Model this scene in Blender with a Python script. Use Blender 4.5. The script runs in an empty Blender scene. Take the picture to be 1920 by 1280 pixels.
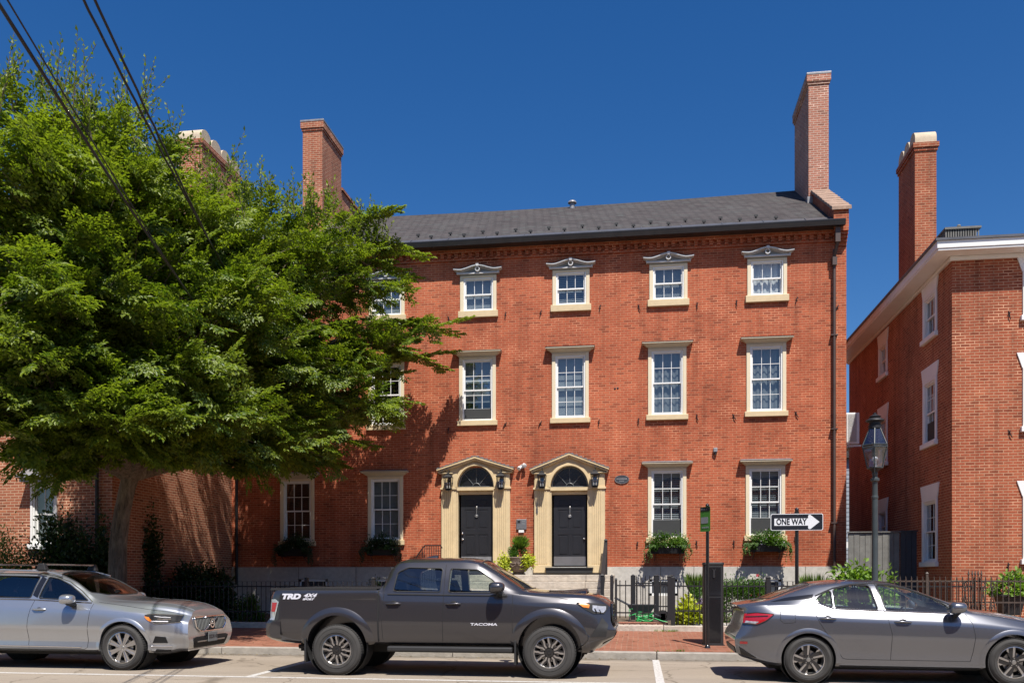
import bpy, math, random, bmesh
import numpy as np
from mathutils import Vector, Matrix
from mathutils.bvhtree import BVHTree
R = math.radians
# ------------------------------------------------------------------ camera
C = bpy.context.scene.collection
YAW, FPX, YH, HC = R(8.2), 1650.0, 1080.0, 1.5      # yaw to the left, focal length in photo pixels, horizon row, eye height
cam_d = bpy.data.cameras.new("camera"); cam = bpy.data.objects.new("camera", cam_d); C.objects.link(cam)
cam.location = (0, 0, HC); cam.rotation_euler = (R(90), 0, YAW)
cam_d.sensor_width = 36; cam_d.lens = 36 * FPX / 1920
cam_d.shift_y = (YH - 640) / 1920; cam_d.clip_end = 2000; cam_d.clip_start = 0.1
bpy.context.scene.camera = cam
# ------------------------------------------------------------------ light
SUN_EL, SUN_AZ = R(60), R(22)       # azimuth measured from -Y towards +X
to_sun = Vector((math.sin(SUN_AZ)*math.cos(SUN_EL), -math.cos(SUN_AZ)*math.cos(SUN_EL), math.sin(SUN_EL)))
sl = bpy.data.lights.new("sun", 'SUN'); sl.energy = 4.6; sl.angle = R(0.5); sl.color = (1.0, 0.945, 0.87)
so = bpy.data.objects.new("sun", sl); C.objects.link(so); so.rotation_euler = to_sun.to_track_quat('Z', 'Y').to_euler()
wd = bpy.data.worlds.new("World"); bpy.context.scene.world = wd; wd.use_nodes = True
wn = wd.node_tree; bg = wn.nodes['Background']
sky = wn.nodes.new('ShaderNodeTexSky'); sky.sky_type = 'NISHITA'; sky.sun_disc = False
sky.sun_elevation = SUN_EL; sky.sun_rotation = math.atan2(to_sun.x, to_sun.y)
sky.altitude = 0; sky.air_density = 1.0; sky.dust_density = 0.7; sky.ozone_density = 4.0
hs = wn.nodes.new('ShaderNodeHueSaturation'); hs.inputs['Saturation'].default_value = 1.34; hs.inputs['Value'].default_value = 0.74
hs.inputs['Hue'].default_value = 0.508
wn.links.new(sky.outputs[0], hs.inputs['Color']); wn.links.new(hs.outputs[0], bg.inputs['Color'])
bg.inputs['Strength'].default_value = 0.1
sc = bpy.context.scene
sc.view_settings.view_transform = 'Standard'; sc.view_settings.look = 'None'; sc.view_settings.exposure = 0.0; sc.view_settings.gamma = 1
sc.cycles.max_bounces = 6; sc.cycles.transparent_max_bounces = 16; sc.cycles.caustics_reflective = False; sc.cycles.caustics_refractive = False

CT, ST = math.cos(YAW), math.sin(YAW)
def at(px, py, Y):                  # point of the photo on the plane y = Y
    u = (px-960)/FPX; t = Y/(CT+u*ST)
    return Vector((t*(u*CT-ST), Y, HC+t*(YH-py)/FPX))
def atx(px, py, X):                 # point of the photo on the plane x = X
    u = (px-960)/FPX; t = X/(u*CT-ST)
    return Vector((X, t*(CT+u*ST), HC+t*(YH-py)/FPX))
# ------------------------------------------------------------------ helpers
class MB:
    def __init__(s): s.v = []; s.f = []; s.T = None
    def add(s, vs, fs):
        o = len(s.v)
        for p in vs:
            p = Vector(p)
            s.v.append(tuple(s.T @ p) if s.T is not None else tuple(p))
        s.f += [tuple(i+o for i in f) for f in fs]
        return s
    def box(s, x0, x1, y0, y1, z0, z1):
        v = [(x, y, z) for z in (z0, z1) for y in (y0, y1) for x in (x0, x1)]
        return s.add(v, [(0,2,3,1), (4,5,7,6), (0,1,5,4), (2,6,7,3), (0,4,6,2), (1,3,7,5)])
    def frustum(s, b, t, z0, z1):   # b, t = (x0,x1,y0,y1)
        v = [(x, y, z0) for y in b[2:] for x in b[:2]] + [(x, y, z1) for y in t[2:] for x in t[:2]]
        return s.add(v, [(0,2,3,1), (4,5,7,6), (0,1,5,4), (2,6,7,3), (0,4,6,2), (1,3,7,5)])
    def prism(s, poly, d0, d1, ax='y'):
        n = len(poly)
        def P(a, b, d): return {'y': (a, d, b), 'x': (d, a, b), 'z': (a, b, d)}[ax]
        v = [P(a, b, d0) for a, b in poly] + [P(a, b, d1) for a, b in poly]
        return s.add(v, [tuple(range(n)), tuple(range(2*n-1, n-1, -1))] + [(i, n+i, n+(i+1) % n, (i+1) % n) for i in range(n)])
    def tube(s, pts, r, n=8, caps=True):
        pts = [Vector(p) for p in pts]; m = len(pts)
        rs = list(r) if hasattr(r, '__len__') else [r]*m
        vs = []; ref = None
        for i, p in enumerate(pts):
            d = (pts[min(i+1, m-1)] - pts[max(i-1, 0)])
            if d.length < 1e-9: d = Vector((0, 0, 1))
            d.normalize()
            if ref is None: ref = Vector((0, 0, 1)) if abs(d.z) < .9 else Vector((1, 0, 0))
            a = d.cross(ref); a.normalize(); b = d.cross(a); ref = -b if False else ref
            if abs(d.dot(ref)) > .95: ref = a.copy()
            for k in range(n):
                t = 2*math.pi*k/n + math.pi/n
                vs.append(p + a*math.cos(t)*rs[i] + b*math.sin(t)*rs[i])
        fs = [(i*n+k, i*n+(k+1) % n, (i+1)*n+(k+1) % n, (i+1)*n+k) for i in range(m-1) for k in range(n)]
        if caps: fs += [tuple(range(n-1, -1, -1)), tuple(range((m-1)*n, m*n))]
        return s.add(vs, fs)
    def lathe(s, prof, c=(0, 0, 0), n=24, ax='z', a0=0, closed=False, caps=True):
        vs = []; c = Vector(c)
        for r, h in prof:
            for k in range(n):
                t = 2*math.pi*k/n+a0
                q = {'z': (r*math.cos(t), r*math.sin(t), h), 'y': (r*math.cos(t), h, r*math.sin(t)), 'x': (h, r*math.cos(t), r*math.sin(t))}[ax]
                vs.append(c+Vector(q))
        m = len(prof)
        fs = [(i*n+k, i*n+(k+1) % n, ((i+1) % m)*n+(k+1) % n, ((i+1) % m)*n+k) for i in range(m if closed else m-1) for k in range(n)]
        if not closed and caps:
            if prof[0][0] > 1e-4: fs.append(tuple(range(n-1, -1, -1)))
            if prof[-1][0] > 1e-4: fs.append(tuple(range((m-1)*n, m*n)))
        return s.add(vs, fs)
    def ball(s, c, r, n=12, sz=(1, 1, 1)):
        m = n//2; c = Vector(c)
        vs = [c+Vector((r*math.sin(math.pi*i/m)*math.cos(2*math.pi*k/n)*sz[0], r*math.sin(math.pi*i/m)*math.sin(2*math.pi*k/n)*sz[1], r*math.cos(math.pi*i/m)*sz[2])) for i in range(m+1) for k in range(n)]
        return s.add(vs, [(i*n+k, (i+1)*n+k, (i+1)*n+(k+1) % n, i*n+(k+1) % n) for i in range(m) for k in range(n)])
    def grid(s, rows):
        n = len(rows[0])
        vs = [p for r in rows for p in r]
        return s.add(vs, [(i*n+k, i*n+k+1, (i+1)*n+k+1, (i+1)*n+k) for i in range(len(rows)-1) for k in range(n-1)])
    def mesh(s, name, fix=True):
        me = bpy.data.meshes.new(name); me.from_pydata(s.v, [], s.f)
        if fix:
            bm = bmesh.new(); bm.from_mesh(me)
            bmesh.ops.remove_doubles(bm, verts=bm.verts, dist=1e-5)
            bmesh.ops.recalc_face_normals(bm, faces=bm.faces); bm.to_mesh(me); bm.free()
        return me
    def build(s, name, mat, parent=None, smooth=None, bevel=0, fix=True, segs=2):
        me = s.mesh(name, fix)
        return link(name, me, mat, parent, smooth, bevel, segs)
def link(name, me, mat, parent=None, smooth=None, bevel=0, segs=2):
    if mat is not None:
        me.materials.clear(); me.materials.append(mat)
    if smooth:
        me.shade_smooth() if hasattr(me, 'shade_smooth') else [setattr(p, 'use_smooth', True) for p in me.polygons]
        if smooth < 170: me.set_sharp_from_angle(angle=R(smooth))
    o = bpy.data.objects.new(name, me); C.objects.link(o)
    if parent is not None: o.parent = parent
    if bevel:
        b = o.modifiers.new('bevel', 'BEVEL'); b.width = bevel; b.segments = segs; b.limit_method = 'ANGLE'; b.angle_limit = R(35)
    return o
def tag(o, label=None, cat=None, group=None, kind=None):
    for k, v in (('label', label), ('category', cat), ('group', group), ('kind', kind)):
        if v: o[k] = v
    return o
def thing(name, label, cat, loc=(0, 0, 0), rz=0, group=None):
    o = bpy.data.objects.new(name, None); C.objects.link(o); o.location = loc; o.rotation_euler = (0, 0, rz)
    o.empty_display_size = .2
    return tag(o, label, cat, group)
def copy_tree(o, parent=None):
    c = o.copy(); C.objects.link(c); c.parent = parent
    for ch in list(o.children): copy_tree(ch, c)
    return c
def dup(o, parent, loc=None):
    c = o.copy(); C.objects.link(c); c.parent = parent
    if loc is not None: c.location = loc
    return c
# ------------------------------------------------------------------ materials
def new_mat(name):
    m = bpy.data.materials.new(name); m.use_nodes = True
    return m, m.node_tree, m.node_tree.nodes['Principled BSDF']
def N(nt, t, **kw):
    n = nt.nodes.new(t)
    for k, v in kw.items():
        if k in n.inputs.keys(): n.inputs[k].default_value = v
        else: setattr(n, k, v)
    return n
def ramp(nt, fac, stops):
    r = nt.nodes.new('ShaderNodeValToRGB'); e = r.color_ramp.elements
    while len(e) > 1: e.remove(e[-1])
    e[0].position = stops[0][0]; e[0].color = stops[0][1]
    for p, c in stops[1:]:
        q = e.new(p); q.color = c
    nt.links.new(fac, r.inputs[0]); return r
def c4(c, k=1): return (c[0]*k, c[1]*k, c[2]*k, 1)
def mix(nt, a, b, fac, mode='MIX'):
    m = nt.nodes.new('ShaderNodeMix'); m.data_type = 'RGBA'; m.blend_type = mode
    for s_, v in ((m.inputs[6], a), (m.inputs[7], b), (m.inputs[0], fac)):
        if isinstance(v, (int, float, tuple)): s_.default_value = v
        else: nt.links.new(v, s_)
    return m.outputs[2]
def paint(name, col, rough=.5, metal=0, coat=0, var=.12, scale=3, bump=0, bscale=60, spec=.5):
    m, nt, b = new_mat(name)
    tc = N(nt, 'ShaderNodeTexCoord'); no = N(nt, 'ShaderNodeTexNoise', Scale=scale, Detail=6.0, Roughness=.65)
    nt.links.new(tc.outputs['Object'], no.inputs['Vector'])
    r = ramp(nt, no.outputs['Fac'], [(.3, c4(col, 1-var)), (.7, c4(col, 1+var))])
    nt.links.new(r.outputs[0], b.inputs['Base Color'])
    b.inputs['Roughness'].default_value = rough; b.inputs['Metallic'].default_value = metal
    b.inputs['Coat Weight'].default_value = coat; b.inputs['Coat Roughness'].default_value = .04
    b.inputs['Specular IOR Level'].default_value = spec
    if bump:
        n2 = N(nt, 'ShaderNodeTexNoise', Scale=bscale, Detail=8.0, Roughness=.7)
        nt.links.new(tc.outputs['Object'], n2.inputs['Vector'])
        bp = N(nt, 'ShaderNodeBump', Strength=bump, Distance=.02); nt.links.new(n2.outputs['Fac'], bp.inputs['Height']); nt.links.new(bp.outputs[0], b.inputs['Normal'])
    return m
def brick(name, c1, c2, mortar, bw=.21, bh=.0677, ms=.009, flat=False, vscale=1, rough=.85, dark=None, blot=.16, streak=0):
    m, nt, b = new_mat(name)
    g = N(nt, 'ShaderNodeNewGeometry'); sp = N(nt, 'ShaderNodeSeparateXYZ'); nt.links.new(g.outputs['Position'], sp.inputs[0])
    ad = N(nt, 'ShaderNodeMath', operation='ADD'); cb = N(nt, 'ShaderNodeCombineXYZ')
    if flat:
        nt.links.new(sp.outputs[0], cb.inputs[0]); nt.links.new(sp.outputs[1], cb.inputs[1])
    else:
        nt.links.new(sp.outputs[0], ad.inputs[0]); nt.links.new(sp.outputs[1], ad.inputs[1])
        nt.links.new(ad.outputs[0], cb.inputs[0])
        mz = N(nt, 'ShaderNodeMath', operation='MULTIPLY'); mz.inputs[1].default_value = vscale
        nt.links.new(sp.outputs[2], mz.inputs[0]); nt.links.new(mz.outputs[0], cb.inputs[1])
    # a slight waviness of the courses
    wv = N(nt, 'ShaderNodeTexNoise', Scale=.9, Detail=2.0); nt.links.new(g.outputs['Position'], wv.inputs['Vector'])
    vm = N(nt, 'ShaderNodeVectorMath', operation='MULTIPLY_ADD'); nt.links.new(wv.outputs['Color'], vm.inputs[0]); vm.inputs[1].default_value = (.03, .03, 0); nt.links.new(cb.outputs[0], vm.inputs[2])
    bt = N(nt, 'ShaderNodeTexBrick', Scale=1.0); bt.offset = .5; bt.squash = 1
    nt.links.new(vm.outputs[0], bt.inputs['Vector'])
    bt.inputs['Color1'].default_value = c4(c1); bt.inputs['Color2'].default_value = c4(c2); bt.inputs['Mortar'].default_value = c4(mortar)
    bt.inputs['Mortar Size'].default_value = ms; bt.inputs['Mortar Smooth'].default_value = .3; bt.inputs['Bias'].default_value = 0
    bt.inputs['Brick Width'].default_value = bw; bt.inputs['Row Height'].default_value = bh
    no = N(nt, 'ShaderNodeTexNoise', Scale=.55, Detail=7.0, Roughness=.7); nt.links.new(g.outputs['Position'], no.inputs['Vector'])
    r1 = ramp(nt, no.outputs['Fac'], [(.28, (1-blot, 1-blot*1.1, 1-blot*1.1, 1)), (.5, (1, 1, 1, 1)), (.75, (1+blot*.7, 1+blot, 1+blot, 1))])
    n2 = N(nt, 'ShaderNodeTexNoise', Scale=14.0, Detail=4.0, Roughness=.8); nt.links.new(cb.outputs[0], n2.inputs['Vector'])
    r2 = ramp(nt, n2.outputs['Fac'], [(.3, (.78, .74, .72, 1)), (.5, (1, 1, 1, 1)), (.72, (1.22, 1.24, 1.25, 1))])
    # second, coarser brick lattice picks out single odd bricks
    b2 = N(nt, 'ShaderNodeTexBrick', Scale=1.0); b2.offset = .5; nt.links.new(vm.outputs[0], b2.inputs['Vector'])
    b2.inputs['Color1'].default_value = (0, 0, 0, 1); b2.inputs['Color2'].default_value = (1, 1, 1, 1); b2.inputs['Mortar'].default_value = (.5, .5, .5, 1)
    b2.inputs['Mortar Size'].default_value = ms; b2.inputs['Brick Width'].default_value = bw; b2.inputs['Row Height'].default_value = bh; b2.inputs['Bias'].default_value = 0
    rb2 = ramp(nt, b2.outputs['Color'], [(0, (.42, .40, .42, 1)), (.10, (.55, .52, .54, 1)), (.16, (.9, .9, .9, 1)), (.5, (1, 1, 1, 1)), (.84, (1.1, 1.12, 1.1, 1)), (.92, (1.4, 1.55, 1.5, 1)), (1, (1.55, 1.8, 1.7, 1))])
    col = mix(nt, bt.outputs['Color'], r1.outputs[0], 1.0, 'MULTIPLY')
    col = mix(nt, col, r2.outputs[0], .8, 'MULTIPLY')
    col = mix(nt, col, rb2.outputs[0], .8, 'MULTIPLY')
    if streak:                                     # soot and rain streaks running down the wall
        ms_ = N(nt, 'ShaderNodeMapping'); ms_.inputs['Scale'].default_value = (2.6, .22, 1); nt.links.new(cb.outputs[0], ms_.inputs[0])
        n5 = N(nt, 'ShaderNodeTexNoise', Scale=1.0, Detail=6.0, Roughness=.7); nt.links.new(ms_.outputs[0], n5.inputs['Vector'])
        r5 = ramp(nt, n5.outputs['Fac'], [(.34, (1-streak, 1-streak, 1-streak, 1)), (.5, (1, 1, 1, 1)), (.7, (1+streak*.5, 1+streak*.5, 1+streak*.5, 1))])
        col = mix(nt, col, r5.outputs[0], 1.0, 'MULTIPLY')
    # pale repointed patches
    n3 = N(nt, 'ShaderNodeTexNoise', Scale=1.7, Detail=3.0); nt.links.new(g.outputs['Position'], n3.inputs['Vector'])
    r3 = ramp(nt, n3.outputs['Fac'], [(.56, (0, 0, 0, 1)), (.66, (1, 1, 1, 1))])
    mu = N(nt, 'ShaderNodeMath', operation='MULTIPLY'); nt.links.new(r3.outputs[0], mu.inputs[0]); nt.links.new(bt.outputs['Fac'], mu.inputs[1])
    col = mix(nt, col, c4(mortar, 1.5), mu.outputs[0])
    nt.links.new(col, b.inputs['Base Color']); b.inputs['Roughness'].default_value = rough; b.inputs['Specular IOR Level'].default_value = .25
    bp = N(nt, 'ShaderNodeBump', Strength=.5, Distance=.008); bp.invert = True
    nt.links.new(bt.outputs['Fac'], bp.inputs['Height']); nt.links.new(bp.outputs[0], b.inputs['Normal'])
    return m
def glassmat(name, tint=(.85, .9, .92), refl=1.0, rough=0.0, body=None):
    m = bpy.data.materials.new(name); m.use_nodes = True; nt = m.node_tree
    nt.nodes.remove(nt.nodes['Principled BSDF']); out = nt.nodes['Material Output']
    tr = N(nt, 'ShaderNodeBsdfTransparent'); tr.inputs[0].default_value = c4(tint)
    gl = N(nt, 'ShaderNodeBsdfGlossy'); gl.inputs['Roughness'].default_value = rough; gl.inputs[0].default_value = (1, 1, 1, 1)
    lw = N(nt, 'ShaderNodeLayerWeight', Blend=.5); fr = N(nt, 'ShaderNodeMath', operation='POWER'); fr.inputs[1].default_value = 4.5; nt.links.new(lw.outputs['Facing'], fr.inputs[0]); mu = N(nt, 'ShaderNodeMath', operation='MULTIPLY_ADD'); mu.inputs[1].default_value = .88; mu.inputs[2].default_value = .10*refl; mu.use_clamp = True
    g = N(nt, 'ShaderNodeNewGeometry'); no = N(nt, 'ShaderNodeTexNoise', Scale=1.3, Detail=1.0); nt.links.new(g.outputs['Position'], no.inputs['Vector'])
    bp = N(nt, 'ShaderNodeBump', Strength=.12, Distance=.05); nt.links.new(no.outputs['Fac'], bp.inputs['Height']); nt.links.new(bp.outputs[0], gl.inputs['Normal'])
    nt.links.new(fr.outputs[0], mu.inputs[0])
    mx = N(nt, 'ShaderNodeMixShader'); nt.links.new(mu.outputs[0], mx.inputs[0]); nt.links.new(tr.outputs[0], mx.inputs[1]); nt.links.new(gl.outputs[0], mx.inputs[2])
    nt.links.new(mx.outputs[0], out.inputs[0])
    return m
def leafmat(name, c_dark, c_light, trans=.35, rough=.45):
    m = bpy.data.materials.new(name); m.use_nodes = True; nt = m.node_tree
    b = nt.nodes['Principled BSDF']; out = nt.nodes['Material Output']
    a = N(nt, 'ShaderNodeAttribute'); a.attribute_name = 'rnd'
    r = ramp(nt, a.outputs['Fac'], [(0, c4(c_dark)), (1, c4(c_light))])
    nt.links.new(r.outputs[0], b.inputs['Base Color']); b.inputs['Roughness'].default_value = rough; b.inputs['Specular IOR Level'].default_value = .4
    t = N(nt, 'ShaderNodeBsdfTranslucent')
    tc = mix(nt, r.outputs[0], (1.5, 1.6, .5, 1), 1.0, 'MULTIPLY'); nt.links.new(tc, t.inputs[0])
    mx = N(nt, 'ShaderNodeMixShader'); mx.inputs[0].default_value = trans
    nt.links.new(b.outputs[0], mx.inputs[1]); nt.links.new(t.outputs[0], mx.inputs[2]); nt.links.new(mx.outputs[0], out.inputs[0])
    return m
M = {}
M['brick'] = brick('red_brick', (.47, .118, .055), (.31, .068, .031), (.46, .22, .125), ms=.0075, blot=.32, streak=.25)
M['brick_left'] = brick('brown_brick', (.36, .125, .068), (.28, .09, .048), (.46, .30, .2), ms=.010)
M['brick_right'] = brick('orange_brick', (.385, .10, .047), (.25, .062, .030), (.42, .24, .145), ms=.0095, blot=.22, streak=.3)
M['brick_chim'] = brick('chimney_brick', (.42, .17, .11), (.34, .12, .08), (.5, .36, .28), ms=.012)
M['brick_chim2'] = brick('red_chimney_brick', (.40, .115, .06), (.28, .075, .04), (.46, .29, .19), ms=.012, streak=.3)
M['paver'] = brick('brick_paver', (.33, .125, .07), (.20, .075, .05), (.25, .16, .11), bw=.21, bh=.105, ms=.008, flat=True, blot=.22)
M['shingle'] = brick('shingle', (.098, .086, .083), (.055, .049, .049), (.018, .016, .017), bw=.26, bh=.085, ms=.010, blot=.2, streak=.15, rough=.9)
M['granite'] = paint('granite', (.50, .47, .42), .8, var=.14, scale=9, bump=.35, bscale=45)
M['granite_warm'] = paint('rough_granite', (.47, .41, .34), .85, var=.24, scale=5, bump=.9, bscale=16)
M['kerbstone'] = paint('kerbstone', (.34, .31, .27), .85, var=.2, scale=6, bump=.6, bscale=30)
M['cream'] = paint('cream_paint', (.63, .495, .295), .5, var=.09, scale=4, bump=.08)
M['cream_light'] = paint('light_cream_paint', (.70, .60, .42), .5, var=.04)
M['cream_dull'] = paint('dull_cream_paint', (.52, .46, .34), .55, var=.07)
M['white'] = paint('white_paint', (.78, .78, .76), .45, var=.04)
M['grey_trim'] = paint('grey_trim_paint', (.50, .50, .50), .5, var=.08)
M['grey_panel'] = paint('grey_panel_paint', (.25, .26, .25), .55, var=.08)
M['lead'] = paint('lead_flashing', (.26, .26, .27), .45, metal=.3, var=.3, scale=7)
M['gutter'] = paint('dark_gutter', (.035, .033, .035), .4, metal=.2, var=.2)
M['apron'] = paint('metal_apron', (.11, .11, .12), .45, metal=.4, var=.25, scale=2)
M['spout'] = paint('brown_downspout', (.075, .048, .04), .5, var=.2)
M['black_iron'] = paint('black_iron', (.010, .010, .012), .6, var=.3, scale=20)
M['brown_iron'] = paint('rusty_brown_iron', (.06, .045, .035), .6, var=.35, scale=15)
M['black_door'] = paint('black_door_paint', (.022, .023, .027), .28, var=.12, coat=.2)
M['blackplastic'] = paint('black_plastic', (.02, .02, .021), .55, var=.15)
M['blackgloss'] = paint('black_gloss_paint', (.012, .012, .014), .2, coat=.4, var=.1)
M['chrome'] = paint('chrome', (.75, .75, .76), .12, metal=1, var=.03)
M['alloy'] = paint('machined_alloy', (.62, .62, .62), .28, metal=1, var=.05)
M['steel'] = paint('brushed_steel', (.42, .41, .39), .38, metal=.9, var=.1)
M['stone_cop'] = paint('brownstone_coping', (.33, .22, .16), .85, var=.25, scale=6, bump=.4)
M['limestone'] = paint('limestone_cap', (.52, .43, .31), .85, var=.15, scale=5, bump=.3)
M['bark'] = paint('grey_bark', (.15, .115, .08), .9, var=.45, scale=9, bump=1.0, bscale=22)
def barkmat():
    m, nt, b = new_mat('furrowed_bark'); tc = N(nt, 'ShaderNodeTexCoord'); mp = N(nt, 'ShaderNodeMapping'); mp.inputs['Scale'].default_value = (16, 16, 2.6)
    no = N(nt, 'ShaderNodeTexNoise', Scale=1.0, Detail=8.0, Roughness=.75, Distortion=.6); nt.links.new(tc.outputs['Object'], mp.inputs[0]); nt.links.new(mp.outputs[0], no.inputs['Vector'])
    n2 = N(nt, 'ShaderNodeTexNoise', Scale=2.2, Detail=4.0); nt.links.new(tc.outputs['Object'], n2.inputs['Vector'])
    r = ramp(nt, no.outputs['Fac'], [(.34, (.035, .026, .018, 1)), (.48, (.13, .10, .07, 1)), (.66, (.24, .19, .14, 1))]); r2 = ramp(nt, n2.outputs['Fac'], [(.35, (.75, .75, .7, 1)), (.65, (1.2, 1.18, 1.1, 1))])
    nt.links.new(mix(nt, r.outputs[0], r2.outputs[0], 1.0, 'MULTIPLY'), b.inputs['Base Color']); b.inputs['Roughness'].default_value = .95
    bp = N(nt, 'ShaderNodeBump', Strength=1.0, Distance=.05); nt.links.new(no.outputs['Fac'], bp.inputs['Height']); nt.links.new(bp.outputs[0], b.inputs['Normal']); return m
M['bark'] = barkmat()
M['twig'] = paint('twig_bark', (.10, .075, .05), .9, var=.3)
M['tyre'] = paint('tyre_rubber', (.042, .040, .038), .85, var=.18, scale=8)
M['red_lamp'] = paint('red_lens', (.35, .01, .015), .15, coat=1, var=.15, scale=25)
M['clear_lamp'] = paint('clear_lens', (.45, .45, .46), .1, coat=1, metal=.4, var=.4, scale=30)
M['amber_lamp'] = paint('amber_lens', (.75, .22, .02), .2, coat=1, var=.15, scale=30)
M['white_lens'] = paint('pale_lens', (.75, .75, .78), .15, coat=1, var=.1, scale=30)
M['soil'] = paint('garden_soil', (.10, .075, .05), .95, var=.4, scale=5, bump=1, bscale=20)
M['sashglass'] = glassmat('window_glass', (.8, .85, .87), 1.15)
M['carglass'] = glassmat('car_glass', (.78, .86, .82), .9)
M['tintglass'] = glassmat('tinted_car_glass', (.22, .26, .30), 1.2)
M['lampglass'] = glassmat('lantern_glass', (.9, .9, .88), 1.3)
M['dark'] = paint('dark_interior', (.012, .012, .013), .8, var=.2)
M['seat'] = paint('dark_seat_cloth', (.03, .03, .032), .8, var=.2)
M['blind'] = paint('pale_blind', (.23, .245, .255), .7, var=.06)
M['blind_grey'] = paint('grey_blind', (.17, .18, .185), .7, var=.06)
M['curtain'] = paint('white_curtain', (.60, .59, .58), .8, var=.08, scale=8)
M['screen'] = paint('insect_screen', (.035, .037, .037), .8, var=.1)
M['silver'] = paint('silver_car_paint', (.42, .44, .47), .28, metal=.75, coat=1, var=.015)
M['darkgrey'] = paint('dark_grey_car_paint', (.062, .060, .066), .29, metal=.65, coat=1, var=.015)
M['gunmetal'] = paint('gunmetal_car_paint', (.165, .17, .19), .27, metal=.75, coat=1, var=.015)
M['leaf'] = leafmat('tree_leaf', (.042, .088, .012), (.25, .31, .035), .42, .42)
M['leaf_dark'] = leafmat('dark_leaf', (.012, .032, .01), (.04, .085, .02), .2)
M['leaf_mid'] = leafmat('mid_green_leaf', (.03, .08, .012), (.10, .20, .03), .3)
M['leaf_lime'] = leafmat('lime_leaf', (.26, .32, .02), (.60, .62, .07), .3)
M['leaf_bright'] = leafmat('bright_green_leaf', (.08, .17, .02), (.25, .38, .07), .35)
M['leaf_purple'] = leafmat('purple_leaf', (.06, .04, .08), (.16, .11, .20), .2)
M['flower_red'] = leafmat('red_petal', (.45, .02, .05), (.75, .10, .15), .2)
M['flower_white'] = leafmat('pale_petal', (.5, .4, .45), (.8, .72, .75), .2)
M['boardgrey'] = paint('weathered_board', (.17, .165, .15), .8, var=.22, scale=5, bump=.3)
M['boarddark'] = paint('dark_board', (.035, .04, .05), .7, var=.2)
M['green_plastic'] = paint('green_hose', (.05, .42, .12), .4, var=.15)
M['signblack'] = paint('sign_black', (.012, .014, .02), .35, var=.05)
M['signwhite'] = paint('sign_white', (.72, .73, .75), .4, var=.02)
M['signgreen'] = paint('sign_green', (.06, .22, .035), .45, var=.2, scale=30)
M['paledecal'] = paint('pale_decal', (.62, .62, .68), .4, var=.03)
M['urn'] = paint('aged_stoneware', (.17, .125, .10), .8, var=.35, scale=12, bump=.6, bscale=30)
# ------------------------------------------------------------------ ground
sc.view_settings.exposure = 0.62
def asphalt():
    m, nt, b = new_mat('asphalt')
    g = N(nt, 'ShaderNodeNewGeometry')
    n1 = N(nt, 'ShaderNodeTexNoise', Scale=70.0, Detail=4.0, Roughness=.8); n2 = N(nt, 'ShaderNodeTexNoise', Scale=.5, Detail=8.0, Roughness=.7)
    mp = N(nt, 'ShaderNodeMapping'); mp.inputs['Scale'].default_value = (.25, 1.6, 1)
    nt.links.new(g.outputs['Position'], n1.inputs['Vector']); nt.links.new(g.outputs['Position'], mp.inputs[0]); nt.links.new(mp.outputs[0], n2.inputs['Vector'])
    r1 = ramp(nt, n1.outputs['Fac'], [(.3, (.20, .165, .125, 1)), (.5, (.30, .25, .195, 1)), (.7, (.40, .34, .27, 1))])
    r2 = ramp(nt, n2.outputs['Fac'], [(.3, (.78, .77, .76, 1)), (.55, (1, 1, 1, 1)), (.75, (1.12, 1.1, 1.06, 1))])
    c = mix(nt, r1.outputs[0], r2.outputs[0], 1.0, 'MULTIPLY')
    # hairline cracks
    v = N(nt, 'ShaderNodeTexVoronoi', Scale=.55); v.feature = 'DISTANCE_TO_EDGE'
    nw = N(nt, 'ShaderNodeTexNoise', Scale=2.5, Detail=5.0); nt.links.new(g.outputs['Position'], nw.inputs['Vector'])
    va = N(nt, 'ShaderNodeVectorMath', operation='MULTIPLY_ADD'); nt.links.new(nw.outputs['Color'], va.inputs[0]); va.inputs[1].default_value = (.5, .5, 0); nt.links.new(g.outputs['Position'], va.inputs[2])
    nt.links.new(va.outputs[0], v.inputs['Vector'])
    rc = ramp(nt, v.outputs['Distance'], [(0, (.45, .43, .4, 1)), (.006, (.6, .58, .55, 1)), (.012, (1, 1, 1, 1))])
    c = mix(nt, c, rc.outputs[0], .8, 'MULTIPLY')
    n7 = N(nt, 'ShaderNodeTexNoise', Scale=1.1, Detail=3.0, Roughness=.6); nt.links.new(g.outputs['Position'], n7.inputs['Vector'])
    r7 = ramp(nt, n7.outputs['Fac'], [(.30, (.55, .54, .53, 1)), (.37, (1, 1, 1, 1))]); c = mix(nt, c, r7.outputs[0], .8, 'MULTIPLY')
    sy = N(nt, 'ShaderNodeSeparateXYZ'); nt.links.new(g.outputs['Position'], sy.inputs[0]); n8 = N(nt, 'ShaderNodeTexNoise', Scale=3.0, Detail=5.0); nt.links.new(g.outputs['Position'], n8.inputs['Vector'])
    ad8 = N(nt, 'ShaderNodeMath', operation='MULTIPLY_ADD'); nt.links.new(n8.outputs['Fac'], ad8.inputs[0]); ad8.inputs[1].default_value = .5; nt.links.new(sy.outputs[1], ad8.inputs[2])
    mr = N(nt, 'ShaderNodeMapRange'); nt.links.new(ad8.outputs[0], mr.inputs[0]); mr.inputs[1].default_value = 15.9; mr.inputs[2].default_value = 16.3   # silt along the gutter
    c = mix(nt, c, (.13, .11, .085, 1), mr.outputs[0])
    nt.links.new(c, b.inputs['Base Color']); b.inputs['Roughness'].default_value = .9
    bp = N(nt, 'ShaderNodeBump', Strength=.5, Distance=.01); nt.links.new(n1.outputs['Fac'], bp.inputs['Height']); nt.links.new(bp.outputs[0], b.inputs['Normal'])
    return m
M['asphalt'] = asphalt()
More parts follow.
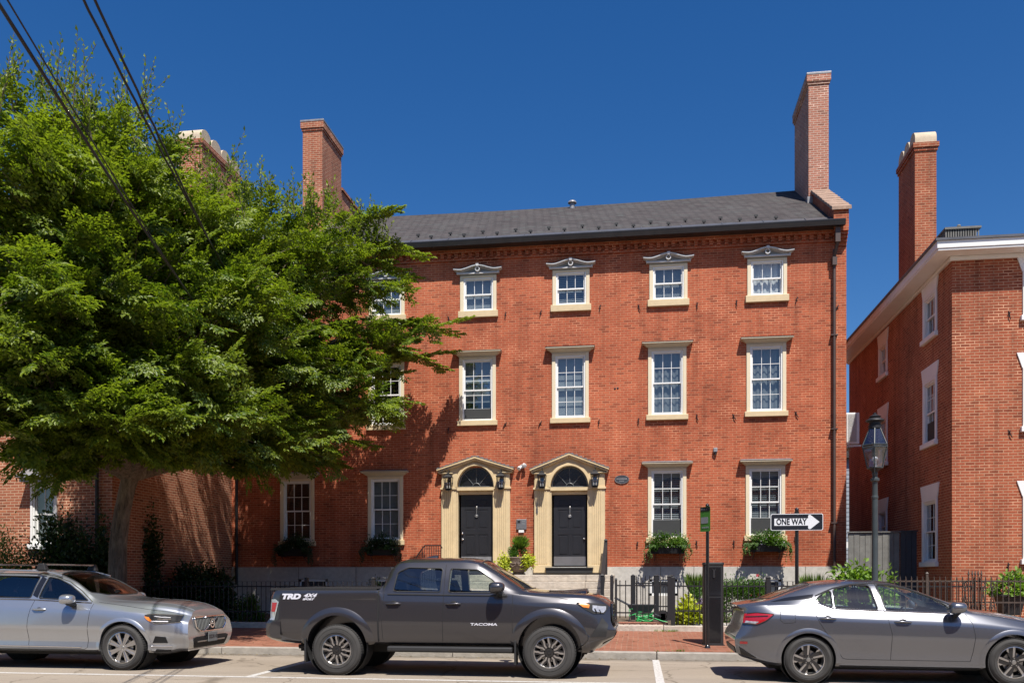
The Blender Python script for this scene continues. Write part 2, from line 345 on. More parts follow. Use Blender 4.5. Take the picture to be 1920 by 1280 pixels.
def road_paint():
    m, nt, b = new_mat('worn_road_paint')
    g = N(nt, 'ShaderNodeNewGeometry'); n1 = N(nt, 'ShaderNodeTexNoise', Scale=18.0, Detail=8.0, Roughness=.8); nt.links.new(g.outputs['Position'], n1.inputs['Vector'])
    r = ramp(nt, n1.outputs['Fac'], [(.38, (.22, .2, .18, 1)), (.47, (.50, .48, .45, 1)), (.7, (.60, .58, .55, 1))])
    nt.links.new(r.outputs[0], b.inputs['Base Color']); b.inputs['Roughness'].default_value = .8
    return m
M['roadpaint'] = road_paint()
def structure(name, mb, mat, **k):
    return tag(mb.build(name, mat, **k), kind='structure')
structure('ground', MB().box(-600, 600, -600, 900, -.4, -.06), M['soil'])
structure('road', MB().box(-300, 300, -22, 16.1, -.05, 0), M['asphalt'])
Y0 = 25.5
def zs(y): return .13+(y-16.28)*.0323          # sidewalk height
side = MB(); side.grid([[(x, 16.30, zs(16.30)), (x, 20.5, zs(20.5))] for x in (-150, -12.35, 0, 20, 150)])
structure('sidewalk', side, M['paver'])
k = MB(); x = -60.0; random.seed(4)
while x < 60:
    w = random.uniform(1.5, 2.6); k.box(x+.006, x+w-.006, 16.1+random.uniform(-.006, .006), 16.31, -.03, .13+random.uniform(-.004, .004)); x += w
structure('kerb', k, M['kerbstone'], bevel=.015)
g = MB()
g.grid([[(x, y, .36+.02*math.sin(x*1.3)*math.sin(y*2.1)) for y in (20.42, 21.5, 23, 24.5, 25.6)] for x in np.linspace(-12.3, 7.3, 30)])
g.grid([[(x, y, .36) for y in (20.42, 22.2)] for x in (7.3, 40)])
g.grid([[(x, y, .30) for y in (25.6, 60)] for x in (5.6, 7.4)])
structure('garden_soil', g, M['soil'])
rm = MB()
rm.box(-60, 60, 12.40, 12.50, .001, .004)
for X in (-17.9, -11.95, -5.78, .30, 6.5):
    rm.box(X-.06, X+.06, 12.505, 16.0 if X != -11.95 else 14, .001, .004)
structure('road_marking', rm, M['roadpaint'])
# ------------------------------------------------------------------ wall with openings
def wall_mesh(mb, u0, u1, z0, z1, holes, P, depth=.16):
    us = sorted({u0, u1, *[h[0] for h in holes], *[h[1] for h in holes]}); zz = sorted({z0, z1, *[h[2] for h in holes], *[h[3] for h in holes]})
    for i in range(len(us)-1):
        for j in range(len(zz)-1):
            cu, cz = (us[i]+us[i+1])/2, (zz[j]+zz[j+1])/2
            if any(h[0] < cu < h[1] and h[2] < cz < h[3] for h in holes): continue
            mb.add([P(us[i], zz[j], 0), P(us[i+1], zz[j], 0), P(us[i+1], zz[j+1], 0), P(us[i], zz[j+1], 0)], [(0, 1, 2, 3)])
    for a, b, c, d in holes:
        q = [(a, c), (b, c), (b, d), (a, d)]
        for i in range(4):
            (p0, p1), (q0, q1) = q[i], q[(i+1) % 4]
            mb.add([P(p0, p1, 0), P(q0, q1, 0), P(q0, q1, depth), P(p0, p1, depth)], [(0, 1, 2, 3)])
# window: everything is built in a local frame: x across, y into the wall, z up; then the window part is placed
def window(parent, loc, rz, w, h, cols, rows_top, rows_bot, style='cream', header=None, sill=True, drop=0.0, blind=None, split=.5, casing_w=.10, caselab=None):
    """w,h: outer casing size; loc: bottom centre of casing on the wall face; returns window part"""
    cw = casing_w; fw = .043
    T = Matrix.Translation(loc) @ Matrix.Rotation(rz, 4, 'Z')
    def nb():
        b = MB(); b.T = T; return b
    cream = M['cream_light'] if style == 'cream' else M['white']
    # white frame = the window part
    x1 = w/2-cw; b = nb()
    for s_ in (-1, 1): b.box(min(s_*x1, s_*(x1-fw)), max(s_*x1, s_*(x1-fw)), -.012, .12, 0.0, h-cw*.6)
    b.box(-x1+fw, x1-fw, -.012, .12, h-cw*.6-fw, h-cw*.6); b.box(-x1+fw, x1-fw, -.014, .12, 0, fw*1.1)
    win = b.build('window', M['white'], parent, bevel=.004, segs=1)
    xi = x1-fw; z0 = fw*1.1; z1 = h-cw*.6-fw; zm = z0+(z1-z0)*split
    st = .034; mt = .0145
    def sash(yy, a, c, rows):
        b = nb()
        b.box(-xi, -xi+st, yy, yy+.035, a, c); b.box(xi-st, xi, yy, yy+.035, a, c)
        b.box(-xi+st, xi-st, yy, yy+.035, a, a+st*1.15); b.box(-xi+st, xi-st, yy, yy+.035, c-st, c)
        for i in range(1, cols):
            xx = -xi+st+(2*xi-2*st)*i/cols; b.box(xx-mt/2, xx+mt/2, yy+.004, yy+.028, a+st, c-st)
        for j in range(1, rows):
            zz = a+st+(c-a-2*st)*j/rows; b.box(-xi+st, xi-st, yy+.006, yy+.026, zz-mt/2, zz+mt/2)
        b.build('sash', M['white'], win)
        g_ = nb(); g_.add([(-xi+st, yy+.018, a+st), (xi-st, yy+.018, a+st), (xi-st, yy+.018, c-st), (-xi+st, yy+.018, c-st)], [(0, 1, 2, 3)])
        g_.build('pane', M['sashglass'], win)
    sash(.03, zm-.02, z1, rows_top)
    sash(.072, z0+drop, zm+.02+drop, rows_bot)
    if drop > .05:
        s_ = nb(); s_.box(-xi, xi, .05, .056, z0, z0+drop+.03); s_.build('insect_screen', M['screen'], win)
    if cw > .03:
        b = nb(); 
        for s_ in (-1, 1): b.box(min(s_*x1, s_*w/2), max(s_*x1, s_*w/2), -.035, .14, 0, h)
        b.box(-x1, x1, -.033, .14, h-cw*.6, h)
        b.build('casing', cream, win, bevel=.006, segs=1)
    if sill:
        b = nb(); e = sill if isinstance(sill, float) else .12
        b.box(-w/2-.05, w/2+.05, -.09, .10, -e, -.001); b.build('sill', M['cream'] if style == 'cream' else M['white'], win, bevel=.01)
    if blind:
        kind, zb0 = blind; b = nb(); top = z1; bot = z0+(z1-z0)*zb0
        if kind == 'slat':
            n = int((top-bot)/.055)
            for i in range(n):
                zz = top-(i+.5)*.055
                b.add([(-xi, .15, zz-.02), (xi, .15, zz-.02), (xi, .175, zz+.024), (-xi, .175, zz+.024)], [(0, 1, 2, 3)])
            b.build('blind', M['blind'], win)
        elif kind == 'roller':
            b.box(-xi, xi, .16, .165, bot, top); b.build('blind', M['blind_grey'], win)
        elif kind == 'pale':
            b.box(-xi, xi, .16, .165, bot, top); b.build('blind', M['blind'], win)
        else:
            rows = []
            for zz in (bot, top): rows.append([(xx, .17+.02*math.sin(xx*38), zz) for xx in np.linspace(-xi, xi, 40)])
            b.grid(rows); b.build('curtain', M['curtain'] if kind == 'curtain' else M['blind_grey'], win, smooth=60)
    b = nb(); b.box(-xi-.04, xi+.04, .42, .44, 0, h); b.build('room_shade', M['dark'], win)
    if header == 'cornice':
        b = nb(); e = .17
        b.box(-w/2-.005, w/2+.005, -.05, .0, h, h+.035)
        b.frustum((-w/2-.02, w/2+.02, -.07, 0), (-w/2-e+.03, w/2+e-.03, -.20, 0), h+.036, h+.115)
        b.box(-w/2-e, w/2+e, -.225, 0, h+.117, h+.16)
        b.build('header', M['cream_dull'], win, bevel=.004, segs=1)
        b = nb(); b.frustum((-w/2-e-.012, w/2+e+.012, -.237, 0), (-w/2-e+.05, w/2+e-.05, -.03, 0), h+.162, h+.215)
        b.build('header_flashing', M['lead'], win)
    if header == 'pediment':
        hw = w/2+.17; hh = .40
        def top(x):
            a = abs(x)/hw
            return .16+.115*(.5+.5*math.cos(math.pi*min(1, a/.78)))+(.022*((a-.66)/.34)**1.5 if a > .66 else 0)
        xs = [hw*math.sin(math.pi/2*t) for t in np.linspace(-1, 1, 33)]
        xs = [hw*t for t in np.linspace(-1, 1, 37)]
        b = nb(); b.box(-w/2, w/2, -.03, 0, h, h+.03)
        # backing panel
        b.prism([(-hw+.1, h+.03)]+[(x*.86, h+top(x)-.05) for x in xs]+[(hw-.1, h+.03)], -.055, 0)
        pan = b.build('header', M['grey_panel'], win)
        b = nb()
        b.box(-hw+.08, hw-.08, -.11, -.002, h+.032, h+.075)
        prof = [(-.075, -.055, -.09), (-.055, -.035, -.15), (-.035, .0, -.20)]
        for lo, hi, yy in prof:
            ins = {-.075: .055, -.055: .03, -.035: 0}[lo]
            up = [(x*(hw-ins)/hw, h+top(x)+hi) for x in xs]; dn = [(x*(hw-ins)/hw, h+top(x)+lo) for x in xs]
            b.prism(up+dn[::-1], yy, -.003)
        for s_ in (-1, 1):
            b.box(min(s_*(hw-.13), s_*(hw-.08)), max(s_*(hw-.13), s_*(hw-.08)), -.10, -.004, h+.076, h+.13)
        rr = .072
        b.lathe([(rr-.028, -.10), (rr-.028, -.17), (rr, -.17), (rr, -.10)], c=(0, 0, h+.032+.120), n=28, ax='y', closed=True)
        b.prism([(-.035, h+.22), (.035, h+.22), (.045, h+.295), (-.045, h+.295)], -.215, -.1)
        b.build('header_moulding', M['grey_trim'], win)
        b = nb(); b.lathe([(.001, -.10), (rr-.03, -.10)], c=(0, 0, h+.152), n=20, ax='y'); b.lathe([(.001, -.125), (.026, -.11), (.028, -.10)], c=(0, 0, h+.152), n=16, ax='y')
        b.build('header_roundel', M['cream_dull'], win)
        b = nb(); b.grid([[(x, yy, h+top(x)+.004) for yy in (-.21, 0)] for x in xs]); b.build('header_flashing', M['gutter'], win)
    if header == 'lintel':
        b = nb(); b.prism([(-w/2-.01, h+.003), (w/2+.01, h+.003), (w/2+.13, h+.36), (-w/2-.13, h+.36)], -.03, -.001); b.build('lintel', M['white'], win)
    return win
# ------------------------------------------------------------------ the long brick house
XL, XR = at(435, 900, Y0).x, at(1587, 900, Y0).x
ZE = 11.12                                             # eave
YR, ZR = 30.6, 14.38                                   # ridge
ZB = 1.78                                              # top of the granite base
house = thing('brick_house', 'long three storey red brick row house with two cream doorways and dark shingle roof', 'house', ((XL+XR)/2, Y0, 0))
hinv = Matrix.Translation(-Vector(house.location))
def hp(o):                                             # house parts are built in world space
    o.parent = house; o.matrix_parent_inverse = hinv; return o
PX = [  # floor, casing px x0, x1, casing top px y, bottom px y (sill top), centre row
 (3, 516, 577, 538, 603), (3, 692, 759, 527, 592), (3, 863, 931, 517, 583.5), (3, 1036, 1105.5, 506.5, 572), (3, 1217.5, 1289, 495.5, 562), (3, 1401, 1475.5, 485, 554),
 (2, 520, 583, 690, 806), (2, 691, 758, 680, 797), (2, 861, 930, 670, 788.5), (2, 1035, 1104, 662.5, 783.5), (2, 1215, 1287, 653.5, 777.5), (2, 1399.5, 1474, 645, 771),
 (1, 526, 589.5, 898, 1014), (1, 690, 756, 894, 1012), (1, 1214.7, 1287, 878, 1007.5), (1, 1398, 1472, 874, 1003.5)]
wins = []
for f, x0, x1, yt, yb in PX:
    a, b_ = at(x0, yb, Y0), at(x1, yt, Y0); c_ = at((x0+x1)/2, yb, Y0)
    wins.append((f, a.x, b_.x, c_.z, at((x0+x1)/2, yt, Y0).z))
DOORS = [(829, 957, 895.5), (1002.5, 1134.5, 1070.5)]
dinfo = []
for x0, x1, cx in DOORS:
    dinfo.append((at(x0, 1000, Y0).x, at(x1, 1000, Y0).x, at(cx, 1000, Y0).x))
holes = [(a+.05, b_-.05, c_+.0, d-.03) for f, a, b_, c_, d in wins] + [(c_-.60, c_+.60, 1.5, 4.70) for a, b_, c_ in dinfo]
wb = MB(); wall_mesh(wb, XL, XR, ZB, ZE+.15, holes, lambda u, z, d: (u, Y0+d, z), .2)
# right end wall, left end wall, back wall
YB = 36.0
wb.add([(XR, Y0, ZB), (XR, YB, ZB), (XR, YB, ZE), (XR, YR, ZR+.5), (XR, Y0+.35, ZE+.45), (XR, Y0, ZE+.15)], [(0, 1, 2, 3, 4, 5)])
wb.add([(XL, Y0, ZB), (XL, YB, ZB), (XL, YB, ZE), (XL, YR, ZR), (XL, Y0, ZE+.15)], [(4, 3, 2, 1, 0)])
wb.add([(XL, YB, 0), (XR, YB, 0), (XR, YB, ZE), (XL, YB, ZE)], [(0, 1, 2, 3)])
hp(wb.build('wall', M['brick'], fix=True))
# brick cornice courses
cb_ = MB()
cb_.box(XL+.02, XR-.003, Y0-.05, Y0-.001, ZE-.33, ZE-.26); cb_.box(XL+.02, XR-.003, Y0-.11, Y0-.001, ZE-.12, ZE-.0)
x = XL+.05
while x < XR-.2:
    cb_.box(x, x+.10, Y0-.09, Y0-.001, ZE-.258, ZE-.122); x += .21
hp(cb_.build('brick_cornice', M['brick']))
# granite base with cellar windows
bs = MB(); cel = [(at(a, 1100, Y0).x, at(b_, 1100, Y0).x, at(0, 0, Y0).z*0+.95, 1.42) for a, b_ in ((1217, 1270), (1400, 1465), (560, 615), (700, 750))]
wall_mesh(bs, XL, XR, .2, ZB, cel, lambda u, z, d: (u, Y0-.03+d, z), .25)
bs.add([(XL, Y0-.03, ZB), (XR, Y0-.03, ZB), (XR, Y0+.1, ZB), (XL, Y0+.1, ZB)], [(0, 1, 2, 3)])
bs.add([(XR+.02, Y0-.03, .2), (XR+.02, YB, .2), (XR+.02, YB, ZB), (XR+.02, Y0-.03, ZB)], [(0, 1, 2, 3)])
hp(bs.build('granite_base', M['granite']))
jt = MB()
for X in (-10.2, -8.4, -6.9, -5.3, .62, 1.55, 2.75, 3.4, 4.6):
    jt.box(X-.006, X+.006, Y0-.034, Y0-.028, .4, ZB-.002)
hp(jt.build('base_joints', M['soil']))
for a, b_, c_, d in cel:
    w_ = MB(); w_.box(a, b_, Y0+.0, Y0+.04, d-.07, d); w_.box(a, b_, Y0+.0, Y0+.04, c_, c_+.07); w_.box(a, a+.08, Y0, Y0+.04, c_, d); w_.box(b_-.08, b_, Y0, Y0+.04, c_, d)
    cw_ = hp(w_.build('cellar_window', M['white']))
    p_ = MB(); p_.box(a, b_, Y0+.05, Y0+.06, c_, d); p_.build('pane', M['boarddark'], cw_)
BL = {3: [None, ('pale', .0), ('pale', 0.0), ('slat', 0.0), ('roller', .0), ('curtain', 0)],
      2: [None, None, ('roller', .30), ('pale', .0), ('drape', 0), ('drape', 0)], 1: [None, ('pale', 0.0), ('slat', .25), ('slat', .22)]}
cnt = {1: 0, 2: 0, 3: 0}
for f, a, b_, c_, d in wins:
    i = cnt[f]; cnt[f] += 1
    kw = dict(cols=3, header='pediment' if f == 3 else 'cornice', blind=BL[f][i])
    if f == 3: kw.update(rows_top=1, rows_bot=1, sill=.19)
    else: kw.update(rows_top=2, rows_bot=2, sill=.15)
    if f == 2 and i == 2: kw.update(drop=.28)
    if f == 1 and i >= 2: kw.update(drop=.44 if i == 2 else .42)
    w_ = window(None, (0, 0, 0), 0, b_-a, d-c_, **kw)
    w_.parent = house; w_.matrix_parent_inverse = hinv; w_.location = ((a+b_)/2, Y0, c_)
# ---- doorways
for di, (a, b_, cx) in enumerate(dinfo):
    zt = at(0, 0, Y0)
    px = DOORS[di][2]
    sp_z = at(px, 913.5, Y0).z; zb_ = at(px, 1073 if di else 1073, Y0).z; apex = at(px, 852 if di else 858, Y0).z; wing = at(px, 884, Y0).z
    arch_t = at(px, 873.5, Y0).z; rx = .55; rz_ = arch_t-sp_z; W2 = (b_-a)/2; cx = (a+b_)/2
    db = MB(); yf = Y0-.10
    iw = .555
    for s_ in (-1, 1):
        xo, xi_ = cx+s_*W2, cx+s_*iw
        lo, hi = min(xo, xi_), max(xo, xi_)
        db.box(lo, hi, yf, Y0+.0, zb_, sp_z-.06)
        db.box(lo-.02, hi+.02, yf-.03, Y0-.001, zb_, zb_+.22)           # plinth
        db.box(lo-.03, hi+.03, yf-.04, Y0-.001, sp_z-.058, sp_z-.0)    # capital band
        db.box(lo+.02*(s_ < 0), hi-.02*(s_ > 0), yf, Y0-.001, sp_z+.001, wing-.06)
        m_ = (lo+hi)/2 + s_*.0
        wi_ = (hi-lo)
        for q in range(5):                                              # reeds of the pilaster
            xx = lo+wi_*(.24+.13*q); db.box(xx-.012, xx+.012, yf-.014, yf+.002, zb_+.25, sp_z-.09)
        db.box(xi_-.035 if s_ > 0 else xi_, xi_ if s_ > 0 else xi_+.035, yf-.02, yf+.15, zb_, sp_z-.06)
    # tympanum with arch opening
    xs = sorted([cx+W2*t for t in np.linspace(-1, 1, 9)]+[cx-rx*math.cos(t) for t in np.linspace(0.001, math.pi-.001, 31)])
    gab = lambda x: wing+.02+(apex-.06-wing)*(1-abs(x-cx)/(W2+.06))
    low, up = [], []
    for x in xs:
        q = 1-((x-cx)/rx)**2
        low.append(sp_z+(rz_*math.sqrt(q) if q > 0 else 0) if abs(x-cx) < rx else sp_z); up.append(gab(x))
    db.grid([[(x, yf+.02, l), (x, yf+.02, u)] for x, l, u in zip(xs, low, up)])
    db.box(cx-rx-.0, cx+rx, yf-.05, Y0+.1, sp_z-.10, sp_z-.0)          # transom
    db.box(cx-.57, cx+.57, Y0-.02, Y0+.2, sp_z-.20, sp_z-.101)
    # archivolt
    for r0, r1, dd in ((0.0, .045, .05), (.045, .085, .03)):
        o1 = [(cx-(rx+r0)*math.cos(t), sp_z+(rz_+r0)*math.sin(t)) for t in np.linspace(0, math.pi, 33)]
        o2 = [(cx-(rx+r1)*math.cos(t), sp_z+(rz_+r1)*math.sin(t)) for t in np.linspace(0, math.pi, 33)]
        db.prism(o2+o1[::-1], yf-dd, Y0+.05)
    # gable cornice, wings
    for s_ in (-1, 1):
        x_o = cx+s_*(W2+.09); x_i = cx
        for t_, y_, e in ((0, -.19, 0), (.05, -.24, .03)):
            db.prism([(x_i, apex-.09+t_), (x_o+s_*e, wing-.035+t_), (x_o+s_*e, wing+.012+t_), (x_i, apex-.03+t_)], Y0+y_, Y0-.002)
        lo, hi = sorted((cx+s_*(W2+.07), cx+s_*(iw+.12)))
        db.box(lo, hi, Y0-.17, Y0-.003, wing-.062, wing-.036)
    o = hp(db.build('doorway', M['cream'], bevel=.004, segs=1))
    rf = MB()
    for s_ in (-1, 1):
        x_o = cx+s_*(W2+.13)
        rf.prism([(cx, apex+.025), (x_o, wing+.067), (x_o, wing+.079), (cx, apex+.037)], Y0-.25, Y0-.004)
        n = 9
        for q in range(n):
            f0 = q/n; rf.box(*(sorted((cx+s_*(W2+.12)*f0, cx+s_*(W2+.12)*(f0+.9/n)))), Y0-.15-.06*random.random(), Y0-.01, apex+.03-(apex-wing-.04)*(f0+.5/n), apex+.055-(apex-wing-.04)*(f0+.5/n))
    rf.build('shingled_top', M['lead'], o)
    # fanlight
    fl = MB(); fan = [(cx-(rx-.005)*math.cos(t), sp_z+.002+(rz_-.005)*math.sin(t)) for t in np.linspace(0, math.pi, 33)]
    fl.prism(fan, Y0+.06, Y0+.066)
    fl.build('fanlight', M['blackgloss'], o)
    fb = MB()
    o1 = [(cx-(rx-.001)*math.cos(t), sp_z+(rz_-.001)*math.sin(t)) for t in np.linspace(0, math.pi, 33)]
    o2 = [(cx-(rx-.05)*math.cos(t), sp_z+(rz_-.05)*math.sin(t)) for t in np.linspace(0, math.pi, 33)]
    fb.prism(o1+o2[::-1], Y0+.02, Y0+.06)
    fb.box(cx-rx+.03, cx+rx-.03, Y0+.02, Y0+.058, sp_z+.001, sp_z+.04)
    for t in (math.pi/4, math.pi/2, math.pi*3/4):
        fb.tube([(cx-.11*math.cos(t), Y0+.045, sp_z+.11*math.sin(t)), (cx-(rx-.04)*math.cos(t), Y0+.045, sp_z+(rz_-.04)*math.sin(t))], .011, 6)
    fb.tube([(cx-.11*math.cos(t), Y0+.045, sp_z+.04+.09*math.sin(t)) for t in np.linspace(0, math.pi, 12)], .011, 6)
    fb.build('fanlight_bars', paint('fanlight_bar_paint', (.10, .11, .12), .4) if di == 0 else bpy.data.materials['fanlight_bar_paint'], o)
    # door leaf
    dz0, dz1 = at(px, 1060, Y0).z, sp_z-.20; dw = .475; yd = Y0+.10
    d_ = MB(); d_.box(cx-dw, cx+dw, yd+.012, yd+.05, dz0, dz1)
    H = dz1-dz0; st = .13
    rails = [(0, .30), (.44*H, .44*H+.17), (.755*H, .755*H+.10), (.82*H, .82*H+.06), (H-.12, H)]
    rails = [(0, .30), (.44*H, .44*H+.17), (.79*H, .79*H+.10), (H-.12, H)]
    for p, q in rails: d_.box(cx-dw+st, cx+dw-st, yd, yd+.012, dz0+p, dz0+q)
    for p, q in ((-dw, -dw+st), (dw-st, dw)): d_.box(cx+p, cx+q, yd, yd+.012, dz0, dz1)
    for (p, q), (r_, s2) in zip(rails[:-1], rails[1:]):
        d_.box(cx-.05, cx+.05, yd, yd+.012, dz0+q, dz0+r_)
        for s_ in (-1, 1):
            lo, hi = sorted((cx+s_*.09, cx+s_*(dw-st-.04)))
            d_.frustum((lo, hi, yd+.002, yd+.012), (lo, hi, yd+.002, yd+.012), dz0+q+.04, dz0+r_-.04)
    dr = d_.build('door', M['black_door'], o, bevel=.005, segs=1)
    kp = MB(); kp.box(cx-dw+.01, cx+dw-.01, yd-.004, yd-.001, dz0+.01, dz0+.27); kp.build('kick_plate', M['steel'] if di else M['lead'], o)
    kn = MB(); kz = dz0+.74*H
    kn.ball((cx, yd-.012, kz+.16), .03, 10, (1, .6, 1.6)); kn.tube([(cx, yd-.02, kz+.13), (cx, yd-.025, kz-.04)], .011, 6); kn.lathe([(.03, -.01), (.05, -.01), (.05, .012), (.03, .012)], c=(cx, yd-.02, kz-.08), n=16, ax='y', closed=True); kn.ball((cx, yd-.015, kz-.08), .035, 10, (1, .5, 1))
    kn.build('knocker', M['steel'], o, smooth=60)
    for zz in ((dz0+.38*H,) if di else (dz0+.37*H, dz0+.455*H)):
        q = MB(); sx = 1 if di else -1
        q.ball((cx+sx*(dw-.055), yd-.03, zz), .032, 12); q.lathe([(.035, 0), (.035, .03)], c=(cx+sx*(dw-.055), yd-.03, zz), n=14, ax='y'); q.build('door_knob', M['chrome'], o, smooth=60)
    th_ = MB(); th_.box(cx-dw-.20, cx+dw+.20, Y0-.22, Y0+.10, zb_-.02, zb_+.12) ; th_.box(cx-dw-.22, cx+dw+.22, Y0-.26, Y0+.10, zb_+.121, zb_+.15)
    th_.build('threshold', M['blackplastic'], o, bevel=.01)
    if di:
        for ch, zz in (('1', 945.5), ('5', 953), ('9', 960.5)):
            cu = bpy.data.curves.new('number', 'FONT'); cu.body = ch; cu.size = .15; cu.extrude = .008; cu.align_x = 'CENTER'; cu.align_y = 'CENTER'
            t_ = bpy.data.objects.new('tmp', cu); C.objects.link(t_); dg = bpy.context.evaluated_depsgraph_get(); dg.update()
            me = bpy.data.meshes.new_from_object(t_.evaluated_get(dg)); bpy.data.objects.remove(t_)
            me.transform(Matrix.Translation((at(1007, zz, yf).x, yf-.012, at(1007, zz, yf).z)) @ Matrix.Rotation(R(90), 4, 'X'))
            link('house_number', me, M['steel'], o)
# ---- roof
ov = .36; sl_ = (ZR-ZE)/(YR-(Y0-ov))
def rz(y, x=0): return ZE+.12+(y-(Y0-ov))*(ZR-ZE-.05)/(YR-Y0+ov)
def sag(x, y):                                         # an old ridge sags a little
    t = (x-XL)/(XR-XL); return -.10*math.sin(math.pi*min(1, max(0, t)))*(y-Y0)/(YR-Y0)
r_ = MB(); r_.grid([[(x, y, rz(y)+sag(x, y)) for y in np.linspace(Y0-ov+.42, YR, 8)] for x in np.linspace(XL-.05, XR-.42, 24)])
r_.grid([[(x, YR, rz(YR)+sag(x, YR)), (x, YB+.3, ZE+.2)] for x in np.linspace(XL-.05, XR-.1, 24)])
roof = hp(r_.build('roof', M['shingle'], smooth=20))
a_ = MB()
x = XL; 
while x < XR-.45:
    w_ = 1.13; x2 = min(x+w_, XR-.42)
    y1_, y2_ = Y0-ov-.02, Y0-ov+.44
    a_.add([(x, y1_, rz(y1_)+.012), (x2, y1_, rz(y1_)+.012), (x2, y2_, rz(y2_)+.02), (x, y2_, rz(y2_)+.02)], [(0, 1, 2, 3)])
    a_.tube([(x2, y1_, rz(y1_)+.02), (x2-.0, y2_, rz(y2_)+.03)], .016, 4)
    x = x2
a_.build('metal_apron', M['apron'], roof)
gt = MB(); yg = Y0-ov-.13
gt.prism([(yg+.13, ZE+.12), (yg-.01, ZE+.12), (yg-.01, ZE+.085), (yg+.03, ZE-.03), (yg+.13, ZE-.03)], XL-.05, XR-.12, 'x')
gt.box(XL-.05, XR-.14, yg-.018, yg-.011, ZE+.10, ZE+.124)
gt.box(XL-.05, XR-.14, Y0-ov+.002, Y0-.0, ZE-.02, ZE+.02)
hp(gt.build('gutter', M['gutter']))
sgm = MB(); sgm.tube([(0, 0, .0), (0, -.02, .07)], .02, 6); sgm.box(-.055, .055, -.05, -.02, .03, .085); sgm.box(-.02, .02, -.03, .12, .0, .012)
first = None; k_ = 0; x = XL+.7
while x < XR-1.0:
    y_ = Y0-ov+(.62 if k_ % 2 else 1.02); loc = (x, y_, rz(y_)+sag(x, y_)+.003)
    if first is None:
        first = sgm.build('snow_guard', M['blackplastic'], roof); first.location = loc
    else:
        if not 4.0 < x < 4.4: dup(first, roof, loc)
    x += .50; k_ += 1
vt = MB(); v0 = at(1073, 378, 30.3); vt.lathe([(.09, -.3), (.09, .06), (.15, .06), (.15, .09), (.12, .13), (.05, .145)], c=(v0.x, 30.3, v0.z-.12), n=16)
vt.build('roof_vent', M['lead'], roof, smooth=40)
# parapet and coping at the right end
pp = MB(); zc = lambda y: rz(y)+.30
pp.add([(XR-.40, Y0-.30, ZE-.05), (XR-.001, Y0-.30, ZE-.05), (XR-.001, YR, ZR-.5), (XR-.40, YR, ZR-.5), (XR-.40, Y0-.30, zc(Y0-.3)), (XR-.001, Y0-.30, zc(Y0-.3)), (XR-.001, YR, zc(YR)), (XR-.40, YR, zc(YR))],
       [(0, 1, 5, 4), (1, 2, 6, 5), (2, 3, 7, 6), (3, 0, 4, 7), (4, 5, 6, 7)])
for i, (yy, zz) in enumerate(((.30, -.05), (.24, -.13), (.17, -.21), (.10, -.29), (.05, -.37))):
    pp.box(XR-.38+.02*i, XR-.003, Y0-yy, Y0-.002, ZE+zz-.08, ZE+zz-.002)
hp(pp.build('parapet', M['brick']))
cp = MB(); y = Y0-.36; random.seed(2)
while y < 28.0:
    y2 = y+.34; dz = random.uniform(0, .012)
    cp.add([(XR-.46, y, zc(y)+.002), (XR+.06, y, zc(y)+.002), (XR+.06, y2, zc(y2)+.002), (XR-.46, y2, zc(y2)+.002),
            (XR-.46, y, zc(y)+.10+dz), (XR+.06, y, zc(y)+.10+dz), (XR+.06, y2, zc(y2)+.07+dz), (XR-.46, y2, zc(y2)+.07+dz)],
           [(0, 3, 2, 1), (4, 5, 6, 7), (0, 1, 5, 4), (1, 2, 6, 5), (2, 3, 7, 6), (3, 0, 4, 7)])
    y = y2
hp(cp.build('coping', M['stone_cop'], bevel=.01))
# chimneys
def chimney(x0, x1, y0, y1, zb, zt, mat, cap, name='chimney', parent=None):
    c_ = MB(); c_.box(x0, x1, y0, y1, zb, zt-.28); c_.box(x0-.03, x1+.03, y0-.03, y1+.03, zt-.279, zt-.20); c_.box(x0-.06, x1+.06, y0-.06, y1+.06, zt-.199, zt)
    o = c_.build(name, mat, parent)
    q = MB(); q.box(x0-.07, x1+.07, y0-.07, y1+.07, zt+.002, zt+.07); q.build('chimney_cap', cap, o, bevel=.01)
    return o
ycf = 28.15
a = at(1513.5, 150, ycf); b_ = at(1557, 150, ycf)
ch = chimney(a.x+.04, b_.x-.05, ycf, 30.6, 12.3, at(1535, 141, ycf).z, M['brick_chim'], M['lead'], parent=None)
ch.parent = roof; ch.matrix_parent_inverse = Matrix.Identity(4)
fl_ = MB(); zf = rz(ycf); fl_.box(a.x-.0, b_.x-.02, ycf-.05, 30.0, zf-.25, zf+.17); o = fl_.build('flashing', M['lead'], roof)
ch = chimney(-11.15, -10.47, 28.2, 30.1, 12.0, 16.68, M['brick_chim2'], M['lead']); ch.parent = roof
cw_ = MB(); cw_.box(-10.95, -10.5, 30.1, 33.4, 13, 15.25); cw_.box(-11, -10.44, 30.17, 33.45, 15.252, 15.34); o = cw_.build('chimney_wall', M['brick_chim2'], roof)
for o in list(roof.children):
    o.matrix_parent_inverse = hinv if False else Matrix.Identity(4)
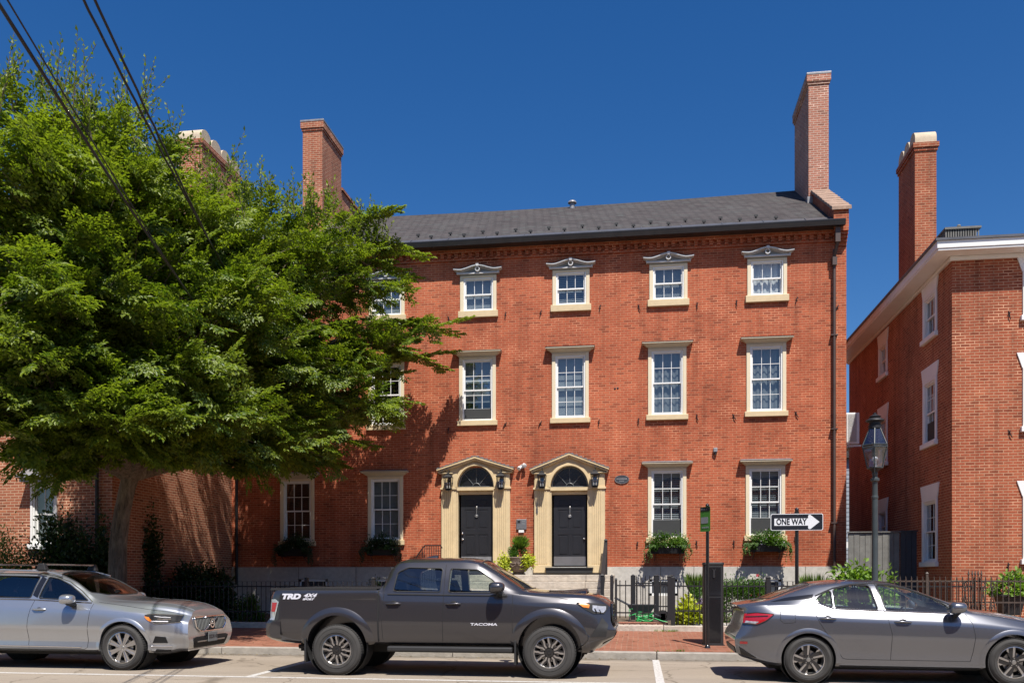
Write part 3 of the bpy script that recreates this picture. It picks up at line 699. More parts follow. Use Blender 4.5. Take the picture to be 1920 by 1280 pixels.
# roof itself sits in world space through the house's inverse matrix, so its children need none
# downspouts
def pipe(px, ytop, ybot, mat, parent_fn=hp, Y=Y0, w=.085):
    p = MB(); X = at(px, 700, Y).x; z1, z0 = at(px, ytop, Y).z, at(px, ybot, Y).z
    p.tube([(X, Y-.09, z0), (X, Y-.09, z1)], w/2, 8)
    z = z0+1.2
    while z < z1: p.box(X-.09, X+.09, Y-.14, Y-.001, z, z+.03); z += 2.6
    return parent_fn(p.build('downspout', mat, smooth=40))
o = pipe(1563, 470, 1062, M['spout'])
hd = MB(); X = at(1565, 440, Y0).x; hd.box(X-.05, X+.08, Y0-.36, Y0-.22, ZE-.45, ZE-.05); hd.tube([(X+.02, Y0-.30, ZE-.42), (X-.03, Y0-.12, ZE-.75), (at(1563, 700, Y0).x, Y0-.09, ZE-1.0)], .045, 8)
hd.box(X-.09, X+.03, Y0-.18, Y0-.01, ZE-1.02, ZE-.80)
hp(hd.build('downspout_head', M['spout']))
pipe(446, 500, 1095, M['black_iron'])
# iron shutter hooks
hk = MB(); hk.tube([(0, 0, .09), (.01, -.03, .04), (-.01, -.035, -.03), (.0, -.03, -.12)], [.008, .012, .014, .008], 6); hk.tube([(-.03, -.02, .02), (.035, -.04, .05)], .009, 5); hk.ball((0, -.01, 0), .018, 8)
spots = [(948, 590), (1014, 587), (1125, 577), (1198, 576), (1307, 572), (1381, 568), (1493.5, 562), (947, 796), (1013, 794), (1123, 791), (1197, 789), (1307, 782), (1376, 781), (1493, 776), (1195, 1020), (1306, 1018), (1376, 1018), (1569.5, 577), (841, 806), (777, 608), (1491, 1012), (842, 598)]
first = None
for px, py in spots:
    p = at(px, py, Y0)
    if first is None: first = hp(hk.build('shutter_hook', M['black_iron'], smooth=50)); first.location = p
    else:
        o = first.copy(); C.objects.link(o); hp(o); o.location = p; o.rotation_euler = (0, random.uniform(-.5, .5), 0)
mk = MB(); p = at(1155, 728.5, Y0); mk.ball(p+Vector((-.03, -.005, 0)), .03, 8, (1, .3, 1)); mk.ball(p+Vector((.05, -.005, .01)), .03, 8, (1, .3, 1)); hp(mk.build('wall_plug', M['black_iron']))
# ------------------------------------------------------------------ right hand house
def place(o, par, inv):
    o.parent = par; o.matrix_parent_inverse = inv; return o
XC = at(1785, 900, 22).x; ZC = 9.02; YRB = atx(1592, 700, XC).y
rh = thing('brick_house', 'orange red brick house with white eaves and tall round capped chimney beside the street lamp', 'house', (XC+3, 22, 0))
rinv = Matrix.Translation(-Vector(rh.location)); rp = lambda o: place(o, rh, rinv)
sidew = []          # (y centre, z0, z1) on the side wall
for xa, xb, yt, yb in ((1732, 1757.5, 552, 630), (1732, 1757.5, 712, 829), (1730.5, 1758.5, 935, 1053), (1648.5, 1664.5, 645, 703), (1648.5, 1664.5, 783, 868), (1648, 1664, 957, 1012)):
    p, q = atx(xa, 1000, XC).y, atx(xb, 1000, XC).y; m = (xa+xb)/2
    sidew.append(((p+q)/2, min(p-q, 1.25), atx(m, yb, XC).z, atx(m, yt, XC).z))
w_ = MB()
wall_mesh(w_, -YRB, -22, .3, ZC+.3, [(-y-wd/2+.03, -y+wd/2-.03, a, b) for y, wd, a, b in sidew], lambda u, z, d: (XC+d, -u, z), .2)
fw = []
for yt, yb in ((510, 592), (690, 800), (930, 1048)):
    a = at(1917, yb, 22); b = at(1917, yt, 22); fw.append((a.x+.55, 1.1, a.z, b.z))
    fw.append((a.x+.55+3.0, 1.1, a.z, b.z)); fw.append((a.x+.55+6.0, 1.1, a.z, b.z))
wall_mesh(w_, XC, XC+12, .3, ZC+.3, [(x-wd/2+.03, x+wd/2-.03, a, b) for x, wd, a, b in fw], lambda u, z, d: (u, 22+d, z), .2)
w_.add([(XC, YRB, .3), (XC+12, YRB, .3), (XC+12, YRB, ZC+.3), (XC, YRB, ZC+.3)], [(0, 1, 2, 3)])
w_.add([(XC+12, 22, .3), (XC+12, YRB, .3), (XC+12, YRB, ZC+.3), (XC+12, 22, ZC+.3)], [(0, 1, 2, 3)])
rp(w_.build('wall', M['brick_right']))
for y, wd, a, b in sidew:
    o = window(None, (0, 0, 0), 0, wd, b-a, 3, 2 if b-a > 1.2 else 1, 2 if b-a > 1.2 else 1, style='white', header='lintel', sill=.12, drop=.45 if abs(a-sidew[1][2]) < .1 else 0)
    o.parent = rh; o.matrix_parent_inverse = rinv; o.location = (XC, y, a); o.rotation_euler = (0, 0, R(-90))
for x, wd, a, b in fw:
    o = window(None, (0, 0, 0), 0, wd, b-a, 3, 2, 2, style='white', header='lintel', sill=.12, blind=('pale', .3)); o.parent = rh; o.matrix_parent_inverse = rinv; o.location = (x, 22, a)
cn = MB(); OV = .46
cn.box(XC-OV, XC+12.5, 22-OV, YRB+.3, ZC, ZC+.05)
cn.box(XC-OV-.02, XC+12.5, 22-OV-.02, YRB+.32, ZC+.052, ZC+.24)
cn.box(XC-.06, XC+12, 22-.06, 22-.003, ZC-.0-.10, ZC-.004)
cn.box(XC-.06, XC-.003, 22-.003, YRB, ZC-.10, ZC-.004)
rp(cn.build('eaves', M['white'], bevel=.01))
rf = MB(); z_ = ZC+.243
rf.add([(XC-OV-.05, 22-OV-.05, z_), (XC+12.6, 22-OV-.05, z_), (XC+12.6, YRB+.4, z_), (XC-OV-.05, YRB+.4, z_), (XC+3.5, 25.8, z_+1.1), (XC+9, 25.8, z_+1.1), (XC+9, YRB-3, z_+1.1), (XC+3.5, YRB-3, z_+1.1)],
       [(0, 1, 5, 4), (1, 2, 6, 5), (2, 3, 7, 6), (3, 0, 4, 7), (4, 5, 6, 7)])
rf.box(XC-OV-.06, XC+12.6, 22-OV-.06, YRB+.4, z_-.02, z_+.035)
rroof = rp(rf.build('roof', M['apron']))
def round_chimney(x0, x1, y0, y1, zb, zt, n, mat, parent):
    c_ = MB(); c_.box(x0, x1, y0, y1, zb, zt-.62)
    c_.box(x0-.03, x1+.03, y0-.03, y1+.03, zt-.619, zt-.53); c_.box(x0-.06, x1+.06, y0-.06, y1+.06, zt-.529, zt-.40)
    o = c_.build('chimney', mat, parent); w = (y1-y0+.06)/n; q = MB()
    for i in range(n):
        a = y0-.03+i*w; hgt = .38
        poly = [(a+.01, zt-.398)]+[(a+w/2-(w/2-.01)*math.cos(t), zt-.398+.12+(hgt-.12)*math.sin(t)) for t in np.linspace(0, math.pi, 13)]+[(a+w-.01, zt-.398)]
        inn = [(a+.09, zt-.398)]+[(a+w/2-(w/2-.09)*math.cos(t), zt-.398+.10+(hgt-.2)*math.sin(t)) for t in np.linspace(0, math.pi, 13)]+[(a+w-.09, zt-.398)]
        q.prism(poly, x0-.0, x1+.0, 'x')
        q2 = None
    q.build('chimney_cap', M['limestone'], o, smooth=35)
    return o
a = at(1714, 400, 25.9); b = at(1758, 400, 25.9)
o = round_chimney(a.x+.02, b.x-.03, 25.9, 27.45, 9.1, at(1735, 241, 25.9).z, 3, M['brick_right'], rroof)
hk2 = []
for px, py in ((1892, 590), (1893, 812), (1890, 1061)):
    p = at(px, py, 22); o = [x for x in house.children if x.name.startswith('shutter_hook')][0].copy(); C.objects.link(o); rp(o); o.location = p; o.rotation_euler = (0, random.uniform(-.6, .6), 0)
cu_ = MB(); p = at(1797, 445, 23.2); zz = ZC+.70
cu_.box(p.x-.40, p.x+.40, 22.9, 23.6, zz-.35, zz+.06); cu_.box(p.x-.42, p.x+.42, 22.87, 23.63, zz+.28, zz+.33)
for i in range(14): cu_.box(p.x-.4+i*.0575, p.x-.4+i*.0575+.03, 22.9, 22.92, zz+.06, zz+.28)
for i in range(11): cu_.box(p.x-.4, p.x-.38, 22.93+i*.0575, 22.96+i*.0575, zz+.06, zz+.28)
cu_.box(p.x-.34, p.x+.34, 22.98, 23.55, zz+.06, zz+.28); cu_.tube([(p.x, 23.2, zz+.33), (p.x, 23.2, zz+.44)], .02, 6); cu_.ball((p.x+.01, 23.2, zz+.46), .05, 8)
tag(cu_.build('rooftop_condenser', M['boardgrey']), 'slatted grey condenser unit on the roof behind the white eaves', 'air conditioner')
# ------------------------------------------------------------------ left hand house
YL = 19.3
lh = thing('brick_house', 'brown brick house at the left edge, behind the leafy tree', 'house', (XL-4, YL, 0))
linv = Matrix.Translation(-Vector(lh.location)); lp = lambda o: place(o, lh, linv)
lw = []
for x0, x1, yt, yb in ((58, 108, 905, 1020), (60, 108, 700, 812), (60, 106, 520, 600), (-140, -90, 905, 1020), (-140, -90, 700, 812)):
    a, b = at(x0, yb, YL), at(x1, yt, YL); lw.append(((a.x+b.x)/2, b.x-a.x, a.z, at((x0+x1)/2, yt, YL).z))
w_ = MB()
wall_mesh(w_, XL-14, XL-.001, .2, 9.3, [(x-wd/2+.03, x+wd/2-.03, a, b) for x, wd, a, b in lw], lambda u, z, d: (u, YL+d, z), .2)
w_.add([(XL-.001, YL, .2), (XL-.001, 33, .2), (XL-.001, 33, 9.3), (XL-.001, YL, 9.3)], [(0, 1, 2, 3)])
w_.add([(XL-14, YL, .2), (XL-14, 33, .2), (XL-14, 33, 9.3), (XL-14, YL, 9.3)], [(0, 1, 2, 3)])
w_.add([(XL-14, 33, .2), (XL, 33, .2), (XL, 33, 9.3), (XL-14, 33, 9.3)], [(0, 1, 2, 3)])
lp(w_.build('wall', M['brick_left']))
for i, (x, wd, a, b) in enumerate(lw):
    o = window(None, (0, 0, 0), 0, wd, b-a, 2, 1, 1, style='white', sill=.12, header=None if i == 0 else 'lintel', blind=('roller', 0), casing_w=.06)
    if i == 0:
        q = MB(); h_ = b-a; w2 = wd/2
        q.box(-w2-.08, w2+.08, -.30, 0, h_+.002, h_+.10)
        prof = [(-.38, h_+.103), (-.33, h_+.19), (-.22, h_+.27), (-.1, h_+.36), (-.02, h_+.47)]
        q.grid([[(-(w2+.16)*(1-.35*k/4), y_, z_) for k, (y_, z_) in enumerate(prof)], [((w2+.16)*(1-.35*k/4), y_, z_) for k, (y_, z_) in enumerate(prof)]])
        q.grid([[(-(w2+.16)*(1-.35*k/4), y_, z_) for k, (y_, z_) in enumerate(prof)], [(-(w2+.10)*(1-.35*k/4), 0, z_) for k, (y_, z_) in enumerate(prof)]])
        q.build('hood', M['lead'], o)
    o.parent = lh; o.matrix_parent_inverse = linv; o.location = (x, YL, a)
cn = MB(); cn.box(XL-14.4, XL+.4, YL-.42, 33, 9.30, 9.52); cn.box(XL-14.4, XL+.38, YL-.5, 33, 9.522, 9.60); lp(cn.build('eaves', M['white']))
rf = MB(); rf.add([(XL-14.5, YL-.5, 9.61), (XL+.42, YL-.5, 9.61), (XL+.42, 33, 9.61), (XL-14.5, 33, 9.61), (XL-10, 25, 10.6), (XL-3.5, 25, 10.6)], [(0, 1, 5, 4), (1, 2, 5), (2, 3, 4, 5), (3, 0, 4)])
lroof = lp(rf.build('roof', M['apron']))
a = at(335, 400, 24.4); b = at(378, 400, 24.4)
round_chimney(a.x, b.x, 24.4, 26.9, 9.6, at(357, 237, 24.4).z, 4, M['brick_chim2'], lroof)
pipe(186, 500, 1060, M['black_iron'], lp, YL)
# sliver of a far house between the two brick houses
dh = thing('clapboard_house', 'grey clapboard house glimpsed far off in the gap between the brick houses', 'house', (11, 46, 0))
dinv = Matrix.Translation(-Vector(dh.location)); dp = lambda o: place(o, dh, dinv)
q = MB()
for i in range(34): q.add([(8.2, 46, .3+i*.21), (14, 46, .3+i*.21), (14, 46.02-.04, .3+i*.21+.0), (8.2, 45.98, .3+i*.21), (8.2, 46.0, .51+i*.21), (14, 46.0, .51+i*.21)], [(3, 2, 5, 4)])
q.box(8.2, 14, 46.01, 54, .3, 7.4); dp(q.build('wall', paint('grey_clapboard', (.26, .29, .33), .7)))
q = MB(); q.prism([(8.0, 7.41), (14.2, 7.41), (11.1, 9.2)], 45.7, 54.3); dp(q.build('roof', M['shingle']))
q = MB(); q.box(9.2, 11.2, 45.2, 45.4, 2.9, 3.2)
for i in range(12): q.box(9.2+i*.18, 9.26+i*.18, 45.25, 45.32, .4, 1.5)
q.box(9.2, 11.3, 45.22, 45.34, 1.5, 1.6); dp(q.build('porch', M['white']))
# ------------------------------------------------------------------ entrance steps and rails
XS0, XS1 = at(828, 1060, 24.6).x, at(1150, 1080, 24).x
st = thing('stone_steps', 'broad rough granite steps below the two cream doorways', 'steps', ((XS0+XS1)/2, 24, .36))
sinv = Matrix.Translation(-Vector(st.location)); sp_ = lambda o: place(o, st, sinv)
random.seed(9); zt_ = 1.545; yy = 24.35; i = 0
while zt_ > .42:
    q = MB(); x = XS0
    while x < XS1-.01:
        w = random.uniform(1.6, 2.3); x2 = min(x+w, XS1); x2 = XS1 if XS1-x2 < .4 else x2
        n = 9; rows = []
        q.box(x+.004, x2-.004, yy+random.uniform(-.012, .012), (Y0-.04 if i == 0 else yy+.45), zt_-.185, zt_+random.uniform(-.004, .004)); x = x2
    sp_(q.build('step', M['granite_warm'], bevel=.014)); zt_ -= .188; yy -= .30; i += 1
q = MB(); q.box(XS0+.05, XS1-.05, 24.5, Y0-.05, .3, 1.35); sp_(q.build('core', M['granite_warm']))
def rail(name, X, y0, z0, y1, z1, label, cat, wide=.10):
    t = thing(name, label, cat, (X, y1, z1-1.0)); inv = Matrix.Translation(-Vector(t.location))
    q = MB()
    q.add([(X-wide/2, y0, z0), (X+wide/2, y0, z0), (X+wide/2, y1, z1), (X-wide/2, y1, z1), (X-wide/2, y0, z0+.05), (X+wide/2, y0, z0+.05), (X+wide/2, y1, z1+.05), (X-wide/2, y1, z1+.05)], [(0, 3, 2, 1), (4, 5, 6, 7), (0, 1, 5, 4), (1, 2, 6, 5), (2, 3, 7, 6), (3, 0, 4, 7)])
    place(q.build('top_rail', M['black_iron']), t, inv)
    q = MB(); q.tube([(X, y0, z0-.62), (X, y1, z1-.62)], .016, 6); place(q.build('lower_rail', M['black_iron']), t, inv)
    for f in (0, 1):
        q = MB(); y_, z_ = (y0, z0) if f == 0 else (y1, z1); q.box(X-.045, X+.045, y_-.045, y_+.045, z_-.88, z_+.10); q.frustum((X-.06, X+.06, y_-.06, y_+.06), (X-.02, X+.02, y_-.02, y_+.02), z_+.10, z_+.15); place(q.build('post', M['black_iron'], bevel=.004), t, inv)
    for f in np.linspace(.1, .9, 9):
        q = MB(); y_ = y0+(y1-y0)*f; z_ = z0+(z1-z0)*f; q.box(X-.008, X+.008, y_-.008, y_+.008, z_-.62, z_); place(q.build('baluster', M['black_iron']), t, inv)
    return t
pA = at(1136, 1018, 25.2); 
rail('handrail', pA.x, 25.15, 2.42, 22.75, 1.42, 'black iron handrail sloping down the steps at the right of the right hand door', 'handrail')
t = thing('handrail', 'low black iron railing with thin bars left of the left hand door', 'handrail', (at(806, 1050, 24.6).x, 24.6, .9)); inv = Matrix.Translation(-Vector(t.location))
a, b = at(787, 1050, 24.7), at(829, 1022, 24.7)
q = MB(); q.tube([(a.x-.25, 24.7, b.z-.55), (a.x+.05, 24.7, b.z-.12), (a.x+.15, 24.7, b.z), (b.x-.04, 24.7, b.z), (b.x, 24.7, b.z-.08)], .018, 6); place(q.build('top_rail', M['black_iron']), t, inv)
for f in np.linspace(0, 1, 9):
    q = MB(); xx = a.x+.08+(b.x-a.x-.12)*f; q.tube([(xx, 24.7, 1.3), (xx, 24.7, b.z-.02)], .009, 5); place(q.build('baluster', M['black_iron']), t, inv)
# ------------------------------------------------------------------ fences
def fence(label, X0, X1, zt, zb, Y, sp=.12, posts=(), mat='black_iron', rails=(0, .6), point=False, r=.011, foot=None, name='iron_fence', cat='fence', group=None, topwire=None):
    t = thing(name, label, cat, ((X0+X1)/2, Y, zb), 0, group); inv = Matrix.Translation(-Vector(t.location))
    for z in rails:
        q = MB(); q.box(X0, X1, Y-.012, Y+.012, z-.016, z+.016); place(q.build('rail', M[mat]), t, inv)
    if topwire:
        q = MB(); q.tube([(X0, Y, topwire), (X1, Y, topwire)], .004, 4); place(q.build('top_wire', M[mat]), t, inv)
    n = int((X1-X0)/sp); first = None
    pk = MB(); H = zt-zb; pk.tube([(0, 0, 0), (0, 0, H-(.12 if point else 0))], r, 6)
    if point: pk.lathe([(r, H-.13), (r*1.9, H-.10), (r*.8, H-.09), (r*1.5, H-.075), (.001, H)], n=6)
    else: pk.ball((0, 0, H-.005), r*1.45, 6)
    for i in range(min(n, 99)):
        x = X0+(i+.5)*(X1-X0)/n
        if first is None: first = place(pk.build('picket', M[mat], smooth=50), t, inv); o = first
        else: o = first.copy(); C.objects.link(o); place(o, t, inv)
        o.location = (x, Y, zb)
    for X, w, top in posts:
        q = MB(); q.box(X-w/2, X+w/2, Y-w/2, Y+w/2, zb-.05, top); q.frustum((X-w/2-.01, X+w/2+.01, Y-w/2-.01, Y+w/2+.01), (X-.01, X+.01, Y-.01, Y+.01), top, top+.04)
        place(q.build('post', M[mat], bevel=.004), t, inv)
    return t
YF = 20.36
fx = lambda px: at(px, 1120, YF).x
fz = lambda py, px=1200: at(px, py, YF).z
cbm = MB(); x = -12.3
random.seed(12)
while x < 7.2:
    w = random.uniform(1.5, 2.4); x2 = min(x+w, 7.28)
    if not (fx(1150) < (x+x2)/2 < fx(1160)): cbm.box(x+.005, x2-.005, YF-.14+random.uniform(-.01, .01), YF+.10, .2, .39+random.uniform(-.006, .006))
    x = x2
tag(cbm.build('garden_kerb', M['granite_warm'], bevel=.015), 'long low rough granite kerb under the black iron fence', 'stone kerb')
fence('black iron picket fence behind the pickup, left of the granite steps', -12.2, XS0-.2, fz(1091), .39, YF, rails=(fz(1100), fz(1150)), posts=[(fx(575), .08, fz(1084)), (fx(700), .08, fz(1084))], topwire=fz(1090))
fence('black iron picket fence between the gate posts and the grey fence, roses behind it', fx(1266), 7.2, fz(1090), .39, YF, rails=(fz(1098), fz(1144)), posts=[(fx(1440), .09, fz(1082)), (fx(1262), .095, fz(1083))], topwire=fz(1089), mat='black_iron')
fence('black iron garden gate between two posts by the front of the pickup', fx(1157), fx(1254), fz(1088), fz(1158), YF, rails=(fz(1097), fz(1148)), posts=[(fx(1147), .075, fz(1080)), (fx(1155), .05, fz(1086)), (fx(1255), .09, fz(1080))], name='iron_gate', cat='gate')
Yc = 22.6
cx_ = lambda px: at(px, 1100, Yc).x; cz = lambda py: at(1220, py, Yc).z
fence('spear topped black iron rail around the cellar window behind the gate', cx_(1189), cx_(1256), cz(1077), .45, Yc, sp=.105, rails=(cz(1093), cz(1136)), posts=[(cx_(1187), .12, cz(1079)), (cx_(1231), .12, cz(1079)), (cx_(1258), .12, cz(1079))], point=True, r=.010)
YG = 19.9
gx = lambda px: at(px, 1120, YG).x; gz = lambda py: at(1800, py, YG).z
ft = fence('brown iron railing with scrollwork in front of the orange brick house', gx(1672), gx(2040), gz(1079), .38, YG, sp=.112, rails=(gz(1089), gz(1128.5)), point=True, mat='brown_iron', r=.012, posts=[(gx(1738), .05, gz(1075))])
inv = Matrix.Translation(-Vector(ft.location))
q = MB(); X0, X1 = gx(1800), gx(1868); z0, z1 = gz(1143), gz(1089)
def scroll(mb, cx, cz_, r, a0, turns, y, w=.008, sgn=1):
    mb.tube([(cx+sgn*r*(1-.8*k/20)*math.cos(a0+2*math.pi*turns*k/20), y, cz_+r*(1-.8*k/20)*math.sin(a0+2*math.pi*turns*k/20)) for k in range(21)], w, 5)
n = 4
for i in range(n):
    xa = X0+(X1-X0)*i/n; xb = X0+(X1-X0)*(i+1)/n; xm = (xa+xb)/2; y_ = YG-.03
    q.tube([(xa+.03, y_, z0), (xm-.02, y_, (z0+z1)/2-.06), (xm+.01, y_, (z0+z1)/2+.12), (xa+.05, y_, z1-.08), (xa+.08, y_, z1)], .013, 6)
    q.tube([(xb-.03, y_, z0), (xm+.02, y_, (z0+z1)/2-.06), (xm-.01, y_, (z0+z1)/2+.12), (xb-.05, y_, z1-.08), (xb-.08, y_, z1)], .013, 6)
    scroll(q, xa+.07, z0+.06, .055, 0, 1.3, y_); scroll(q, xb-.07, z0+.06, .055, 0, 1.3, y_, sgn=-1)
    scroll(q, xa+.07, z1-.16, .05, 1, 1.2, y_); scroll(q, xb-.07, z1-.16, .05, 1, 1.2, y_, sgn=-1)
place(q.build('scrollwork', M['brown_iron'], smooth=60), ft, inv)
for px in (1814, 1821, 1826.5, 1832, 1838):
    q = MB(); q.tube([(gx(px), YG-.06, .4), (gx(px), YG-.06, gz(1078))], .013, 6); q.lathe([(.013, 0), (.024, .02), (.001, .12)], c=(gx(px), YG-.06, gz(1078)), n=6); place(q.build('tall_bar', M['brown_iron']), ft, inv)
# low wall under that railing
q = MB(); x = 7.3
while x < 18:
    w = random.uniform(1.4, 2.2); q.box(x+.005, x+w-.005, YG-.13, YG+.2, .2, .40); x += w
tag(q.build('garden_kerb', M['granite_warm'], bevel=.015), 'granite kerb under the brown scrollwork railing at the right edge', 'stone kerb')
# wooden fence in the gap
t = thing('board_fence', 'weathered grey board fence closing the gap between the brick houses', 'fence', (6.3, 24.1, .3)); inv = Matrix.Translation(-Vector(t.location))
x = 5.44; zt_ = at(1640, 998, 24.1).z
while x < XC-.60:
    q = MB(); q.box(x, x+.135, 24.1+random.uniform(-.006, .006), 24.13, .3, zt_+random.uniform(-.004, .004)); place(q.build('board', M['boardgrey'], bevel=.003, segs=1), t, inv); x += .142
q = MB(); q.box(5.44, XC-.58, 24.131, 24.17, zt_-.12, zt_-.03); q.box(5.43, XC-.56, 24.06, 24.18, zt_+.006, zt_+.03); place(q.build('cap_rail', M['boardgrey']), t, inv)
q = MB()
for i in range(3): q.box(XC-.56+i*.135, XC-.435+i*.135, 24.1, 24.14+i*.004, .3, at(1698, 996, 24.1).z)
q.box(XC-.57, XC-.14, 24.06, 24.18, at(1698, 996, 24.1).z+.002, at(1698, 996, 24.1).z+.03)
tag(q.build('gate_leaf', M['boarddark']), 'narrow dark board gate against the orange brick side wall', 'gate')  # boards in a darker tone than the grey fence beside them
# air conditioner on the end wall
t = thing('air_conditioner', 'white louvred box air conditioner on the end wall above the street lamp', 'air conditioner', (XR+.2, 26.2, 5)); inv = Matrix.Translation(-Vector(t.location))
a, b = at(1589, 832, 26.2), at(1611.5, 773, 26.2)
q = MB(); q.box(XR+.01, b.x, 26.2, 27.0, a.z, b.z); place(q.build('housing', M['white'], bevel=.01), t, inv)
q = MB(); q.box(XR+.04, b.x-.08, 26.19, 26.199, a.z+.06, b.z-.05); place(q.build('grille', M['blind_grey']), t, inv)
q = MB()
for i in range(26): zz = a.z+.06+(b.z-a.z-.11)*i/26; q.box(XR+.04, b.x-.08, 26.175, 26.189, zz, zz+.012)
q.box(XR+.17, XR+.19, 26.172, 26.19, a.z+.05, b.z-.04); place(q.build('louvres', M['white']), t, inv)
q = MB(); q.box(XR, b.x+.06, 26.25, 26.29, a.z-.07, a.z-.02); q.box(XR, b.x-.1, 26.85, 26.89, a.z-.1, a.z-.02); place(q.build('bracket', M['white']), t, inv)
# ------------------------------------------------------------------ small things on the facade
def lantern(cx, cy, label):
    Yl = Y0-.30; p = at(cx, cy, Yl); t = thing('wall_lantern', label, 'lantern', p, 0, 'wall lanterns beside the doorways')
    s = 1.0
    q = MB(); q.tube([(0, .20, .05), (0, .14, .30), (0, .05, .36), (0, .0, .30)], .012, 6); q.tube([(0, .2, .05), (.02, .1, .25), (0, .03, .22)], .009, 6); q.box(-.05, .05, .17, .198, -.1, .2)
    q.build('bracket', M['black_iron'], t, smooth=50)
    q = MB(); h0, h1 = -.20, .13; a0, a1 = .085, .115
    for sx in (-1, 1):
        for sy in (-1, 1): q.tube([(sx*a0, sy*a0, h0), (sx*a1, sy*a1, h1)], .009, 5)
    for a_, z_ in ((a0, h0), (a1, h1)):
        for sx in (-1, 1):
            q.tube([(sx*a_, -a_, z_), (sx*a_, a_, z_)], .01, 5); q.tube([(-a_, sx*a_, z_), (a_, sx*a_, z_)], .01, 5)
        
    q.box(-a0, a0, -a0, a0, h0-.02, h0); q.frustum((-.08, .08, -.08, .08), (-.03, .03, -.03, .03), h0-.05, h0-.02)
    q.frustum((-a1-.02, a1+.02, -a1-.02, a1+.02), (-.06, .06, -.06, .06), h1, h1+.07); q.frustum((-.06, .06, -.06, .06), (-.045, .045, -.045, .045), h1+.07, h1+.10); q.frustum((-.065, .065, -.065, .065), (-.01, .01, -.01, .01), h1+.10, h1+.14)
    q.build('frame', M['black_iron'], t)
    q = MB()
    for ang in range(4):
        c_, s_ = math.cos(ang*math.pi/2), math.sin(ang*math.pi/2)
        pts = [(-a0, -a0, h0), (a0, -a0, h0), (a1, -a1, h1), (-a1, -a1, h1)]
        q.add([(c_*x-s_*y, s_*x+c_*y, z) for x, y, z in pts], [(0, 1, 2, 3)])
    q.build('pane', M['lampglass'], t)
    for sx in (-.035, .035):
        q = MB(); q.tube([(sx, 0, h0), (sx, 0, h0+.12)], .011, 6); q.ball((sx, 0, h0+.16), .02, 8, (1, 1, 1.8)); q.build('candle_bulb', M['white'], t, smooth=60)
    return t
for cx, cy, lb in ((840.5, 903, 'black glass wall lantern left of the left hand door, leaf shadows below it'), (939, 901, 'black glass wall lantern right of the left hand door'), (1016, 899, 'black glass wall lantern left of the right hand door, over the house number'), (1115.5, 897, 'black glass wall lantern right of the right hand door')):
    lantern(cx, cy, lb)
p = at(978, 984, Y0)
t = thing('entry_panel', 'grey steel intercom panel on the brick between the two doors', 'intercom', (p.x, Y0, p.z)); inv = None
q = MB(); q.box(-.15, .15, -.05, 0, -.13, .17); q.build('housing', M['steel'], t, bevel=.008)
q = MB(); q.box(-.115, -.03, -.056, -.051, .06, .13); q.build('screen', M['dark'], t)
for i in range(3):
    for j in range(3):
        q = MB(); q.box(.02+j*.035, .045+j*.035, -.058, -.051, .10-i*.05, .125-i*.05); q.build('button', M['blind'], t)
q = MB(); q.box(-.085, .075, -.045, 0, -.22, -.145); q.build('card_reader', M['white'], t, bevel=.008)
p = at(980, 872, Y0)
t = thing('security_light', 'white double security light on the brick between the pediments', 'security light', (p.x, Y0, p.z))
q = MB(); q.box(-.05, .05, -.06, 0, -.09, .02); q.build('base', M['steel'], t, bevel=.01)
q = MB(); q.lathe([(.03, 0), (.055, -.10), (.06, -.15), (.045, -.155)], n=14, ax='y'); o = q.build('lamp_head', M['white'], t, smooth=50); o.location = (.035, -.05, .03); o.rotation_euler = (R(25), 0, R(20))
o2 = dup(o, t, (-.045, -.04, -.03)); o2.rotation_euler = (R(35), 0, R(-25))
p = at(1166, 898.5, Y0)
t = thing('oval_plaque', 'dark oval name plaque on the brick right of the right hand doorway', 'plaque', (p.x, Y0, p.z))
q = MB(); q.lathe([(.001, -.025), (.19, -.025), (.205, -.02), (.21, 0)], n=40, ax='y'); o = q.build('plate', M['boarddark'], t); o.scale = (1, 1, .60)
q = MB(); q.lathe([(.192, -.026), (.200, -.032), (.208, -.026)], n=40, ax='y', closed=True); o = q.build('rim', M['lead'], t); o.scale = (1, 1, .60)
def text_mesh(txt, size, ext=.002, shear=0, spacing=1.0, bold=0):
    cu = bpy.data.curves.new('lettering', 'FONT'); cu.body = txt; cu.size = size; cu.extrude = ext; cu.align_x = 'CENTER'; cu.align_y = 'CENTER'; cu.shear = shear; cu.space_character = spacing; cu.offset = bold
    t_ = bpy.data.objects.new('tmp', cu); C.objects.link(t_); dg = bpy.context.evaluated_depsgraph_get(); dg.update()
    me = bpy.data.meshes.new_from_object(t_.evaluated_get(dg)); bpy.data.objects.remove(t_)
    me.transform(Matrix.Rotation(R(90), 4, 'X')); return me
q = MB()
for i in range(8): q.box(-.15+i*.038, -.122+i*.038, -.029, -.0255, -.002, .035)      # worn, unreadable lettering
for i in range(4): q.box(-.07+i*.036, -.045+i*.036, -.029, -.0255, -.06, -.035)
q.build('worn_lettering', M['lead'], t)
p = at(1341, 845, Y0)
t = thing('wall_sensor', 'small weathered metal box with a pipe on the brick above the right windows', 'wall box', (p.x, Y0, p.z))
q = MB(); q.box(-.055, .055, -.10, 0, -.04, .08); q.build('housing', M['lead'], t, bevel=.008); q = MB(); q.tube([(0, -.05, -.04), (0, -.05, -.11)], .035, 10); q.build('nozzle', M['black_iron'], t)
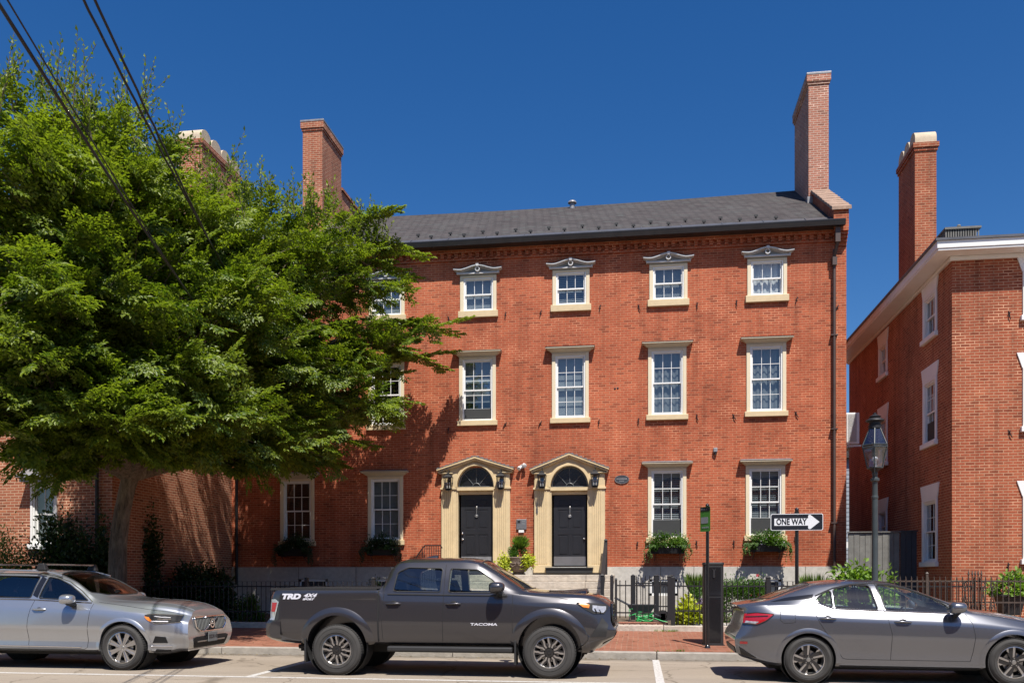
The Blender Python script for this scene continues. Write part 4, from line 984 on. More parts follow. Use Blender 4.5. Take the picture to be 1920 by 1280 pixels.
# ------------------------------------------------------------------ cars: a lofted shell, openings cut into it, panels laid on it
def pchip(keys):
    xs = [k[0] for k in keys]; ys = [k[1] for k in keys]; n = len(xs)
    if n == 1: return lambda x: ys[0]
    h = [xs[i+1]-xs[i] for i in range(n-1)]; d = [(ys[i+1]-ys[i])/h[i] for i in range(n-1)]
    m = [d[0]]+[0 if d[i-1]*d[i] <= 0 else 2*d[i-1]*d[i]/(d[i-1]+d[i]) for i in range(1, n-1)]+[d[-1]]
    def f(x):
        if x <= xs[0]: return ys[0]
        if x >= xs[-1]: return ys[-1]
        i = max(j for j in range(n-1) if xs[j] <= x); t = (x-xs[i])/h[i]
        return (2*t**3-3*t*t+1)*ys[i]+(t**3-2*t*t+t)*h[i]*m[i]+(-2*t**3+3*t*t)*ys[i+1]+(t**3-t*t)*h[i]*m[i+1]
    return f
def catmull(P, segs):
    out = []
    n = len(P)
    for i in range(n-1):
        p0 = P[i-1] if i else (2*P[0][0]-P[1][0], 2*P[0][1]-P[1][1]); p1, p2 = P[i], P[i+1]; p3 = P[i+2] if i+2 < n else (2*P[-1][0]-P[-2][0], 2*P[-1][1]-P[-2][1])
        # centripetal-like damping of long neighbours
        l1 = math.hypot(p2[0]-p1[0], p2[1]-p1[1])+1e-6; l0 = math.hypot(p1[0]-p0[0], p1[1]-p0[1])+1e-6; l2 = math.hypot(p3[0]-p2[0], p3[1]-p2[1])+1e-6
        def tan(a, b, c, la, lb): return tuple(((b[k]-a[k])/la*lb+(c[k]-b[k])/lb*la)/(la+lb) for k in (0, 1))
        t1 = tuple(.42*q for q in tan(p0, p1, p2, l0, l1)); t2 = tuple(.42*q for q in tan(p1, p2, p3, l1, l2))
        for j in range(segs[i]):
            t = j/segs[i]; a, b, c, d = 2*t**3-3*t*t+1, t**3-2*t*t+t, -2*t**3+3*t*t, t**3-t*t
            out.append(tuple(a*p1[k]+b*t1[k]*l1+c*p2[k]+d*t2[k]*l1 for k in (0, 1)))
    out.append(P[-1]); return out
class Car:
    def __init__(s, L, keys, nose, tail, plan, x_nose, x_tail, step=.035, extra=(), tuck=.965):
        s.tuck = tuck
        s.L = L; s.K = {k: pchip(v) for k, v in keys.items()}; s.nose = pchip(nose); s.tail = pchip(tail); s.plan = pchip(plan); s.xn = x_nose; s.xt = x_tail
        xs = list(np.arange(0, L+1e-6, step)); xs = sorted(set([round(x, 4) for x in xs]+[L]+list(extra))); s.rows = []
        for x in xs: s.rows.append(s.row(x))
    def half(s, x):
        k = {n: f(x) for n, f in s.K.items()}; p = s.plan(x)
        wm, wsl, wsh, wb, wr = (k[n]*p for n in ('wm', 'wl', 'ws', 'wb', 'wr'))
        zb, zt = k['zb'], k['zt']
        P = [(0, zb), (wsl*.86, zb), (wsl, zb+.05), (wm*s.tuck, zb+(k['zm']-zb)*.5), (wm, k['zm']), (wsh, k['zs']), (wb, k['ze']),
             ((wb+wr)/2+.025*min(1, (k['zr']-k['ze'])/.3), (k['ze']+k['zr'])/2), (wr, k['zr']), (wr*.78, k['zr']+(zt-k['zr'])*.62), (wr*.4, zt-.004), (0, zt)]
        return catmull(P, [2, 2, 4, 4, 4, 4, 4, 4, 4, 4, 4])
    def row(s, x):
        h = s.half(x); q = []
        wn = max(0, (x-s.xn)/(s.L-s.xn))**2 if x > s.xn else 0
        wt = max(0, (s.xt-x)/s.xt)**2 if x < s.xt else 0
        for y, z in h+[(-y, z) for y, z in h[-2:0:-1]]:
            q.append((x-wn*s.nose(z)+wt*s.tail(z), y, z))
        return q
    def shell(s):
        b = MB(); n = len(s.rows[0]); v = [p for r in s.rows for p in r]; m = len(s.rows)
        f = [(i*n+k, i*n+(k+1) % n, (i+1)*n+(k+1) % n, (i+1)*n+k) for i in range(m-1) for k in range(n)]
        hh = n//2
        for o in (0, (m-1)*n):                          # end caps in strips, so that they take the curve of the bumper
            f += [(o+k, o+k+1, o+n-k-1, o+n-k) for k in range(1, hh-1)]+[(o, o+1, o+n-1), (o+hh-1, o+hh, o+hh+1)]
        b.add(v, f); me = b.mesh('body')
        s.bvh = BVHTree.FromPolygons([v_.co.copy() for v_ in me.vertices], [tuple(p.vertices) for p in me.polygons])
        s.me = me; return me
    def hit(s, a, b, proj='side', off=.003):
        if proj == 'side': o, d = Vector((a, -3, b)), Vector((0, 1, 0))
        elif proj == 'top': o, d = Vector((a, b, 4)), Vector((0, 0, -1))
        elif proj == 'front': o, d = Vector((9, a, b)), Vector((-1, 0, 0))
        elif proj == 'rear': o, d = Vector((-3, a, b)), Vector((1, 0, 0))
        h = s.bvh.ray_cast(o, d)
        if h[0] is None: return None
        nn = h[1]; nn = nn if nn.dot(d) < 0 else -nn
        return h[0]+nn*off
    def line(s, pts, r, name, mat, parent, proj='side', off=0.0, seg=.04, closed=False, mirror=False, n=6):
        P = list(pts)+([pts[0]] if closed else []); Q = []
        for (a0, b0), (a1, b1) in zip(P[:-1], P[1:]):
            k = max(1, int(math.hypot(a1-a0, b1-b0)/seg))
            Q += [(a0+(a1-a0)*i/k, b0+(b1-b0)*i/k) for i in range(k)]
        Q.append(P[-1]); H = [s.hit(a, b, proj, off) for a, b in Q]; H = [h for h in H if h is not None]
        if len(H) < 2: return None
        m = MB(); m.tube(H, r, n)
        if mirror: q = MB(); q.tube([Vector((h.x, -h.y, h.z)) for h in H], r, n); q.build(name, mat, parent, smooth=50)
        return m.build(name, mat, parent, smooth=50)
    def patch(s, poly, name, mat, parent, proj='side', off=.004, nu=14, nv=8, thick=0, mirror=False):
        """poly: list of (a,b); filled between its extremes along a for every level of b"""
        bs = [p[1] for p in poly]; lo, hi = min(bs), max(bs); rows = []
        n = len(poly)
        for j in range(nv+1):
            b = lo+(hi-lo)*(j/nv); b = min(max(b, lo+1e-5), hi-1e-5); X = []
            for i in range(n):
                (a0, b0), (a1, b1) = poly[i], poly[(i+1) % n]
                if (b0-b)*(b1-b) <= 0 and abs(b1-b0) > 1e-9: X.append(a0+(a1-a0)*(b-b0)/(b1-b0))
            if len(X) < 2: continue
            x0, x1 = min(X), max(X); r = []
            for i in range(nu+1):
                xx = x0+(x1-x0)*i/nu; h = s.hit(xx, b, proj, off)
                for k in range(12):              # past the silhouette: slide back onto the body
                    if h is not None: break
                    xx += (.012 if xx < (s.L/2 if proj == 'side' else 0) else -.012); h = s.hit(xx, b, proj, off)
                if h is None: r = None; break
                r.append(h)
            if r: rows.append(r)
        if len(rows) < 2: return None
        m = MB(); m.grid(rows)
        if mirror: q = MB(); q.grid([[Vector((p.x, -p.y, p.z)) for p in r] for r in rows]); q.build(name, mat, parent, smooth=60)
        return m.build(name, mat, parent, smooth=60)
def boolean(o, cutters):
    for c in cutters:
        me = c.mesh('cut'); co = bpy.data.objects.new('cut', me); C.objects.link(co)
        md = o.modifiers.new('cut', 'BOOLEAN'); md.operation = 'DIFFERENCE'; md.solver = 'EXACT'; md.object = co
        dg = bpy.context.evaluated_depsgraph_get(); dg.update(); nm = bpy.data.meshes.new_from_object(o.evaluated_get(dg))
        o.modifiers.clear()
        if len(nm.polygons) > 100: o.data = nm
        bpy.data.objects.remove(co)
def rounded(poly, r, n=4):
    out = []; m = len(poly)
    for i in range(m):
        p, a, b = Vector(poly[i]), Vector(poly[i-1]), Vector(poly[(i+1) % m])
        da, db = (a-p), (b-p); rr = min(r, da.length*.45, db.length*.45); s_, e = p+da.normalized()*rr, p+db.normalized()*rr
        for k in range(n+1):
            t = k/n; q = s_*(1-t)**2+p*2*t*(1-t)+e*t*t; out.append((q.x, q.y))
    return out
def sect(poly, b):
    X = []
    for i in range(len(poly)):
        (a0, b0), (a1, b1) = poly[i], poly[(i+1) % len(poly)]
        if (b0-b)*(b1-b) <= 0 and abs(b1-b0) > 1e-9: X.append(a0+(a1-a0)*(b-b0)/(b1-b0))
    return X
def cabin_cut(car, x0, x1, zf, ins=.055, step=.06):
    rows = []; xs = list(np.arange(x0, x1, step))+[x1]
    for x in xs:
        k = {n: f(x) for n, f in car.K.items()}; p = car.plan(x)
        w0, w1, w2 = k['wm']*p-.09, k['wb']*p-ins-.015, k['wr']*p-ins-.02
        zt_, zr_, ze_ = k['zt']-ins, k['zr']-ins, min(k['ze']-.01, k['zr']-ins-.02)
        zt_ = max(zt_, zf+.1); zr_ = max(zr_, zf+.08); ze_ = max(ze_, zf+.05)
        h = [(w0, zf), (w0, (zf+ze_)/2), (w1, ze_), (w2, zr_), (w2*.6, zt_-.008), (0, zt_)]
        rows.append([(x, y, z) for y, z in h]+[(x, -y, z) for y, z in h[-2::-1]])
    b = MB(); n = len(rows[0]); m = len(rows)
    b.add([p for r in rows for p in r], [(i*n+k, i*n+(k+1) % n, (i+1)*n+(k+1) % n, (i+1)*n+k) for i in range(m-1) for k in range(n)]+[tuple(range(n-1, -1, -1)), tuple(range((m-1)*n, m*n))])
    return b
def cyl_cut(x, z, r, y0, y1, n=48):
    b = MB(); b.lathe([(r, y0), (r, y1)], c=(x, 0, z), n=n, ax='y'); return b
def wheel(parent, x, y, R_, W, rim, style, side=-1):
    """side -1: outer face looks to -y"""
    t = bpy.data.objects.new('wheel', None)
    o_ = []
    T = Matrix.Translation((x, y, R_)) @ Matrix.Rotation(0 if side < 0 else math.pi, 4, 'Z')
    b = MB(); b.T = T; h = W/2
    b.lathe([(rim-.01, -h+.03), (rim+.006, -h+.008), (rim+.03, -h+.0), (R_-.045, -h-.004), (R_-.018, -h+.012), (R_-.003, -h+.035), (R_, 0), (R_-.003, h-.035), (R_-.03, h), (rim, h-.01), (rim-.02, h-.04), (rim-.03, -h+.06)], n=72, ax='y', closed=True)
    wh = b.build('wheel', M['tyre'], parent, smooth=35)
    # shallow tread blocks
    b = MB(); b.T = T
    for k in range(60):
        a = 2*math.pi*k/60
        b2 = MB(); b2.box(-.014, .014, -h*.86, h*.86, R_-.004, R_+.004); b.add([Matrix.Rotation(a, 4, 'Y') @ Vector(p) for p in b2.v], b2.f)
    b.build('tread', M['tyre'], wh)
    for rr in (rim+.045, R_-.055):
        b = MB(); b.T = T; b.lathe([(rr-.004, -h-.0035), (rr, -h-.008), (rr+.004, -h-.0035)], n=72, ax='y', caps=False); b.build('sidewall_ring', M['tyre'], wh, smooth=50)
    b = MB(); b.T = T
    b.lathe([(rim-.012, -h+.035), (rim, -h+.02), (rim+.004, -h+.006), (rim-.006, -h+.004), (rim-.014, -h+.02), (rim-.022, -h+.05), (rim-.03, h-.05), (rim-.012, h-.04)], n=72, ax='y', closed=True)
    b.build('rim', M['alloy'], wh, smooth=40)
    b = MB(); b.T = T; b.lathe([(rim-.025, -h+.1), (rim-.03, h-.07), (.06, h-.09), (.001, h-.09)], n=48, ax='y', caps=False); b.build('barrel', M['dark'], wh, smooth=40)
    b = MB(); b.T = T; b.lathe([(.001, -h+.075), (rim*.62, -h+.075), (rim*.62, -h+.095), (.001, -h+.095)], n=40, ax='y'); b.build('brake_disc', M['steel'], wh, smooth=30)
    f, k_ = MB(), MB(); f.T = k_.T = T; yf = -h+.022
    def arm(mb, a, pts, y0, y1):
        c_, s_ = math.cos(a), math.sin(a); mb.prism([(p*c_-q*s_, p*s_+q*c_) for p, q in pts], y0, y1)
    ri = rim-.010
    if style == 'y':
        for k in range(6):
            a = 2*math.pi*(k+.25)/6
            arm(k_, a, [(.05, -.040), (.115, -.048), (.15, -.07), (ri, -.085), (ri, -.028), (.14, -.0), (ri, .028), (ri, .085), (.15, .07), (.115, .048), (.05, .04)], yf+.008, yf+.035)
            for s_ in (-1, 1):
                arm(f, a, [(.075, s_*.030), (.115, s_*.036), (.15, s_*.062), (ri, s_*.088), (ri, s_*.060), (.156, s_*.036), (.122, s_*.012), (.075, s_*.008)][::s_], yf, yf+.012)
    elif style == 'five':
        for k in range(5):
            a = 2*math.pi*k/5+R(97)
            arm(k_, a, [(.05, -.035), (ri, -.045), (ri, .075), (.05, .04)], yf+.008, yf+.035)
            arm(f, a, [(.07, -.012), (ri, -.042), (ri, -.012), (.07, .010)], yf, yf+.012)
            arm(f, a, [(ri*.66, .055), (ri, .048), (ri, .074), (ri*.8, .075)], yf, yf+.012)
    else:
        for k in range(8):
            a = 2*math.pi*(k+.5)/8
            arm(k_, a, [(.05, -.020), (ri, -.042), (ri, .042), (.05, .020)], yf+.012, yf+.035)
            for s_ in (-1, 1): arm(f, a, [(.055, s_*.008), (ri, s_*.016), (ri, s_*.042), (.055, s_*.022)][::s_], yf, yf+.014)
    k_.lathe([(.001, yf+.004), (.062, yf+.004), (.066, yf+.03), (.001, yf+.03)], n=30, ax='y')
    k_.build('spoke_backs', M['alloy'] if style == 'eight' else M['blackgloss'], wh)
    f.build('spokes', M['alloy'], wh)
    b = MB(); b.T = T; b.lathe([(.001, yf-.006), (.026, yf-.005), (.032, yf+.004)], n=24, ax='y')
    for k in range(6 if style == 'y' else 5):
        a = 2*math.pi*k/(6 if style == 'y' else 5)+.3; b.lathe([(.001, yf-.002), (.009, yf-.002), (.009, yf+.006)], c=(.052*math.cos(a), 0, .052*math.sin(a)), n=8, ax='y')
    b.build('hub_cap', M['steel'] if style != 'y' else M['blackgloss'], wh, smooth=40)
    return wh
def seatset(parent, seats, zf):
    for x, y in seats:
        b = MB(); b.box(x-.25, x+.25, y-.24, y+.24, zf+.05, zf+.28)
        b.frustum((x-.32, x-.18, y-.24, y+.24), (x-.46, x-.36, y-.20, y+.20), zf+.28, zf+.80)
        b.frustum((x-.47, x-.38, y-.13, y+.13), (x-.49, x-.41, y-.12, y+.12), zf+.83, zf+1.0); b.tube([(x-.42, y-.05, zf+.78), (x-.43, y-.05, zf+.84)], .008, 5); b.tube([(x-.42, y+.05, zf+.78), (x-.43, y+.05, zf+.84)], .008, 5)
        b.build('seat', M['seat'], parent, bevel=.03)
def mirror_part(parent, x, y, z, mat, L=.20, side=-1, rot=0):
    b = MB(); prof = []
    for i in range(9):
        t = i/8; s_ = math.sin(math.pi*min(.97, max(.08, t*.84+.1)))**.38
        prof.append((t, s_))
    rows = []
    for t, s_ in prof:
        yy = y+side*(.02+L*t)
        rows.append([(x+.125*s_*math.copysign(abs(math.cos(a))**.65, math.cos(a))*(1.1 if math.cos(a) > 0 else .8), yy, z+.078*s_*math.copysign(abs(math.sin(a))**.65, math.sin(a))*(1.1 if math.sin(a) > 0 else .95-.2*math.cos(a))) for a in np.linspace(0, 2*math.pi, 21)])
    b.grid(rows); b.add(rows[0][:-1], [tuple(range(20))]); b.add(rows[-1][:-1], [tuple(range(20))])
    o = b.build('side_mirror', mat, parent, smooth=60)
    b = MB(); b.tube([(x+.02, y+side*.14, z-.06), (x+.03, y+side*.02, z-.085), (x+.04, y-side*.04, z-.09)], [.03, .035, .04], 8)
    b.box(x-.005, x+.05, y-side*.03, y+side*.03, z-.12, z-.05); b.build('mirror_stalk', M['blackplastic'], o, smooth=40)
    return o
def arch_band(car, parent, x, z, r0, r1, off, mat, name='wheel_arch', a0=-8, a1=188, y_in=.04, mirror=True, power=1.0, sq=1.0):
    m = MB(); rows = []
    for a in np.linspace(R(a0), R(a1), 44):
        row = []
        for k, (f, o_) in enumerate(((0, off), (.25, off), (.7, off*.7), (1, .001))):
            rr = r0+(r1-r0)*f; X, Z = x+rr*math.cos(a), z+rr*sq*math.sin(a)
            h = car.hit(X, Z, 'side', o_)
            if h is None: row = None; break
            row.append(h)
        if row:
            p = row[0]; inner = Vector((p.x, p.y+y_in+off, p.z)); rows.append([inner]+row)
    m.grid(rows)
    if mirror: q = MB(); q.grid([[Vector((p.x, -p.y, p.z)) for p in r] for r in rows]); q.build(name, mat, parent, smooth=40)
    return m.build(name, mat, parent, smooth=40)
def finish_body(name, me, mat, parent, cutters):
    o = link(name, me, mat); boolean(o, cutters); o.parent = parent
    me = o.data; me.materials.clear(); me.materials.append(mat); me.shade_smooth(); me.set_sharp_from_angle(angle=R(28)); me.name = 'body'
    w = o.modifiers.new('wn', 'WEIGHTED_NORMAL'); w.keep_sharp = True
    return o
def glass_set(car, parent, polys, mats, mirror=True):
    for poly, m_, nm in zip(polys, mats, ['side_window']*9):
        rp_ = rounded(poly, .04)
        g_ = car.patch(rp_, nm, m_, parent, off=-.006, nu=12, nv=8)
        if mirror:
            me = g_.data.copy(); me.transform(Matrix.Scale(-1, 4, (0, 1, 0))); link(nm, me, m_, parent)
        car.line(rp_, .009, 'window_seal', M['blackplastic'], g_, off=.0, seg=.05, closed=True)
def prismcut(poly, y0=-1.3, y1=1.3, ax='y', r=.04):
    b = MB(); b.prism(rounded(poly, r), y0, y1, ax); return b
# ------------------------------------------------------------------ pickup
def build_truck():
    t = thing('pickup_truck', 'dark grey crew cab pickup truck with black bed cover and white lettering', 'pickup truck', (-5.774, 13.76, 0))
    L = 5.40
    keys = dict(
        zb=[(0, .52), (.3, .48), (.8, .46), (1.9, .46), (4.5, .46), (4.9, .38), (5.1, .37), (5.3, .46), (5.4, .55)],
        wl=[(0, .84), (1.0, .88), (4.0, .88), (5.4, .80)],
        wm=[(0, .905), (.4, .925), (1.9, .925), (4.6, .93), (5.4, .90)], zm=[(0, .80), (1.0, .80), (4.6, .80), (5.4, .72)],
        ws=[(0, .89), (.4, .915), (1.9, .905), (4.4, .905), (4.9, .88), (5.4, .84)], zs=[(0, 1.12), (1.8, 1.12), (3.9, 1.10), (4.6, 1.10), (5.2, 1.03), (5.4, .97)],
        wb=[(0, .87), (.4, .895), (1.87, .895), (1.93, .875), (3.8, .87), (4.2, .85), (5.0, .80), (5.4, .74)], ze=[(0, 1.285), (1.87, 1.285), (1.93, 1.25), (3.9, 1.235), (4.3, 1.215), (5.0, 1.185), (5.25, 1.13), (5.4, 1.05)],
        wr=[(0, .85), (.4, .875), (1.86, .875), (1.98, .66), (2.3, .655), (3.4, .655), (3.9, .74), (4.15, .78), (4.4, .76), (5.0, .70), (5.4, .62)],
        zr=[(0, 1.292), (1.87, 1.292), (1.92, 1.36), (2.0, 1.57), (2.12, 1.68), (2.3, 1.71), (3.1, 1.715), (3.35, 1.69), (3.6, 1.57), (3.9, 1.38), (4.1, 1.275), (4.3, 1.255), (5.0, 1.225), (5.25, 1.175), (5.4, 1.09)],
        zt=[(0, 1.30), (1.87, 1.30), (1.92, 1.40), (2.0, 1.64), (2.12, 1.755), (2.3, 1.79), (3.1, 1.795), (3.35, 1.765), (3.6, 1.64), (3.9, 1.45), (4.15, 1.31), (4.4, 1.285), (5.0, 1.25), (5.28, 1.19), (5.4, 1.12)])
    nose = [(.40, .22), (.52, .12), (.60, .0), (.72, -.05), (.80, .03), (.95, .04), (1.1, .05), (1.2, .08), (1.3, .2)]
    tail = [(.45, .16), (.52, .10), (.60, .06), (.8, .09), (.82, .14), (1.15, .15), (1.28, .19), (1.35, .2)]
    plan = [(0, .93), (.12, .98), (.35, 1.0), (4.6, 1.0), (5.0, .985), (5.25, .95), (5.4, .90)]
    car = Car(L, keys, nose, tail, plan, 4.9, .6, tuck=.98); me = car.shell()
    xr_, xf_, rw = 1.24, 4.475, .385
    win_r = [(2.10, 1.275), (2.83, 1.265), (2.84, 1.62), (2.30, 1.635), (2.14, 1.56)]
    win_f = [(2.95, 1.262), (3.80, 1.255), (3.62, 1.44), (3.38, 1.60), (2.96, 1.62)]
    ws = [(3.42, -.56), (4.07, -.72), (4.12, -.4), (4.13, 0), (4.12, .4), (4.07, .72), (3.42, .56), (3.40, 0)]
    cuts = [cabin_cut(car, 2.10, 4.06, .60)]
    cuts += [cyl_cut(x_, .44, .475, a_, b_) for x_ in (xr_-.01, xf_) for a_, b_ in ((-1.2, -.60), (.60, 1.2))]
    cuts += [prismcut(win_r), prismcut(win_f), prismcut([(p, q) for p, q in ws], 1.22, 2.2, 'z', .05)]
    P = M['darkgrey']
    body = finish_body('body', me, P, t, cuts)
    glass_set(car, t, [win_r, win_f], [M['tintglass'], M['carglass']])
    car.patch(ws, 'windshield', M['carglass'], t, proj='top', off=-.004, nu=12, nv=16)
    car.line(rounded(ws, .05), .011, 'windshield_seal', M['blackplastic'], t, proj='top', closed=True)
    # bright pillar line, door gaps
    for pts in ([(1.965, 1.24), (1.935, .9), (1.95, .56), (1.99, .505)], [(2.885, 1.68), (2.885, 1.25), (2.875, .9), (2.875, .5)], [(3.93, 1.23), (3.925, .9), (3.93, .6), (3.90, .5)], [(2.0, 1.62), (1.965, 1.4), (1.955, 1.24)],
                [(1.99, .505), (3.90, .5)], [(4.02, 1.235), (4.6, 1.19), (5.0, 1.10), (5.12, 1.02)]):
        car.line(pts, .0045, 'panel_gap', M['dark'], body, off=-.001)
    for pts in ([(2.02, 1.23), (3.84, 1.21)],):
        car.line(pts, .012, 'belt_moulding', M['blackplastic'], t, off=.002)
    # gap between cab and bed
    car.line([(1.885, 1.32), (1.88, .9), (1.885, .50)], .014, 'cab_gap', M['dark'], body, off=-.002)
    # bed cover
    b = MB(); rows = []
    for x in (.17, .25, 1.0, 1.84): rows.append([(x, y, 1.312+.012*(1-(y/.86)**2)+(0 if x > .2 else -.01)) for y in np.linspace(-.85, .85, 13)])
    b.grid(rows); b.box(.17, 1.845, -.868, -.845, 1.288, 1.322); b.box(.17, 1.845, .845, .868, 1.288, 1.322); b.box(.155, .17, -.86, .86, 1.28, 1.318)
    b.build('bed_cover', M['blackplastic'], t, smooth=30)
    # flares
    for x_ in (xr_-.01, xf_): arch_band(car, t, x_, .44, .470, .595, .026, P, 'fender_flare', -14, 194)
    # wheel wells
    for x_ in (xr_-.01, xf_):
        for s_ in (-1, 1):
            b = MB(); b.lathe([(.474, s_*.90), (.474, s_*.55), (.001, s_*.55)], c=(x_, 0, .44), n=40, ax='y', caps=False); b.build('wheel_well', M['dark'], body)
    b = MB(); b.box(.5, 5.0, -.50, .50, .33, .47); b.tube([(xr_, -.78, .385), (xr_, .78, .385)], .06, 10); b.tube([(xf_, -.7, .36), (xf_, .7, .36)], .045, 10); b.box(.35, .75, .2, .6, .36, .48)
    b.tube([(.52, -.62, .41), (.9, -.6, .43)], .035, 10); b.build('underbody', M['dark'], t)
    # running boards, mud flaps
    for s_ in (-1, 1):
        b = MB(); b.box(2.03, 3.93, min(s_*.80, s_*.955), max(s_*.80, s_*.955), .375, .455); b.build('running_board', M['blackplastic'], t, bevel=.02)
        for x_, w_ in ((xr_-.50, .0), (xf_-.50, .0)):
            b = MB(); b.box(x_-.02+.0, x_+.01, min(s_*.70, s_*.93), max(s_*.70, s_*.93), .19, .56); b.build('mud_flap', M['blackplastic'], t, bevel=.008)
    # bumpers
    b = MB()
    rows = []
    for z, dx in ((.56, .04), (.60, .0), (.72, -.02), (.80, .02), (.81, .08)): rows.append([(.08+dx+.10*abs(y/.93)**5, y, z) for y in np.linspace(-.93, .93, 25)]+[(.30, .935, z)])
    rows = [[(.34, -.935, r[0][2])]+r for r in rows]; b.grid(rows); b.build('rear_bumper', P, t, smooth=50)
    # tail lamps
    lp_ = [(.155, .83), (.24, .83), (.315, 1.12), (.26, 1.15), (.17, 1.15)]
    car.patch(lp_, 'tail_lamp', M['clear_lamp'], t, off=.010, mirror=True)
    car.patch([(.185, .96), (.25, .96), (.285, 1.10), (.20, 1.10)], 'red_lens', M['red_lamp'], t, off=.015, mirror=True, nu=6, nv=5)
    # lettering on the bed side
    def decal(txt, size, x, z, shear, mat, dz=0, sx=1.0, bold=.004):
        me = text_mesh(txt, size, .001, shear, 1.0, bold); me.transform(Matrix.Scale(sx, 4, (1, 0, 0)))
        for v in me.vertices:
            h = car.hit(v.co.x+x, v.co.z+z, 'side', .004)
            if h is not None: v.co = h+Vector((0, -.002 if v.co.y < 0 else .001, 0))
        link('lettering', me, mat, t)
    decal('TRD', .105, .50, 1.19, .25, M['paledecal'], sx=1.45, bold=.007)
    decal('4X4', .075, .80, 1.208, .45, M['paledecal'], sx=1.5, bold=.003)
    decal('SPORT', .036, .78, 1.152, .3, M['paledecal'], sx=1.6, bold=.002)
    decal('TACOMA', .050, 3.50, .79, .1, M['paledecal'], sx=1.9, bold=.0015)
    # handles
    for x_ in (2.12, 3.04):
        for s_ in (-1, 1):
            h = car.hit(x_, 1.095, 'side', 0); b = MB(); y_ = h.y*(-s_ if s_ > 0 else 1)
            yy = h.y if s_ < 0 else -h.y
            b.ball((x_, yy, 1.10), .05, 14, (1, .12, .75)); o = b.build('handle_recess', M['dark'], body, smooth=60)
            b = MB(); b.tube([(x_-.11, yy+s_*.008, 1.092), (x_-.07, yy+s_*.03, 1.094), (x_+.07, yy+s_*.03, 1.094), (x_+.11, yy+s_*.008, 1.092)], [.012, .017, .017, .012], 8); b.build('door_handle', P, t, smooth=60)
    for s_ in (-1, 1): mirror_part(t, 3.70, s_*.93, 1.335, P, .22, s_)
    # front end
    hl = [(4.85, 1.115), (4.90, 1.125), (5.30, 1.085), (5.33, 1.04), (5.27, .95), (5.12, .95), (4.97, 1.03)]
    car.patch(hl, 'headlight', M['dark'], t, off=.008, mirror=True, nu=12, nv=10)
    car.patch([(4.89, 1.10), (4.93, 1.108), (5.06, 1.09), (5.05, 1.035), (4.98, 1.04)], 'amber_lens', M['amber_lamp'], t, off=.014, mirror=True, nu=6, nv=5)
    car.patch([(5.10, 1.075), (5.29, 1.06), (5.29, 1.0), (5.25, .965), (5.14, .97), (5.10, 1.01)], 'projector_lens', M['clear_lamp'], t, off=.014, mirror=True, nu=6, nv=5)
    car.line([(5.13, 1.03), (5.16, .975)], .010, 'lamp_bar', M['dark'], t, off=.016, mirror=True); car.line([(5.20, 1.01), (5.22, .965)], .008, 'lamp_bar', M['dark'], t, off=.016, mirror=True)
    gp = [(-.50, .76), (.50, .76), (.58, .9), (.52, 1.08), (-.52, 1.08), (-.58, .9)]
    car.patch(gp, 'grille', M['blackplastic'], t, proj='front', off=.012)
    for k in range(5): car.line([(-.50, .80+.055*k), (.50, .80+.055*k)], .012, 'grille_bar', M['blackgloss'], t, proj='front', off=.018)
    car.line(rounded(gp, .06), .022, 'grille_frame', M['blackgloss'], t, proj='front', off=.016, closed=True)
    car.patch([(-.62, .50), (.62, .50), (.70, .66), (-.70, .66)], 'lower_intake', M['blackplastic'], t, proj='front', off=.01)
    car.patch([(5.07, .62), (5.30, .62), (5.33, .80), (5.24, .90), (5.19, .80)], 'bumper_corner', M['blackplastic'], t, off=.008, mirror=True)
    b = MB()
    for s_ in (-1, 1): b.lathe([(.001, 0), (.045, .0), (.05, -.03)], c=(5.24, s_*.70, .70), n=14, ax='x')
    b.build('fog_lamp', M['clear_lamp'], t, smooth=50)
    b = MB(); 
    rows = []
    for z, dx in ((.42, -.14), (.50, -.02), (.58, .045), (.63, .05), (.66, .02)): rows.append([(5.36+dx-.36*abs(y/.90)**3, y, z) for y in np.linspace(-.90, .90, 27)])
    b.grid(rows); b.build('front_bumper', P, t, smooth=50)
    b = MB(); b.box(5.40, 5.425, -.10, .22, .60, .71); b.build('plate_holder', M['blackplastic'], t)
    # hood scoop
    b = MB(); rows = []
    for x, hgt in ((4.40, .0), (4.6, .012), (4.85, .045), (4.98, .062), (4.99, .015)):
        rows.append([((x, y, car.hit(x, y, 'top', 0).z+hgt*max(0, 1-(abs(y)/.36)**4)-.002)) for y in np.linspace(-.36, .36, 15)])
    b.grid(rows); b.build('hood_scoop', M['blackgloss'], t, smooth=40)
    car.line([(4.16, -.70), (4.4, -.73), (4.9, -.72), (5.2, -.66)], .004, 'hood_gap', M['dark'], body, proj='top', off=-.001, mirror=True)
    b = MB(); rows = []
    for x, hgt in ((2.35, .0), (2.42, .02), (2.52, .045), (2.60, .05)):
        rows.append([(x, -.0+y*(1-.3*(2.6-x)/.25), 1.785+hgt*(1-abs(y/.045)**2)+0.004) for y in np.linspace(-.045, .045, 7)])
    b.grid(rows); b.build('antenna_fin', P, t, smooth=50)
    seatset(t, [(3.15, -.38), (3.15, .38), (2.45, -.38), (2.45, .38)], .64)
    b = MB(); b.box(3.62, 3.98, -.74, .74, .75, 1.18); b.build('dashboard', M['seat'], t, bevel=.05)
    b = MB(); b.lathe([(.17, 0), (.185, .012), (.17, .024)], n=28, ax='x', closed=True); o = b.build('steering_wheel', M['seat'], t, smooth=60); o.location = (3.48, .38, 1.16); o.rotation_euler = (0, R(25), 0)
    for x_ in (xr_, xf_):
        wheel(t, x_, -.815, rw, .265, .225, 'y'); wheel(t, x_, .815, rw, .265, .225, 'y', 1)
    return t
truck = build_truck()
